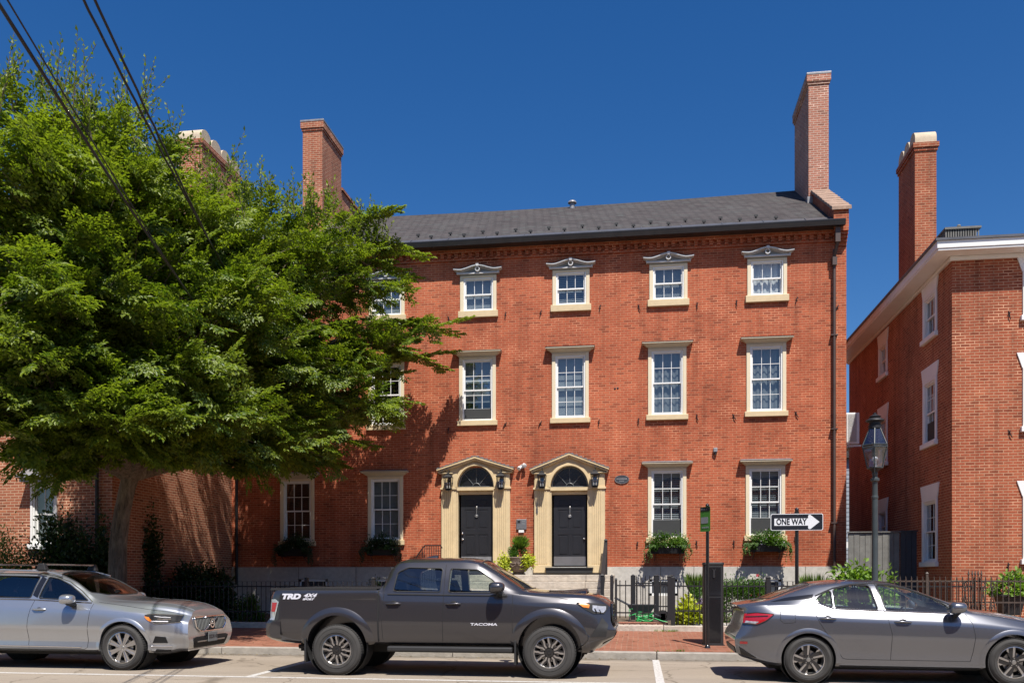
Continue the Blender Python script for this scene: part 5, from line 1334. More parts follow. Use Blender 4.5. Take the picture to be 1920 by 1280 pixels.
# ------------------------------------------------------------------ sedan
def build_sedan():
    t = thing('sedan_car', 'glossy gunmetal grey four door sedan parked at the right under the one way sign', 'car', (1.362, 13.72, 0))
    L = 4.62
    keys = dict(
        zb=[(0, .34), (.3, .27), (.7, .22), (3.7, .20), (4.3, .20), (4.62, .24)],
        wl=[(0, .80), (.6, .86), (3.9, .86), (4.62, .74)],
        wm=[(0, .86), (.5, .90), (1.0, .905), (3.7, .905), (4.62, .84)], zm=[(0, .60), (1.0, .66), (3.7, .62), (4.62, .50)],
        ws=[(0, .83), (.5, .875), (1.0, .885), (3.6, .88), (4.2, .84), (4.62, .74)], zs=[(0, .90), (.5, .94), (1.5, .90), (3.0, .845), (3.7, .80), (4.3, .70), (4.62, .60)],
        wb=[(0, .76), (.5, .80), (1.0, .80), (1.6, .80), (2.9, .79), (3.3, .78), (4.0, .72), (4.62, .60)], ze=[(0, 1.05), (.4, 1.09), (.9, 1.085), (1.6, 1.045), (2.9, 1.005), (3.2, .985), (3.8, .905), (4.4, .77), (4.62, .66)],
        wr=[(0, .66), (.35, .66), (.9, .60), (1.3, .575), (2.2, .565), (2.7, .62), (3.1, .70), (3.3, .69), (4.0, .60), (4.62, .5)],
        zr=[(0, 1.085), (.30, 1.13), (.45, 1.15), (.9, 1.285), (1.2, 1.36), (1.6, 1.395), (2.1, 1.385), (2.45, 1.30), (2.77, 1.19), (3.05, 1.08), (3.2, 1.02), (3.5, .98), (3.8, .93), (4.4, .79), (4.62, .68)],
        zt=[(0, 1.10), (.30, 1.145), (.45, 1.17), (.9, 1.345), (1.2, 1.425), (1.6, 1.455), (2.0, 1.45), (2.2, 1.425), (2.45, 1.36), (2.77, 1.235), (3.05, 1.115), (3.25, 1.05), (3.5, 1.02), (3.8, .97), (4.4, .83), (4.62, .72)])
    nose = [(.2, .16), (.4, .02), (.55, 0), (.7, .06), (.8, .15), (1.0, .2)]
    tail = [(.3, .16), (.42, .03), (.6, .0), (.8, .10), (1.0, .14), (1.06, .08), (1.10, .03), (1.2, 0)]
    plan = [(0, .89), (.10, .945), (.3, .985), (.55, 1.0), (3.8, 1.0), (4.2, .97), (4.45, .90), (4.62, .78)]
    car = Car(L, keys, nose, tail, plan, 4.0, .6); me = car.shell(); P = M['gunmetal']
    xr_, xf_, rw = 1.0, 3.70, .33
    wq = [(1.11, 1.165), (1.345, 1.055), (1.345, 1.30), (1.23, 1.26)]
    wr_ = [(1.375, 1.055), (1.955, 1.028), (1.88, 1.372), (1.62, 1.38), (1.375, 1.315)]
    wf = [(2.06, 1.025), (2.90, .995), (2.90, 1.08), (2.70, 1.205), (2.40, 1.318), (2.16, 1.375), (1.97, 1.385)]
    wsh = [(2.28, -.50), (3.02, -.66), (3.16, -.40), (3.2, 0), (3.16, .40), (3.02, .66), (2.28, .50), (2.22, 0)]
    rwn = [(.50, -.50), (.44, 0), (.50, .50), (1.08, .46), (1.12, 0), (1.08, -.46)]
    cuts = [cabin_cut(car, .95, 3.0, .36)]
    cuts += [cyl_cut(x_, .335, .375, a_, b_) for x_ in (xr_, xf_) for a_, b_ in ((-1.2, -.60), (.60, 1.2))]
    cuts += [prismcut(wq), prismcut(wr_), prismcut(wf), prismcut(wsh, 1.03, 2, 'z', .05)]
    body = finish_body('body', me, P, t, cuts)
    glass_set(car, t, [wq, wr_, wf], [M['carglass']]*3)
    car.patch(wsh, 'windshield', M['carglass'], t, proj='top', off=-.004, nu=12, nv=16)
    car.patch(rwn, 'rear_window', M['blackgloss'], t, proj='top', off=.003, nu=12, nv=12); car.line(rounded(rwn, .06), .008, 'window_seal', M['dark'], t, proj='top', closed=True)
    # black band on the rear pillar
    car.patch([(.50, 1.135), (1.08, 1.185), (1.10, 1.245), (.74, 1.20)], 'pillar_trim', M['blackgloss'], t, off=.004, mirror=True)
    car.line([(1.12, 1.22), (1.24, 1.275), (1.375, 1.33), (1.62, 1.385), (1.9, 1.395), (2.16, 1.385), (2.42, 1.32), (2.72, 1.20), (2.95, 1.09)], .010, 'window_chrome', M['blackplastic'], t, off=.002, mirror=True)
    car.line([(1.10, 1.14), (1.36, 1.045), (2.0, 1.02), (2.9, .99)], .010, 'belt_moulding', M['chrome'], t, off=.002, mirror=True)
    for pts in ([(1.06, 1.14), (1.08, 1.0), (1.17, .82), (1.34, .56), (1.46, .36), (1.52, .345)], [(1.96, 1.39), (2.03, 1.03), (2.08, .85), (2.115, .7), (2.10, .34)], [(3.10, .985), (3.17, .85), (3.20, .68), (3.17, .45), (3.14, .335)], [(1.52, .345), (3.14, .335)],
                [(.62, 1.0), (.82, 1.0), (.82, .86), (.78, .845), (.66, .845), (.62, .88), (.62, 1.0)], [(3.32, .98), (3.6, .93), (4.1, .82)]):
        car.line(pts, .0042, 'panel_gap', M['dark'], body, off=-.001)
    for x_ in (xr_, xf_):
        arch_band(car, t, x_, .335, .372, .44, .012, P, 'wheel_arch', -12, 192, y_in=.03)
        for s_ in (-1, 1):
            b = MB(); b.lathe([(.374, s_*.86), (.374, s_*.55), (.001, s_*.55)], c=(x_, 0, .335), n=40, ax='y', caps=False); b.build('wheel_well', M['dark'], body)
    b = MB(); b.box(.5, 4.2, -.55, .55, .17, .25); b.build('underbody', M['dark'], t)
    tl = [(.06, .955), (.30, .985), (.54, .965), (.42, .87), (.30, .815), (.12, .82)]
    car.patch(tl, 'tail_lamp', M['red_lamp'], t, off=.008, mirror=True, nu=12)
    car.patch([(.14, .83), (.28, .825), (.34, .865), (.16, .868)], 'clear_lens', M['clear_lamp'], t, off=.012, mirror=True, nu=6, nv=4)
    car.line([(.12, .92), (.45, .94)], .006, 'lamp_rib', M['dark'], t, off=.012, mirror=True)
    car.line(rounded(tl, .03), .006, 'lamp_edge', M['dark'], t, off=.008, mirror=True, closed=True)
    car.patch([(.07, .54), (.17, .54), (.17, .575), (.07, .575)], 'reflector', M['red_lamp'], t, off=.006, mirror=True, nu=3, nv=2)
    car.patch([(.10, .36), (.30, .34), (.12, .46), (.06, .50)], 'diffuser', M['blackplastic'], t, off=.006, mirror=True, nu=6, nv=4)
    car.patch([(-.6, .36), (.6, .36), (.62, .48), (-.62, .48)], 'rear_diffuser', M['blackplastic'], t, proj='rear', off=.008)
    car.line([(-.60, 1.02), (.60, 1.02)], .006, 'boot_gap', M['dark'], body, proj='rear')
    for x_, z_ in ((1.26, .915), (2.26, .875)):
        for s_ in (-1, 1):
            h = car.hit(x_, z_, 'side', 0); yy = h.y if s_ < 0 else -h.y
            b = MB(); b.ball((x_, yy, z_+.002), .045, 14, (1.1, .12, .8)); b.build('handle_recess', M['dark'], body, smooth=60)
            b = MB(); b.tube([(x_-.11, yy+s_*.006, z_-.004), (x_-.07, yy+s_*.028, z_), (x_+.07, yy+s_*.028, z_-.003), (x_+.11, yy+s_*.006, z_-.01)], [.010, .016, .016, .010], 8); b.build('door_handle', P, t, smooth=60)
    for s_ in (-1, 1): mirror_part(t, 2.93, s_*.86, 1.065, M['blackplastic'] if False else P, .19, s_)
    hl = [(3.98, .78), (4.10, .80), (4.42, .68), (4.40, .60), (4.12, .66)]
    car.patch(hl, 'headlight', M['clear_lamp'], t, off=.008, mirror=True)
    car.patch([(-.45, .40), (.45, .40), (.38, .62), (-.38, .62)], 'grille', M['blackgloss'], t, proj='front', off=.01)
    seatset(t, [(2.30, -.36), (2.30, .36), (1.55, -.36), (1.55, .36)], .30)
    b = MB(); b.box(2.62, 2.98, -.72, .72, .55, .95); b.build('dashboard', M['seat'], t, bevel=.05)
    b = MB(); b.lathe([(.17, 0), (.185, .012), (.17, .024)], n=28, ax='x', closed=True); o = b.build('steering_wheel', M['seat'], t, smooth=60); o.location = (2.55, .36, .90); o.rotation_euler = (0, R(25), 0)
    for x_ in (xr_, xf_):
        wheel(t, x_, -.79, rw, .215, .213, 'five'); wheel(t, x_, .79, rw, .215, .213, 'five', 1)
    return t
sedan = build_sedan()
# ------------------------------------------------------------------ estate suv
def build_suv():
    t = thing('suv_car', 'silver sport utility car with roof bars and upright chrome grille parked under the tree', 'car', (-11.98, 13.93, 0))
    L = 4.86
    keys = dict(
        zb=[(0, .36), (.5, .28), (4.0, .27), (4.5, .26), (4.72, .30)],
        wl=[(0, .82), (.6, .89), (3.9, .89), (4.72, .78)],
        wm=[(0, .90), (.5, .94), (3.9, .94), (4.72, .86)], zm=[(0, .70), (1.0, .68), (3.7, .66), (4.72, .56)],
        ws=[(0, .86), (.5, .90), (3.2, .905), (3.9, .895), (4.4, .865), (4.86, .80)], zs=[(0, 1.0), (2.0, .975), (3.2, .96), (3.9, .92), (4.4, .86), (4.86, .76)],
        wb=[(0, .80), (.5, .84), (3.0, .83), (3.4, .82), (4.1, .78), (4.72, .64)], ze=[(0, 1.14), (1.0, 1.16), (2.0, 1.13), (3.0, 1.085), (3.4, 1.06), (4.1, 1.0), (4.5, .94), (4.86, .86)],
        wr=[(0, .66), (.5, .64), (2.4, .625), (2.9, .66), (3.2, .73), (3.4, .75), (4.1, .70), (4.72, .56)],
        zr=[(0, 1.40), (.3, 1.50), (1.0, 1.545), (2.0, 1.55), (2.4, 1.52), (2.8, 1.41), (3.1, 1.24), (3.3, 1.12), (3.5, 1.085), (4.1, 1.055), (4.5, 1.01), (4.75, .96), (4.86, .915)],
        zt=[(0, 1.46), (.3, 1.57), (1.0, 1.62), (2.0, 1.625), (2.4, 1.595), (2.8, 1.47), (3.1, 1.30), (3.35, 1.17), (3.6, 1.13), (4.1, 1.105), (4.5, 1.065), (4.75, 1.01), (4.86, .96)])
    nose = [(.26, .14), (.36, .03), (.5, .0), (.72, .02), (.88, .05), (1.0, .10)]
    tail = [(.3, .1), (.6, .0), (1.0, .12), (1.5, .4)]
    plan = [(0, .88), (.2, .96), (.5, 1.0), (3.9, 1.0), (4.3, .99), (4.6, .965), (4.78, .935), (4.86, .89)]
    car_tuck = .935
    car = Car(L, keys, nose, tail, plan, 4.0, .6, tuck=car_tuck); me = car.shell(); P = M['silver']
    xr_, xf_, rw = .955, 3.82, .365
    w1 = [(1.35, 1.165), (2.15, 1.15), (2.22, 1.50), (1.40, 1.515)]
    w2 = [(2.29, 1.145), (3.17, 1.105), (3.0, 1.22), (2.78, 1.36), (2.55, 1.46), (2.36, 1.495)]
    w0 = [(.62, 1.22), (1.25, 1.17), (1.28, 1.51), (.9, 1.47)]
    wsh = [(2.50, -.55), (3.12, -.69), (3.26, -.42), (3.30, 0), (3.26, .42), (3.12, .69), (2.50, .55), (2.44, 0)]
    cuts = [cabin_cut(car, .5, 3.1, .45)]
    cuts += [cyl_cut(x_, .37, .415, a_, b_) for x_ in (xr_, xf_) for a_, b_ in ((-1.2, -.60), (.60, 1.2))]
    cuts += [prismcut(w0), prismcut(w1), prismcut(w2), prismcut(wsh, 1.14, 2.2, 'z', .05)]
    body = finish_body('body', me, P, t, cuts)
    glass_set(car, t, [w0, w1, w2], [M['tintglass']]*2+[M['carglass']])
    car.patch(wsh, 'windshield', M['tintglass'], t, proj='top', off=-.004, nu=12, nv=16); car.line(rounded(wsh, .05), .010, 'windshield_seal', M['blackplastic'], t, proj='top', closed=True)
    car.patch([(2.17, 1.155), (2.27, 1.15), (2.34, 1.50), (2.24, 1.505)], 'pillar_trim', M['blackgloss'], t, off=.003, mirror=True)
    for pts in ([(.6, 1.175), (1.3, 1.135), (2.2, 1.12), (3.24, 1.07)],): car.line(pts, .009, 'belt_moulding', M['chrome'], t, off=.003, mirror=True)
    car.line([(1.35, 1.54), (2.2, 1.535), (2.45, 1.50), (2.75, 1.41), (3.0, 1.26), (3.24, 1.085)], .008, 'window_chrome', M['chrome'], t, off=.003, mirror=True)
    for pts in ([(2.235, 1.115), (2.20, .97), (2.17, .8), (2.16, .40), (2.17, .33)], [(3.27, 1.06), (3.25, .9), (3.22, .6), (3.20, .36), (3.15, .33)], [(2.17, .33), (3.15, .33)], [(1.2, .33), (2.17, .33)], [(3.34, 1.085), (3.9, 1.015), (4.3, .955), (4.6, .915)]):
        car.line(pts, .0042, 'panel_gap', M['dark'], body, off=-.001)
    car.line([(3.45, -.60), (4.2, -.52), (4.78, -.40)], .006, 'hood_crease', P, body, proj='top', off=-.002, mirror=True)
    car.line([(1.3, .375), (2.3, .37), (3.10, .362)], .012, 'sill_chrome', M['chrome'], t, off=.006, mirror=True)
    for x_ in (xr_, xf_):
        arch_band(car, t, x_, .37, .412, .475, .014, P, 'wheel_arch', -10, 190, y_in=.03)
        for s_ in (-1, 1):
            b = MB(); b.lathe([(.414, s_*.88), (.414, s_*.55), (.001, s_*.55)], c=(x_, 0, .37), n=40, ax='y', caps=False); b.build('wheel_well', M['dark'], body)
    b = MB(); b.box(.5, 4.3, -.6, .6, .22, .3); b.build('underbody', M['dark'], t)
    for x_, z_ in ((2.36, .97), (1.3, .98)):
        for s_ in (-1, 1):
            h = car.hit(x_, z_, 'side', 0); yy = h.y if s_ < 0 else -h.y
            b = MB(); b.ball((x_, yy, z_), .045, 14, (1.1, .12, .7)); b.build('handle_recess', M['dark'], body, smooth=60)
            b = MB(); b.tube([(x_-.12, yy+s_*.006, z_), (x_-.07, yy+s_*.028, z_), (x_+.07, yy+s_*.028, z_), (x_+.12, yy+s_*.006, z_)], [.010, .017, .017, .010], 8); b.build('door_handle', P, t, smooth=60)
    for s_ in (-1, 1): mirror_part(t, 2.92, s_*.90, 1.13, P, .21, s_)
    hl = [(4.17, .885), (4.30, .895), (4.72, .87), (4.74, .765), (4.36, .745), (4.26, .80)]
    car.patch(hl, 'headlight', M['dark'], t, off=.008, mirror=True, nu=14)
    car.patch([(4.18, .865), (4.25, .855), (4.33, .78), (4.29, .775), (4.22, .815)], 'amber_lens', M['amber_lamp'], t, off=.013, mirror=True, nu=5, nv=5)
    car.line([(4.30, .785), (4.56, .78)], .010, 'lamp_bar', M['white_lens'], t, off=.010, mirror=True); car.line([(4.34, .862), (4.58, .832)], .006, 'lamp_bar', M['white_lens'], t, off=.012, mirror=True); car.line([(4.40, .82), (4.60, .812)], .010, 'lamp_bar', M['chrome'], t, off=.010, mirror=True)
    car.line(rounded(hl, .02), .005, 'lamp_edge', M['chrome'], t, off=.008, closed=True, mirror=True)
    gp = [(-.38, .60), (.38, .60), (.50, .67), (.53, .83), (-.53, .83), (-.50, .67)]
    gr = car.patch(gp, 'grille', M['dark'], t, proj='front', off=.012)
    for i in range(21):
        y_ = -.48+.96*i/20; zl = .615+max(0, (abs(y_)-.38))*.6
        car.line([(y_, zl+.01), (y_, .82)], .0050, 'grille_bar', M['grey_panel'], gr, proj='front', off=.014)
    car.line(rounded(gp, .04), .013, 'grille_frame', M['chrome'], gr, proj='front', off=.016, closed=True)
    car.line([(-.30, .60), (.22, .82)], .007, 'badge_bar', M['chrome'], gr, proj='front', off=.034)
    b = MB(); h = car.hit(0, .715, 'front', .035); b.lathe([(.056, -.008), (.056, .012), (.080, .012), (.080, -.008)], c=h, n=30, ax='x', closed=True); b.box(h.x-.005, h.x+.01, -.052, .052, .707, .723); b.build('round_badge', M['chrome'], gr, smooth=40)
    car.patch([(-.52, .345), (.52, .345), (.60, .50), (.5, .52), (-.5, .52), (-.60, .50)], 'lower_intake', M['dark'], t, proj='front', off=.008)
    car.line([(-.46, .44), (.46, .44)], .012, 'intake_bar', M['steel'], t, proj='front', off=.012)
    h = car.hit(0, .50, 'front', .03); b = MB(); b.box(h.x-.005, h.x+.006, -.155, .155, .42, .575); pl = b.build('number_plate', M['blind_grey'], t, bevel=.004)
    me = text_mesh('2022R 40', .085, .001, 0, .9); me.transform(Matrix.Rotation(R(90), 4, 'Z')); me.transform(Matrix.Translation((h.x+.0075, 0, .50))); link('plate_text', me, M['signblack'], pl)
    ff = [(4.30, .44), (4.36, .55), (4.52, .545), (4.54, .44)]
    car.patch(ff, 'side_intake', M['dark'], t, off=.006, mirror=True, nu=8)
    car.line([(4.28, .385), (4.45, .38), (4.60, .385)], .012, 'bumper_chrome', M['chrome'], t, off=.004, mirror=True)
    car.line([(-.62, .315), (.62, .315)], .016, 'bumper_strip', M['chrome'], t, proj='front', off=.004)
    car.patch([(4.33, .30), (4.36, .345), (4.58, .34), (4.56, .30)], 'fog_slot', M['dark'], t, off=.005, mirror=True, nu=6, nv=3)
    # roof rails and cross bars
    for s_ in (-1, 1):
        b = MB(); b.tube([(.45, s_*.66, 1.53), (.6, s_*.66, 1.575), (1.5, s_*.655, 1.61), (2.3, s_*.655, 1.585), (2.6, s_*.66, 1.51)], .016, 8); b.build('roof_rail', M['silver'], t, smooth=60)
    for x_ in (1.25, 2.25):
        b = MB(); b.box(x_-.045, x_+.045, -.70, .70, 1.685, 1.712); cb = b.build('cross_bar', M['steel'], t, bevel=.01)
        for s_ in (-1, 1):
            b = MB(); b.frustum((x_-.09, x_+.09, s_*.67-.05, s_*.67+.05), (x_-.05, x_+.05, s_*.68-.035, s_*.68+.035), 1.60, 1.715); b.build('bar_foot', M['blackplastic'], cb, bevel=.012)
    seatset(t, [(2.45, -.38), (2.45, .38), (1.6, -.38), (1.6, .38)], .45)
    b = MB(); b.box(2.80, 3.10, -.76, .76, .65, 1.06); b.build('dashboard', M['seat'], t, bevel=.05)
    for x_ in (xr_, xf_):
        wheel(t, x_, -.815, rw, .235, .245, 'eight'); wheel(t, x_, .815, rw, .235, .245, 'eight', 1)
    return t
suv = build_suv()
# ------------------------------------------------------------------ street furniture
YP = 16.5
p = at(1494, 1060, YP)
t = thing('traffic_sign', 'black and white ONE WAY arrow sign on a black post', 'road sign', (p.x, YP, zs(YP)))
z0 = zs(YP); ztop = at(1494, 953, YP).z
q = MB(); q.tube([(0, 0, 0), (0, 0, ztop-z0-.05)], .033, 16); q.build('post', M['blackgloss'], t, smooth=50)
q = MB(); q.lathe([(.033, -.06), (.045, -.05), (.045, -.03), (.028, -.02), (.038, .0), (.036, .025), (.001, .055)], c=(0, 0, ztop-z0-.03), n=16); q.build('finial', M['blackgloss'], t, smooth=50)
a, b = at(1445, 994, YP-.05), at(1543.5, 962, YP-.05); w, h = b.x-a.x, b.z-a.z; cz_ = (a.z+b.z)/2-z0; cxs = (a.x+b.x)/2-p.x
def rrect(w, h, r): return rounded([(-w/2, -h/2), (w/2, -h/2), (w/2, h/2), (-w/2, h/2)], r, 5)
def off(poly, dx, dz): return [(x+dx, z+dz) for x, z in poly]
q = MB(); q.prism(off(rrect(w, h, .035), cxs, cz_), -.048, -.044); s_ = q.build('sign_plate', M['signwhite'], t)
q = MB(); q.prism(off(rrect(w-.022, h-.022, .03), cxs, cz_), -.0505, -.0485); q.build('sign_field', M['signblack'], s_)
ah = h*.30; q = MB(); L_ = w*.43
arrow = [(-L_, -ah*.72), (L_*.50, -ah*.72), (L_*.50, -ah*1.2), (L_*.53, -ah*1.42), (L_*.60, -ah*1.42), (L_*1.0, 0), (L_*.60, ah*1.42), (L_*.53, ah*1.42), (L_*.50, ah*1.2), (L_*.50, ah*.72), (-L_, ah*.72)]
q.prism(off(arrow, cxs, cz_), -.053, -.051); q.build('arrow', M['signwhite'], s_)
me = text_mesh('ONE WAY', h*.50, .0008, 0, 1.02, .005); me.transform(Matrix.Scale(.74, 4, (1, 0, 0))); me.transform(Matrix.Translation((cxs-w*.105, -.0545, cz_))); link('lettering', me, M['signblack'], s_)
q = MB()
for dz in (-1, 1): q.lathe([(.001, -.052), (.006, -.0525), (.007, -.05)], c=(cxs+.02, 0, cz_+dz*h*.43), n=8, ax='y')
q.build('bolts', M['steel'], s_)
YP = 16.95; p = at(1326.5, 1210, YP); z0 = zs(YP)
t = thing('parking_sign', 'narrow green parking sign turned sideways on a black post beside the pay station', 'parking sign', (p.x, YP, z0))
ztop = at(1326, 943, YP).z
q = MB(); q.tube([(0, 0, 0), (0, 0, ztop-z0-.07)], .031, 16); q.lathe([(.001, 0), (.06, 0), (.045, .04), (.031, .06)], n=16); q.build('post', M['blackgloss'], t, smooth=50)
q = MB(); q.lathe([(.031, -.07), (.042, -.06), (.042, -.045), (.026, -.035), (.038, -.01), (.034, .015), (.001, .04)], c=(0, 0, ztop-z0-.04), n=16); q.build('finial', M['blackgloss'], t, smooth=50)
zt_, zb_ = at(1323, 950, YP).z-z0, at(1323, 996, YP).z-z0
S = bpy.data.objects.new('sign_pivot', None)
def panel(mb, x0, x1, z0_, z1_, y): mb.prism(rounded([(x0, z0_), (x1, z0_), (x1, z1_), (x0, z1_)], .02), y-.002, y)
rot = Matrix.Translation((-.035, -.045, 0)) @ Matrix.Rotation(R(-54), 4, 'Z')
q = MB(); q.T = rot; panel(q, -.155, .13, zb_, zt_, -.001); s_ = q.build('sign_plate', M['signgreen'], t)
q = MB(); q.T = rot; panel(q, -.15, .125, zt_-.085, zt_-.005, -.0045); q.build('top_band', M['signblack'], s_)
q = MB(); q.T = rot; panel(q, -.13, .07, zb_+.15, zb_+.27, -.0045); q.build('white_field', M['blind'], s_)
q = MB(); q.T = rot
for i in range(5): q.box(-.13+.045*i, -.10+.045*i, -.0065, -.0048, zt_-.06, zt_-.02)
for i in range(4): q.box(-.10+.05*i, -.065+.05*i, -.0065, -.0048, zb_+.06, zb_+.09)
q.build('small_print', M['blind'], s_)
YS = 17.4; a, b = at(1319.5, 1212, YS), at(1357, 1053.5, YS); z0 = zs(YS)
t = thing('pay_station', 'tall matt black parking pay station cabinet on the brick sidewalk beside the green sign', 'pay station', ((a.x+b.x)/2, YS+.18, z0)); w = b.x-a.x; H = b.z-z0
q = MB(); q.prism([(-w/2+.03, -.18), (w/2-.03, -.18), (w/2, -.14), (w/2, .18), (-w/2, .18), (-w/2, -.14)], 0, H-.06, 'z'); q.build('cabinet', M['blackplastic'], t, bevel=.006)
q = MB(); q.prism([(-w/2+.02, -.19), (w/2-.02, -.19), (w/2+.01, -.14), (w/2+.01, .19), (-w/2-.01, .19), (-w/2-.01, -.14)], H-.058, H, 'z'); q.build('lid', M['blackplastic'], t, bevel=.015)
q = MB(); q.box(-w/2+.055, w/2-.055, -.186, -.181, .06, H*.58); q.box(-w/2+.055, w/2-.055, -.186, -.181, H*.595, H-.09); q.build('door_panel', M['blackgloss'], t, bevel=.004)
q = MB(); q.prism([(-.012, H-.30), (.022, H-.30), (.022, H-.17), (.038, H-.13), (.028, H-.12), (.005, H-.155), (-.018, H-.12), (-.028, H-.13), (-.012, H-.17)], -.20, -.187); q.build('handle', M['gutter'], t)
q = MB(); q.box(-w/2-.02, w/2+.02, -.2, .2, -.02, .015); q.build('foot_plate', M['blackplastic'], t)
# gas style street lamp
YLm = 16.9; p = at(1640.5, 1095, YLm); z0 = zs(YLm); mz = lambda py: at(1640, py, YLm).z-z0
t = thing('street_lamp', 'old fashioned grey post lamp with a tapered glass lantern, between the two brick houses', 'street lamp', (p.x, YLm, z0))
M['lampgrey'] = paint('grey_green_lamp_paint', (.042, .052, .055), .45, var=.25)
q = MB(); q.lathe([(.13, 0), (.13, .15), (.10, .2), (.10, .55), (.115, .6), (.07, .68), (.058, .75), (.052, mz(935)), (.060, mz(934)), (.060, mz(930)), (.050, mz(929)), (.047, mz(905)), (.052, mz(903)), (.078, mz(901)), (.078, mz(897)), (.05, mz(895)), (.045, mz(891)), (.055, mz(888)), (.04, mz(884))], n=24); q.build('post', M['lampgrey'], t, smooth=30)
zl0, zl1, zl2 = mz(877), mz(839), mz(802)
r0, r1, r2 = .145, .235, .10
n = 4; A = [R(45+90*k+12) for k in range(4)]
n = 6; A = [R(60*k+14) for k in range(6)]
q = MB(); g_ = MB(); gt_ = MB()
pt = lambda r, a_, z: (r*math.cos(a_), r*math.sin(a_), z)
for k in range(n):
    a0, a1 = A[k], A[(k+1) % n]
    q.tube([pt(r0, a0, zl0), pt(r1, a0, zl1)], .012, 6); q.tube([pt(r0, a0, zl0), pt(r0, a1, zl0)], .013, 6); q.tube([pt(r1, a0, zl1), pt(r1, a1, zl1)], .015, 6); q.tube([pt(r1, a0, zl1+.04), pt(r1, a1, zl1+.04)], .012, 6)
    q.tube([pt(r1, a0, zl1+.04), pt(r2, a0, zl2)], .011, 6); q.tube([pt(r1, a0, zl1-.01), pt(r1, a0, zl1+.05)], .014, 6)
    g_.add([pt(r0, a0, zl0), pt(r0, a1, zl0), pt(r1, a1, zl1), pt(r1, a0, zl1)], [(0, 1, 2, 3)]); gt_.add([pt(r1, a0, zl1+.04), pt(r1, a1, zl1+.04), pt(r2, a1, zl2), pt(r2, a0, zl2)], [(0, 1, 2, 3)])
for k in (1, 4): q.tube([pt(.05, A[k], zl0-.16), pt(.16, A[k], zl0-.12), pt(.235, A[k], zl0+.06), pt(r1+.02, A[k], zl1-.02)], .010, 6)
fr_ = q.build('lantern_frame', M['lampgrey'], t, smooth=40)
g_.build('lantern_pane', M['lampglass'], fr_); gt_.build('lantern_roof_pane', glassmat('milky_lantern_glass', (.45, .48, .55), 1.6, .08), fr_)
q = MB(); q.lathe([(.04, mz(886)), (.07, mz(882)), (.10, zl0-.02), (.14, zl0), (.001, zl0+.002)], n=20); q.build('lantern_base', M['black_iron'], fr_, smooth=40)
q = MB(); q.lathe([(.115, zl2-.01), (.115, mz(797)), (.10, mz(796)), (.10, mz(792)), (.165, mz(789)), (.155, mz(787)), (.085, mz(783)), (.09, mz(782)), (.11, mz(781)), (.06, mz(778.5)), (.03, mz(776.5)), (.035, mz(775)), (.001, mz(773))], n=24); q.build('lantern_cap', M['black_iron'], fr_, smooth=30)
q = MB(); q.tube([(0, 0, zl0), (0, 0, zl0+.12)], .03, 10); q.ball((0, 0, zl0+.17), .055, 12); q.build('bulb', M['white_lens'], fr_, smooth=60)
q = MB(); q.box(-.10, .10, -.10, .10, zl1+.0, zl1+.03); q.box(-.045, .045, -.045, .045, zl1-.16, zl1); q.build('burner', M['black_iron'], fr_)
# hose reel on the ground behind the gate
p = at(1208, 1147, 21.6)
q = MB(); random.seed(3)
for k in range(9):
    r = .17+.012*(k % 3); zc_ = .40+.03*(k//3)
    q.tube([(p.x+.9*r*math.cos(a_)*1.2+random.uniform(-.012, .012), 21.6+r*math.sin(a_)*.8, zc_+.02*k+.02*math.sin(3*a_+k)) for a_ in np.linspace(0, 2*math.pi, 24)], .012, 6)
q.tube([(p.x-.2, 21.5, .6), (p.x-.36, 21.4, .55), (p.x-.36, 21.4, .70), (p.x-.28, 21.4, .72)], .012, 6)
q.tube([(p.x+.2, 21.6, .5), (p.x+.45, 21.5, .42), (p.x+.55, 21.5, .40)], .012, 6)
tag(q.build('garden_hose', M['green_plastic'], smooth=60), 'coiled bright green garden hose behind the iron gate', 'garden hose')
t = thing('wheelbarrow_frame', 'dark slanting barrow of tools leaning behind the iron gate, above the green hose', 'wheelbarrow', (p.x-.1, 21.9, .36))
q = MB(); q.frustum((-.20, .25, -.2, .2), (-.32, .38, -.28, .28), .25, .45); q.build('tray', M['boarddark'], t)
q = MB(); 
for s_ in (-1, 1): q.tube([(-.62, s_*.24, .62), (-.3, s_*.2, .45), (.5, s_*.06, .16)], .018, 6); q.tube([(-.2, s_*.2, .35), (-.28, s_*.22, 0)], .014, 6)
q.build('handles', M['boarddark'], t)
q = MB(); q.lathe([(.10, -.03), (.15, -.03), (.16, 0), (.15, .03), (.10, .03)], c=(.55, 0, .16), n=20, ax='y', closed=True); q.lathe([(.001, -.02), (.1, -.02)], c=(.55, 0, .16), n=20, ax='y'); q.build('barrow_wheel', M['blackplastic'], t, smooth=40)
# brick paving edge behind gate
q = MB(); q.box(at(1160, 1160, YF+.3).x, at(1252, 1160, YF+.3).x, YF+.12, YF+.60, .30, .43); structure('brick_step', q, M['paver'] if False else M['brick_chim'])
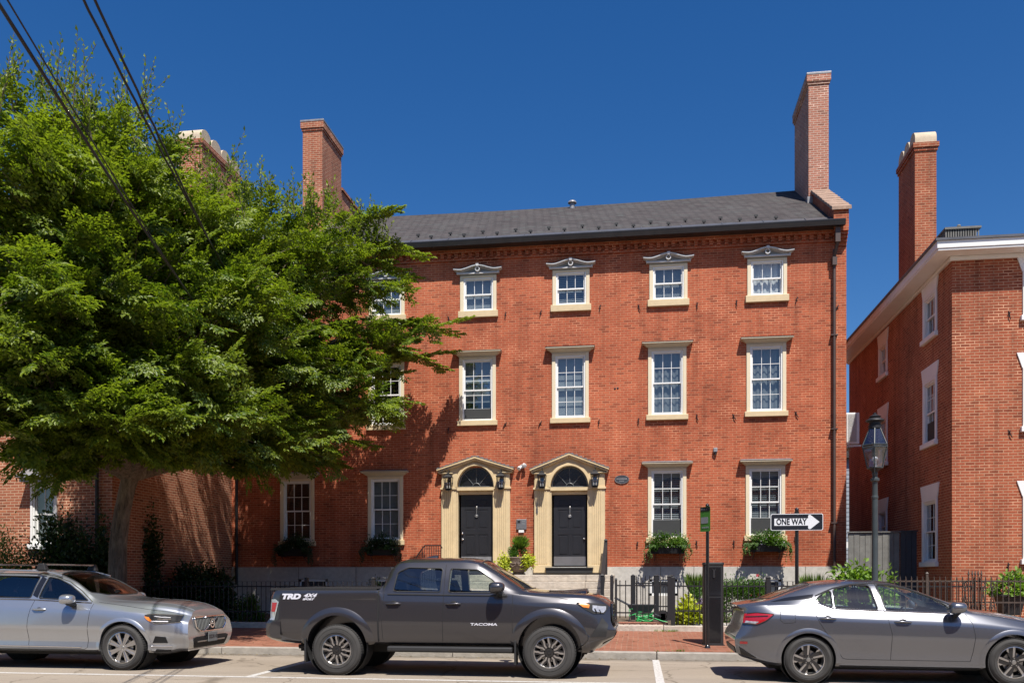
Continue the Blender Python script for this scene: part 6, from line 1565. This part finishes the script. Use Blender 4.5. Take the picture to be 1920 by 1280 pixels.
# ------------------------------------------------------------------ overhead cables
def cable(a, b, sagv, r, label, wob=0, seed=0):
    random.seed(seed); P = []
    for i in range(41):
        f = i/40; P.append(a.lerp(b, f)+Vector((0, 0, -4*sagv*f*(1-f)))+Vector((random.uniform(-wob, wob), 0, random.uniform(-wob, wob))))
    m = MB(); m.tube(P, r, 6); tag(m.build('overhead_cable', M['black_iron'], smooth=60), label, 'cable', 'overhead cables running into the tree')
def ray(px, py, t): u = (px-960)/FPX; return Vector((t*(u*CT-ST), t*(CT+u*ST), HC+t*(YH-py)/FPX))
def ext(a, b, back, fwd): d = (b-a); return a-d*back, b+d*fwd
for (x0, y0, d0), (x1, y1, d1), r, lb, w_ in (
    ((3, 2, 7.5), (318, 492, 14.5), .017, 'thick overhead cable farthest left, nearest the corner of the picture', 0),
    ((22, 0, 7.5), (322, 494, 14.7), .008, 'thin overhead cable just right of the thick left one', 0),
    ((163, 0, 8.5), (384, 428, 15.5), .014, 'left of the two twisted overhead cables in the middle of the tree', .006),
    ((184, 0, 8.5), (386, 430, 15.7), .014, 'right of the two twisted overhead cables in the middle of the tree', .006)):
    a, b = ray(x0, y0, d0), ray(x1, y1, d1); a2, b2 = ext(a, b, .35, .45); cable(a2, b2, .10, r, lb, w_, seed=x0)
# ------------------------------------------------------------------ foliage
rng = np.random.default_rng(7)
def nrm(v): return v/np.maximum(np.linalg.norm(v, axis=-1, keepdims=True), 1e-9)
def leaves(name, c, d, up, L, W, rnd, mat, parent=None, fold=.25):
    """c base points, d leaf direction, up leaf normal; one folded six point leaf each"""
    n = len(c); d = nrm(d); side = nrm(np.cross(d, up)); up = np.cross(side, d)
    L = np.asarray(L).reshape(-1, 1)*np.ones((n, 1)); W = np.asarray(W).reshape(-1, 1)*np.ones((n, 1))
    P = np.empty((n, 4, 3)); P[:, 0] = c
    P[:, 1] = c+d*L*.45+side*W*.5+up*W*fold; P[:, 2] = c+d*L-up*L*.12; P[:, 3] = c+d*L*.45-side*W*.5+up*W*fold
    me = bpy.data.meshes.new(name); me.vertices.add(n*4); me.vertices.foreach_set('co', P.reshape(-1))
    idx = (np.arange(n)[:, None]*4+np.array([[0, 1, 2, 0, 2, 3]])).reshape(-1)
    me.loops.add(n*6); me.loops.foreach_set('vertex_index', idx); me.polygons.add(n*2); me.polygons.foreach_set('loop_start', np.arange(n*2)*3); me.polygons.foreach_set('loop_total', np.full(n*2, 3))
    at_ = me.attributes.new('rnd', 'FLOAT', 'POINT'); at_.data.foreach_set('value', np.repeat(np.clip(rnd, 0, 1), 4)); me.update(); me.validate()
    me.materials.append(mat); o = bpy.data.objects.new(name, me); C.objects.link(o)
    if parent is not None: o.parent = parent
    return o
def sprig_template(length=.55, n=13, spread=1.0, seed=0):
    """flat spray: a main twig with side twigs, returns leaf base, dir, normal in local frame (x along, z up)"""
    r = np.random.default_rng(seed); c, d, u = [], [], []
    def twig(p, a, l, k):
        for i in range(k):
            f = (i+1)/k; s = 1 if i % 2 else -1; q = p+np.array([math.cos(a), math.sin(a), 0])*l*f
            q = q+np.array([0, 0, -.10*l*f*f+r.normal()*.006])
            aa = a+s*R(50+r.normal()*12)*(1-.5*f*(i == k-1)); c.append(q); d.append([math.cos(aa), math.sin(aa), -.15+r.normal()*.18]); u.append([r.normal()*.28, r.normal()*.28, 1])
    twig(np.zeros(3), 0, length, n)
    for i in range(6):
        f = .18+.13*i; s = 1 if i % 2 else -1
        twig(np.array([length*f, 0, 0]), s*R(38+r.normal()*6)*spread, length*(.62-.42*f), 7)
    return np.array(c), np.array(d), np.array(u)
TPL = [sprig_template(seed=i, spread=.8+.1*i) for i in range(5)]
def shoot_template(seed):
    r = np.random.default_rng(seed); c, d, u = [], [], []
    k = 22
    for i in range(k):
        f = (i+1)/k; a = i*2.4+r.normal()*.3; c.append([f, .012*math.sin(5*f), 0]); d.append([.8+.3*r.normal(), math.cos(a), math.sin(a)]); u.append([-1.0, math.cos(a)*.3, math.sin(a)*.3])
    return np.array(c), np.array(d), np.array(u)
def build_tree():
    BP = at(219, 1075, 17.0); base = Vector((BP.x, 17.0, zs(17.0)-.05))
    t = thing('leafy_tree', 'large leafy green street tree with a leaning grey trunk behind the silver car', 'tree', base)
    inv = Matrix.Translation(-base); pl = lambda o: place(o, t, inv)
    F = at(247, 885, 17.0)
    trunk = [base, at(222, 1020, 17), at(229, 960, 17.0), at(238, 915, 17), F]
    m = MB(); n = 14
    P = [trunk[0].lerp(trunk[1], f) for f in (0, .3, .6)]+[trunk[1].lerp(trunk[2], f) for f in (0, .35, .7)]+[trunk[2].lerp(trunk[3], f) for f in (0, .5)]+[trunk[3].lerp(trunk[4], f) for f in (0, .5, 1)]
    m.tube(P, [.25, .205, .185, .172, .165, .16, .156, .154, .156, .162, .16], 20)
    for i, v in enumerate(m.v):
        a = i % 20; k = 1+.05*math.sin(a*1.9+i*.02)+.035*math.sin(a*.9+i//20*.7); c_ = P[min(i//20, 10)]; m.v[i] = (c_.x+(v[0]-c_.x)*k, c_.y+(v[1]-c_.y)*k, v[2])
    pl(m.build('trunk', M['bark'], smooth=60))
    lobes = [(50, 345, 13.9, 1.6, 1.25), (185, 355, 15.4, 1.5, 1.3), (335, 445, 17.4, 1.5, 1.15), (470, 455, 19, 1.35, 1.05), (590, 480, 20, 1.25, 1.0), (690, 500, 21, .9, .62),
             (60, 560, 13.6, 1.8, 1.3), (240, 540, 15.0, 1.6, 1.3), (410, 600, 17.2, 1.6, 1.4), (545, 650, 19.4, 1.35, 1.15), (655, 640, 21, .9, .7), (770, 640, 22.4, 1.1, .36),
             (90, 740, 13.9, 1.6, .95), (280, 740, 16.0, 1.6, .9), (470, 770, 19.0, 1.4, 1.0), (600, 790, 20.6, 1.05, .75), (700, 690, 23.4, .9, .5), (730, 640, 23.6, .8, .35), (660, 770, 23.8, .7, .4), (600, 830, 23.6, .8, .35), (-190, 450, 14, 1.9, 1.6), (-180, 720, 13.8, 1.7, 1.2),
             (190, 430, 16.6, 1.9, 1.4), (400, 560, 18.8, 1.8, 1.4), (60, 650, 14.6, 1.7, 1.2), (560, 745, 22.3, 1.6, 1.1), (500, 840, 20.5, .9, .45), (150, 830, 15.4, 1.2, .5), (10, 790, 13.6, .8, .35), (170, 790, 14.4, 1.2, .65), (300, 790, 15.2, 1.25, .6), (410, 790, 16.5, 1.1, .6), (300, 690, 15.3, 1.2, .8),
             (555, 600, 22.4, 1.8, 1.3), (470, 540, 22.2, 1.7, 1.4), (635, 545, 22.8, 1.2, 1.0), (520, 480, 22.6, 1.4, 1.0), (400, 680, 19.4, 1.6, 1.2), (620, 715, 20.4, 1.0, .8), (545, 820, 19.6, 1.2, .65), (430, 830, 18.4, 1.2, .6), (690, 760, 21.4, .8, .55), (230, 850, 15.8, 1.1, .45), (120, 875, 15.0, .6, .3), (330, 850, 16.6, .8, .4), (480, 860, 19.2, .8, .45), (20, 850, 14.2, .45, .3), (590, 860, 21.6, .7, .35)]
    LC, LD, LU, LL, LR = [], [], [], [], []
    random.seed(21); limbs = MB()
    def bez(a, b, c, n): return [a*(1-t_)**2+b*2*t_*(1-t_)+c*t_*t_ for t_ in [i/n for i in range(n+1)]]
    def add_spray(p, d, up, scale, tp=None, rb=0.0):
        c, dd, uu = TPL[random.randrange(5)] if tp is None else tp
        d = np.array(d.normalized()); up = np.array(up); s = np.cross(up, d); s /= max(np.linalg.norm(s), 1e-6); up = np.cross(d, s)
        Mx = np.stack([d, s, up]); LC.append(np.array(p)+(c*scale) @ Mx); LD.append(dd @ Mx); LU.append(uu @ Mx)
        k = len(c); LL.append(rng.uniform(.068, .118, k)); LR.append(np.clip(rng.normal(.48+rb, .22, k), 0, 1))
    for li, (px, py, Y, rr, rv) in enumerate(lobes):
        c = at(px, py, Y); start = F if li % 3 else trunk[3].lerp(F, .7); mid = start.lerp(c, .45)+Vector((0, 0, .9 if c.z > 6 else .2))
        L = bez(start, mid, c, 9); limbs.tube(L, [max(.022, .115*(1-i/9)**.8+.02) for i in range(10)], 8)
        nb = int((25 if py < 400 else 20)*rr*max(rv, .7))
        if py > 810: nb = int(nb*.8)
        if Y >= 22: nb = int(nb*.48)
        for b in range(nb):
            th = random.uniform(0, 2*math.pi); ph = math.acos(random.uniform(-.85, 1)); rad = random.uniform(.62, 1.04)
            tgt = c+Vector((rr*math.sin(ph)*math.cos(th), rr*math.sin(ph)*math.sin(th), rv*math.cos(ph)))*rad
            if tgt.y > 25.15: tgt.y = 25.15
            s0 = L[random.randint(5, 9)]; out = (tgt-s0)
            m2 = s0.lerp(tgt, .5)+Vector((0, 0, .18*out.length)); br = bez(s0, m2, tgt, 7); limbs.tube(br, [.020-.0022*i for i in range(8)], 4, caps=False)
            drx = (br[-1]-br[-2]).normalized(); dirb = Vector((drx.x, drx.y, drx.z*.6+random.gauss(0, .15))); rb = random.gauss(0, .10)+(.12 if py < 480 else 0)
            up = Vector((random.gauss(0, .42), random.gauss(0, .42)-.15, 1))
            for k in range(2, 8):
                for s in (-1, 1):
                    if random.random() < .22: continue
                    a = s*R(random.uniform(25, 65)) if k < 7 else s*R(18); q = Matrix.Rotation(a, 3, 'Z') @ dirb
                    q.z += random.gauss(.04, .34); add_spray(br[k]+Vector((random.uniform(-.08, .08), random.uniform(-.08, .08), random.uniform(-.12, .12))), q, up+Vector((random.gauss(0, .3), random.gauss(0, .3), 0)), random.uniform(.65, 1.3)*(.8 if rv < .5 else 1), rb=rb)
        if py < 520 and li < 17 or li == 19:
            for b in range(int(22*rr)):                # upright leaders above the crown
                th = random.uniform(0, 2*math.pi); q = random.uniform(.2, .95); p = c+Vector((rr*q*math.cos(th), rr*q*math.sin(th), rv*math.sqrt(1-q*q)*.8))
                ln = random.uniform(.6, 1.45)*(1.15 if li < 3 else .85); d = Vector((random.gauss(0, .2), random.gauss(0, .15), 1)).normalized()
                limbs.tube([p, p+d*ln*.5, p+d*ln], [.012, .008, .003], 4, caps=False)
                tp = shoot_template(random.randrange(1000)); cc = tp[0].copy(); cc[:, 0] *= ln; add_spray(p, d, Vector((1, 0, .1)), 1.0, (cc, tp[1], tp[2]), rb=.1)
                for k in range(random.choice((1, 2, 3))):      # slim side shoots
                    d2 = (d+Vector((random.gauss(0, .45), random.gauss(0, .45), 0))).normalized(); l2 = ln*random.uniform(.3, .6); p2 = p+d*ln*random.uniform(.1, .55); tp = shoot_template(random.randrange(1000)); cc = tp[0][::2].copy(); cc[:, 0] *= l2
                    add_spray(p2, d2, Vector((1, 0, .1)), 1.0, (cc, tp[1][::2], tp[2][::2]), rb=.1); limbs.tube([p2, p2+d2*l2], .005, 4, caps=False)
    # long reaching sprays to the right
    for (x0, y0, Y0_, x1, y1, Y1_) in ((690, 650, 22.2, 868, 600, 24.1), (690, 690, 22.4, 842, 662, 24.4), (690, 640, 22, 828, 690, 24.3), (660, 560, 21.4, 765, 545, 23.2), (660, 450, 20.6, 792, 482, 22.4), (660, 480, 20.6, 772, 520, 22.6), (630, 430, 20.3, 736, 398, 20.9),
                                       (650, 740, 22.4, 758, 700, 24.5), (620, 780, 22.6, 735, 760, 24.6), (600, 820, 21.8, 700, 838, 24.3), (560, 830, 21.4, 640, 872, 23.6), (500, 850, 21, 570, 880, 22.6), (690, 600, 22, 850, 625, 24.3), (700, 620, 22.4, 800, 600, 24.0), (640, 640, 22, 770, 640, 24.4), (420, 860, 18, 470, 850, 18.6), (330, 830, 16, 390, 868, 17)):
        a, b = at(x0, y0, Y0_), at(x1, y1, Y1_); br = bez(a, a.lerp(b, .5)+Vector((0, 0, .12)), b, 10); limbs.tube(br, [.018-.0014*i for i in range(11)], 4, caps=False)
        dv = (b-a).normalized(); vert = abs(dv.z) > .8
        for k in range(1, 11):
            if vert:
                for s in range(1):
                    dd = Vector((random.gauss(0, .6), random.gauss(0, .6), .9)).normalized(); add_spray(br[k], dd, Vector((random.gauss(0, 1), random.gauss(0, 1), .2)), .30 if k > 6 else .5, rb=.1)
            else:
                for s in (-1, 1):
                    q = Matrix.Rotation(s*R(random.uniform(22, 45)), 3, 'Z') @ dv; q.z += random.uniform(-.1, .15); add_spray(br[k], q, Vector((random.gauss(0, .2), -.2, 1)), .95*(1.1-.05*k), rb=.12)
    pl(limbs.build('limbs', M['bark'], smooth=60, fix=False))
    c, d, u = np.concatenate(LC), np.concatenate(LD), np.concatenate(LU); L_, r_ = np.concatenate(LL), np.concatenate(LR)
    print('tree leaves', len(c))
    pl(leaves('crown', c, d, u, L_, L_*.50, r_, M['leaf']))
build_tree()
def shrub(name, label, cat, c, rad, n, mat, L=.06, W=.5, shell=.55, group=None, up=.5, droop=0, flowers=None, flat_bottom=True, stems=True, seed=1, clump=0, mode='ball'):
    """leafy plant: leaves through an ellipsoid, clumped; c = centre of its base"""
    r = np.random.default_rng(seed); base = Vector(c); t = thing(name, label, cat, base, 0, group); inv = Matrix.Translation(-base)
    cx, cy, cz_ = c; rx, ry, h = rad
    if mode == 'grass':
        k = n; a = r.uniform(0, 2*math.pi, k); rr = np.sqrt(r.uniform(0, 1, k))*.35; p = np.stack([cx+rx*rr*np.cos(a), cy+ry*rr*np.sin(a), np.full(k, cz_)], 1)
        d = np.stack([np.cos(a)*r.uniform(.1, .8, k)*rx/h, np.sin(a)*r.uniform(.1, .8, k)*ry/h, np.ones(k)], 1); o = leaves('foliage', p, d, np.stack([np.cos(a), np.sin(a), np.full(k, .3)], 1), h*r.uniform(.6, 1.2, k), .010+.008*h, r.uniform(0, 1, k), mat, fold=.1); place(o, t, inv)
        return t
    nc = clump or max(6, n//60); cc = r.normal(size=(nc, 3)); cc = nrm(cc)*r.uniform(shell, 1, (nc, 1))**.6
    if mode == 'box': cc = r.uniform(-1, 1, (nc, 3)); k_ = r.integers(0, 3, nc); cc[np.arange(nc), k_] = np.sign(cc[np.arange(nc), k_])*r.uniform(.85, 1, nc)
    if flat_bottom: cc[:, 2] = np.abs(cc[:, 2])*1.0
    ctr = np.stack([cx+cc[:, 0]*rx*.85, cy+cc[:, 1]*ry*.85, cz_+(cc[:, 2]*h*.85 if flat_bottom else (cc[:, 2]*.5+.5)*h)], 1)
    i = r.integers(0, nc, n); sc_ = np.array([rx, ry, h])*.26/ (1 if nc < 40 else 1.3)
    p = ctr[i]+r.normal(size=(n, 3))*sc_*.55; tone = r.normal(.5, .18, nc)[i]
    p[:, 2] = np.maximum(p[:, 2], cz_+.01)
    d = (p-np.array([cx, cy, cz_+h*.3]))/np.array([rx, ry, h])+r.normal(size=(n, 3))*.6; d[:, 2] += up-droop
    u = r.normal(size=(n, 3))*.5; u[:, 2] += 1; u[:, 1] -= .3
    o = leaves('foliage', p, d, u, L*r.uniform(.7, 1.25, n), L*W*r.uniform(.8, 1.2, n), tone+r.normal(0, .12, n), mat); place(o, t, inv)
    if stems:
        m = MB()
        for k in range(min(nc, 30)): m.tube([(cx+r.normal()*.03, cy+r.normal()*.03, cz_), tuple((ctr[k]+np.array([cx, cy, cz_]))/2+r.normal(size=3)*.03), tuple(ctr[k])], [.010, .007, .004], 4)
        place(m.build('stems', M['twig']), t, inv)
    if flowers:
        mat2, nf, fs = flowers; j = r.integers(0, n, nf); fp = p[j]+nrm(p[j]-np.array([cx, cy, cz_+h*.3]))*.04; FC, FD, FU = [], [], []
        for q in fp:
            for a in np.linspace(0, 2*math.pi, 6)[:-1]:
                FC.append(q); FD.append([math.cos(a), -.35, math.sin(a)]); FU.append([0, -1, .3])
        o = leaves('flowers', np.array(FC), np.array(FD, float), np.array(FU, float), fs, fs*.8, r.uniform(0, 1, len(FC)), mat2); place(o, t, inv)
    return t
def on(px, py, Y): p = at(px, py, Y); return p
# window boxes
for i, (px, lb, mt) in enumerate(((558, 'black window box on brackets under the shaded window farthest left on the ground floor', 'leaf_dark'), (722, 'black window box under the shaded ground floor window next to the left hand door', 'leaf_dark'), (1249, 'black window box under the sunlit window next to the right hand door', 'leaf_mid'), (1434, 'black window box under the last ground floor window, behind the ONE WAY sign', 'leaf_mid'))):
    f = [w for w in wins if w[0] == 1][i]; xc = (f[1]+f[2])/2; zb_ = f[3]-.46
    t = thing('window_box', lb, 'window box', (xc, Y0-.25, zb_), 0, 'window boxes under the ground floor windows')
    q = MB(); q.frustum((-.46, .46, -.11, .11), (-.52, .52, -.15, .15), 0, .19); q.box(-.54, .54, -.165, .165, .19, .215); q.build('trough', M['black_iron'], t, bevel=.006)
    q = MB()
    for s_ in (-1, 1): q.box(s_*.35-.012, s_*.35+.012, -.13, .245, -.02, -.002); q.tube([(s_*.35, .23, -.2), (s_*.35, .1, -.16), (s_*.35, -.12, -.02)], .01, 5)
    q.build('bracket', M['black_iron'], t)
    lbs = ('dark leafy plants spilling from the shaded window box farthest left', 'dark leafy plants with pale flowers in the shaded window box near the left hand door', 'green and lime plants trailing from the sunlit window box near the right hand door', 'green plants with small pale flowers trailing from the window box behind the ONE WAY sign')
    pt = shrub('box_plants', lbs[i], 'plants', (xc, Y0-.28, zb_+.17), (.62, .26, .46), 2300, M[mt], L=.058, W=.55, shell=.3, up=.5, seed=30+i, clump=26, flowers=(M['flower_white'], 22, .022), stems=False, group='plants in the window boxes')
    # trailing stems at both ends, and a lime clump
    r = np.random.default_rng(50+i); c_, d_, u_ = [], [], []; m = MB()
    for k in range(34):
        sx = (-1, 1)[k % 2]; x = xc+sx*r.uniform(.25, .60); ln = r.uniform(.15, .55)*(1.0 if abs(x-xc) > .42 else .35); yy = Y0-.42+r.normal()*.04; P = []
        for j in range(9):
            fz_ = j/8; P.append((x+sx*.05*math.sin(fz_*2)+.02*math.sin(7*fz_+k), yy-.05*math.sin(fz_*3), zb_+.24-ln*fz_)); 
            for w in range(4): c_.append(P[-1]); d_.append([r.normal()*.8, -.5+r.normal()*.4, -.4]); u_.append([r.normal()*.4, -.8, .6])
        m.tube(P, .004, 4)
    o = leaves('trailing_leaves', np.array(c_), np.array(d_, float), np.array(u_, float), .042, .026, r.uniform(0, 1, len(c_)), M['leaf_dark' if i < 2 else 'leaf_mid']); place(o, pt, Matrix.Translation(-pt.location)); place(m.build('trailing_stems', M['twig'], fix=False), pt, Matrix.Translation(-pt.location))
    if i >= 2:
        n = 420; p = np.array([xc+.27, Y0-.33, zb_+.33])+r.normal(size=(n, 3))*np.array([.11, .07, .055]); o = leaves('lime_leaves', p, r.normal(size=(n, 3))+np.array([0, -.3, .4]), r.normal(size=(n, 3))*.5+np.array([0, -.3, 1]), .05, .035, r.uniform(0, .8, n), M['leaf_bright']); place(o, pt, Matrix.Translation(-pt.location))
# urn between the doors
YU = 24.75; p = at(972.5, 1078, YU)
t = thing('stone_urn', 'brown carved urn on the top step between the two doors', 'planter', (p.x, YU, 1.548)); 
q = MB(); q.lathe([(.18, 0), (.20, .03), (.15, .06), (.24, .12), (.30, .22), (.325, .33), (.32, .42), (.34, .45), (.35, .48), (.33, .50), (.30, .46), (.001, .44)], n=36); o = q.build('bowl', M['urn'], t, smooth=40)
q = MB(); q.lathe([(.328, .30), (.345, .32), (.335, .34)], n=36, closed=True)
for k in range(8):
    a0 = 2*math.pi*k/8; q.tube([(.325*math.cos(a0+f*.785), .325*math.sin(a0+f*.785), .33-.10*math.sin(math.pi*f)) for f in np.linspace(0, 1, 7)], .018, 6)
q.build('garland', M['urn'], o, smooth=60)
ut = shrub('urn_plants', 'tall feathery green plant with lime leaves spilling from the urn between the doors', 'plants', (p.x, YU, 2.02), (.30, .25, .42), 1500, M['leaf_mid'], L=.06, W=.5, seed=5, clump=18)
iv = Matrix.Translation(-ut.location); r = np.random.default_rng(8)
for sx, n in ((-.38, 420), (.30, 560)):
    P = np.array([p.x+sx, YU-.22, 1.86 if sx < 0 else 1.93])+r.normal(size=(n, 3))*np.array([.085, .07, .12 if sx < 0 else .085]); place(leaves('lime_leaves', P, r.normal(size=(n, 3))+np.array([0, -.4, -.2]), r.normal(size=(n, 3))*.4+np.array([0, -.6, .8]), .075, .055, r.uniform(0, 1, n), M['leaf_lime']), ut, iv)
n = 900; a = r.uniform(0, 2*math.pi, n); P = np.stack([p.x+.05+r.normal(0, .05, n), YU+r.normal(0, .05, n), 2.28+r.uniform(0, .18, n)], 1); place(leaves('feathery_top', P, np.stack([np.cos(a)*.7, np.sin(a)*.7, r.uniform(.2, 1.5, n)], 1), r.normal(size=(n, 3)), .26, .012, r.uniform(0, 1, n), M['leaf_bright']), ut, iv)
# garden plants, left to right
G = .36
def P3(px, Y, z=G): q = at(px, 1100, Y); return (q.x, Y, z)
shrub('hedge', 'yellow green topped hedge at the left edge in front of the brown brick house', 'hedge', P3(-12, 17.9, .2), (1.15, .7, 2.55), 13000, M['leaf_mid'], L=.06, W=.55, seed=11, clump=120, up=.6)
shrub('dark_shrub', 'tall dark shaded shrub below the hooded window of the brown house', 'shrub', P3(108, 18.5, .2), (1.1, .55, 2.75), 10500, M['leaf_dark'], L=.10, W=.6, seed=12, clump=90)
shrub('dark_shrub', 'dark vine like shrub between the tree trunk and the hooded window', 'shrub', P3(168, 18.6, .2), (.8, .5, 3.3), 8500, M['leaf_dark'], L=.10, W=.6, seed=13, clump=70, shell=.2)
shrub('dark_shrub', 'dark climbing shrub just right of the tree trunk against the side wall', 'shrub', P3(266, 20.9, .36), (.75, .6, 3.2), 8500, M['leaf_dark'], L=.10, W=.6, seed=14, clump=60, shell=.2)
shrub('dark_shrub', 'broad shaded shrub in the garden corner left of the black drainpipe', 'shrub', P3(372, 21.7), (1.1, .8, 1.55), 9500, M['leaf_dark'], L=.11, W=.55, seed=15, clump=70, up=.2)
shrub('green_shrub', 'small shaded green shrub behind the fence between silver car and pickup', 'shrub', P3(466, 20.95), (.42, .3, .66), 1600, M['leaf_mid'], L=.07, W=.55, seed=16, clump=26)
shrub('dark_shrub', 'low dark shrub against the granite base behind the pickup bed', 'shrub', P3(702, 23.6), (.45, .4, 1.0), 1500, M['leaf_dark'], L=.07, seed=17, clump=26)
shrub('ornamental_grass', 'round tuft of fine green grass against the granite base left of the pay station', 'grass plant', (at(1306, 1090, 24.3).x, 24.3, 1.0), (.45, .4, .55), 420, M['leaf_bright'], seed=18, mode='grass')
shrub('green_shrub', 'dark green and plum shrub behind the lime plant, beside the pay station', 'shrub', P3(1303, 22.6), (.33, .3, .95), 1500, M['leaf_mid'], L=.06, seed=19, clump=24)
shrub('lime_plant', 'bright lime leaved plant behind the fence left of the pay station', 'plant', P3(1292, 20.9, .42), (.36, .24, .56), 900, M['leaf_lime'], L=.11, W=.62, seed=20, clump=30, shell=.4)
shrub('purple_plant', 'small purple leaved plant between the lime plant and the pay station', 'plant', P3(1312, 20.95, .55), (.16, .16, .5), 420, M['leaf_purple'], L=.07, W=.6, seed=21, clump=10)
shrub('box_hedge', 'clipped green box hedge behind the fence right of the pay station', 'hedge', P3(1388, 22.6), (.62, .35, 1.02), 11000, M['leaf_mid'], L=.05, W=.6, seed=22, clump=200, mode='box', up=.5)
shrub('rose_bush', 'rose bush with red blooms behind the fence, right of the clipped hedge', 'rose bush', P3(1421, 22.4), (.36, .3, 1.12), 1500, M['leaf_mid'], L=.05, W=.65, seed=23, clump=26, flowers=(M['flower_red'], 20, .05))
shrub('ornamental_grass', 'fine silvery green grass tuft against the granite base right of the ONE WAY post', 'grass plant', (at(1523, 1090, 24.6).x, 24.6, .9), (.5, .45, .62), 520, M['leaf_bright'], seed=24, mode='grass')
shrub('leafy_shrub', 'big leaved bright green shrub at the foot of the street lamp', 'shrub', P3(1602, 22.2), (.95, .6, 1.5), 3600, M['leaf_bright'], L=.15, W=.5, seed=25, clump=70, droop=.5, up=.3)
shrub('leafy_shrub', 'thin spindly green shrub against the board fence right of the street lamp', 'shrub', P3(1668, 22.6), (.25, .2, 1.25), 260, M['leaf_bright'], L=.12, W=.5, seed=26, clump=16, shell=.1)
# black pot by the right house
p = at(1893, 1150, 20.9); zt_, zb_ = at(1893, 1115, 20.9).z, at(1893, 1148, 20.9).z
t = thing('plant_pot', 'square black plant pot behind the scrollwork railing at the right edge', 'planter', (p.x, 20.9, zb_-.05)); q = MB(); h_ = zt_-zb_+.05
q.frustum((-.17, .17, -.17, .17), (-.25, .25, -.25, .25), 0, h_); q.frustum((-.27, .27, -.27, .27), (-.28, .28, -.28, .28), h_-.04, h_+.01); q.build('pot', M['blackplastic'], t, bevel=.01)
shrub('potted_plant', 'lime and green leaved plant growing in the square black pot', 'plant', (p.x, 20.9, zt_), (.42, .32, .52), 800, M['leaf_bright'], L=.11, W=.6, seed=27, clump=24)
# pebbles beside the fence
q = MB(); random.seed(5)
for k in range(260):
    x = random.uniform(1.3, 3.4) if k % 2 else random.uniform(6.5, 9.5); y = random.uniform(20.5, 21.3); r_ = random.uniform(.02, .055); q.ball((x, y, .385), r_, 6, (1, .8, .6))
tag(q.build('pebbles', M['granite'], smooth=60, fix=False), 'loose pale pebbles on the soil behind the iron railings', 'pebbles', kind='stuff')

# fallen leaves along the gutter and weeds in the joints
r = np.random.default_rng(77); n = 420
x = r.uniform(-9, 8, n); gut = r.uniform(0, 1, n) < .55; y = np.where(gut, 16.05-np.abs(r.normal(0, .12, n)), r.uniform(16.4, 20.1, n)); z = np.where(gut, .012, .13+(y-16.28)*.0323+.008)
a = r.uniform(0, 2*math.pi, n); lit = leaves('leaf_litter', np.stack([x, y, z], 1), np.stack([np.cos(a), np.sin(a), np.full(n, .05)], 1), np.stack([r.normal(0, .2, n), r.normal(0, .2, n), np.ones(n)], 1), r.uniform(.025, .06, n), r.uniform(.015, .03, n), r.uniform(0, 1, n), leafmat('fallen_leaf', (.10, .07, .03), (.32, .24, .12), .1, .7))
tag(lit, 'small fallen leaves along the gutter and brick sidewalk', 'fallen leaves', kind='stuff')
n = 700; x = r.choice(r.uniform(-3, 7, 26), n)+r.normal(0, .05, n); y = np.where(r.uniform(0, 1, n) < .7, YF-.17, 16.33)+r.normal(0, .015, n); z = .13+(y-16.28)*.0323
wd_ = leaves('weeds', np.stack([x, y, z], 1), np.stack([r.normal(0, .5, n), r.normal(-.2, .4, n), r.uniform(.3, 1.2, n)], 1), r.normal(size=(n, 3)), r.uniform(.02, .07, n), r.uniform(.008, .016, n), r.uniform(0, 1, n), M['leaf_bright'])
tag(wd_, 'small weeds growing along the granite kerbs', 'weeds', kind='stuff')
# ------------------------------------------------------------------ the other side of the street, behind the viewer; unseen terrace added for reflections
t = thing('brick_terrace', 'brick terrace across the street, behind the viewpoint, added for reflections in the car bodies', 'house', (0, -14, 0)); inv = Matrix.Translation(-Vector(t.location))
q = MB(); hl_ = [(x-.5, x+.5, z, z+1.7) for x in np.arange(-28, 29, 2.6) for z in (1.4, 4.6)]
wall_mesh(q, -30, 30, 0, 8.2, hl_, lambda u, z, d: (u, -14-d, z), .2); q.box(-30, 30, -24, -14.25, 0, 8.2); place(q.build('wall', M['brick_left']), t, inv)
q = MB(); q.box(-30.3, 30.3, -24.3, -13.6, 8.201, 8.4); q.prism([(-24.3, 8.401), (-13.6, 8.401), (-19, 10.6)], -30.3, 30.3, 'x'); place(q.build('roof', M['shingle']), t, inv)
structure('far_sidewalk', MB().box(-150, 150, -14, -8, .0, .12), M['paver'])
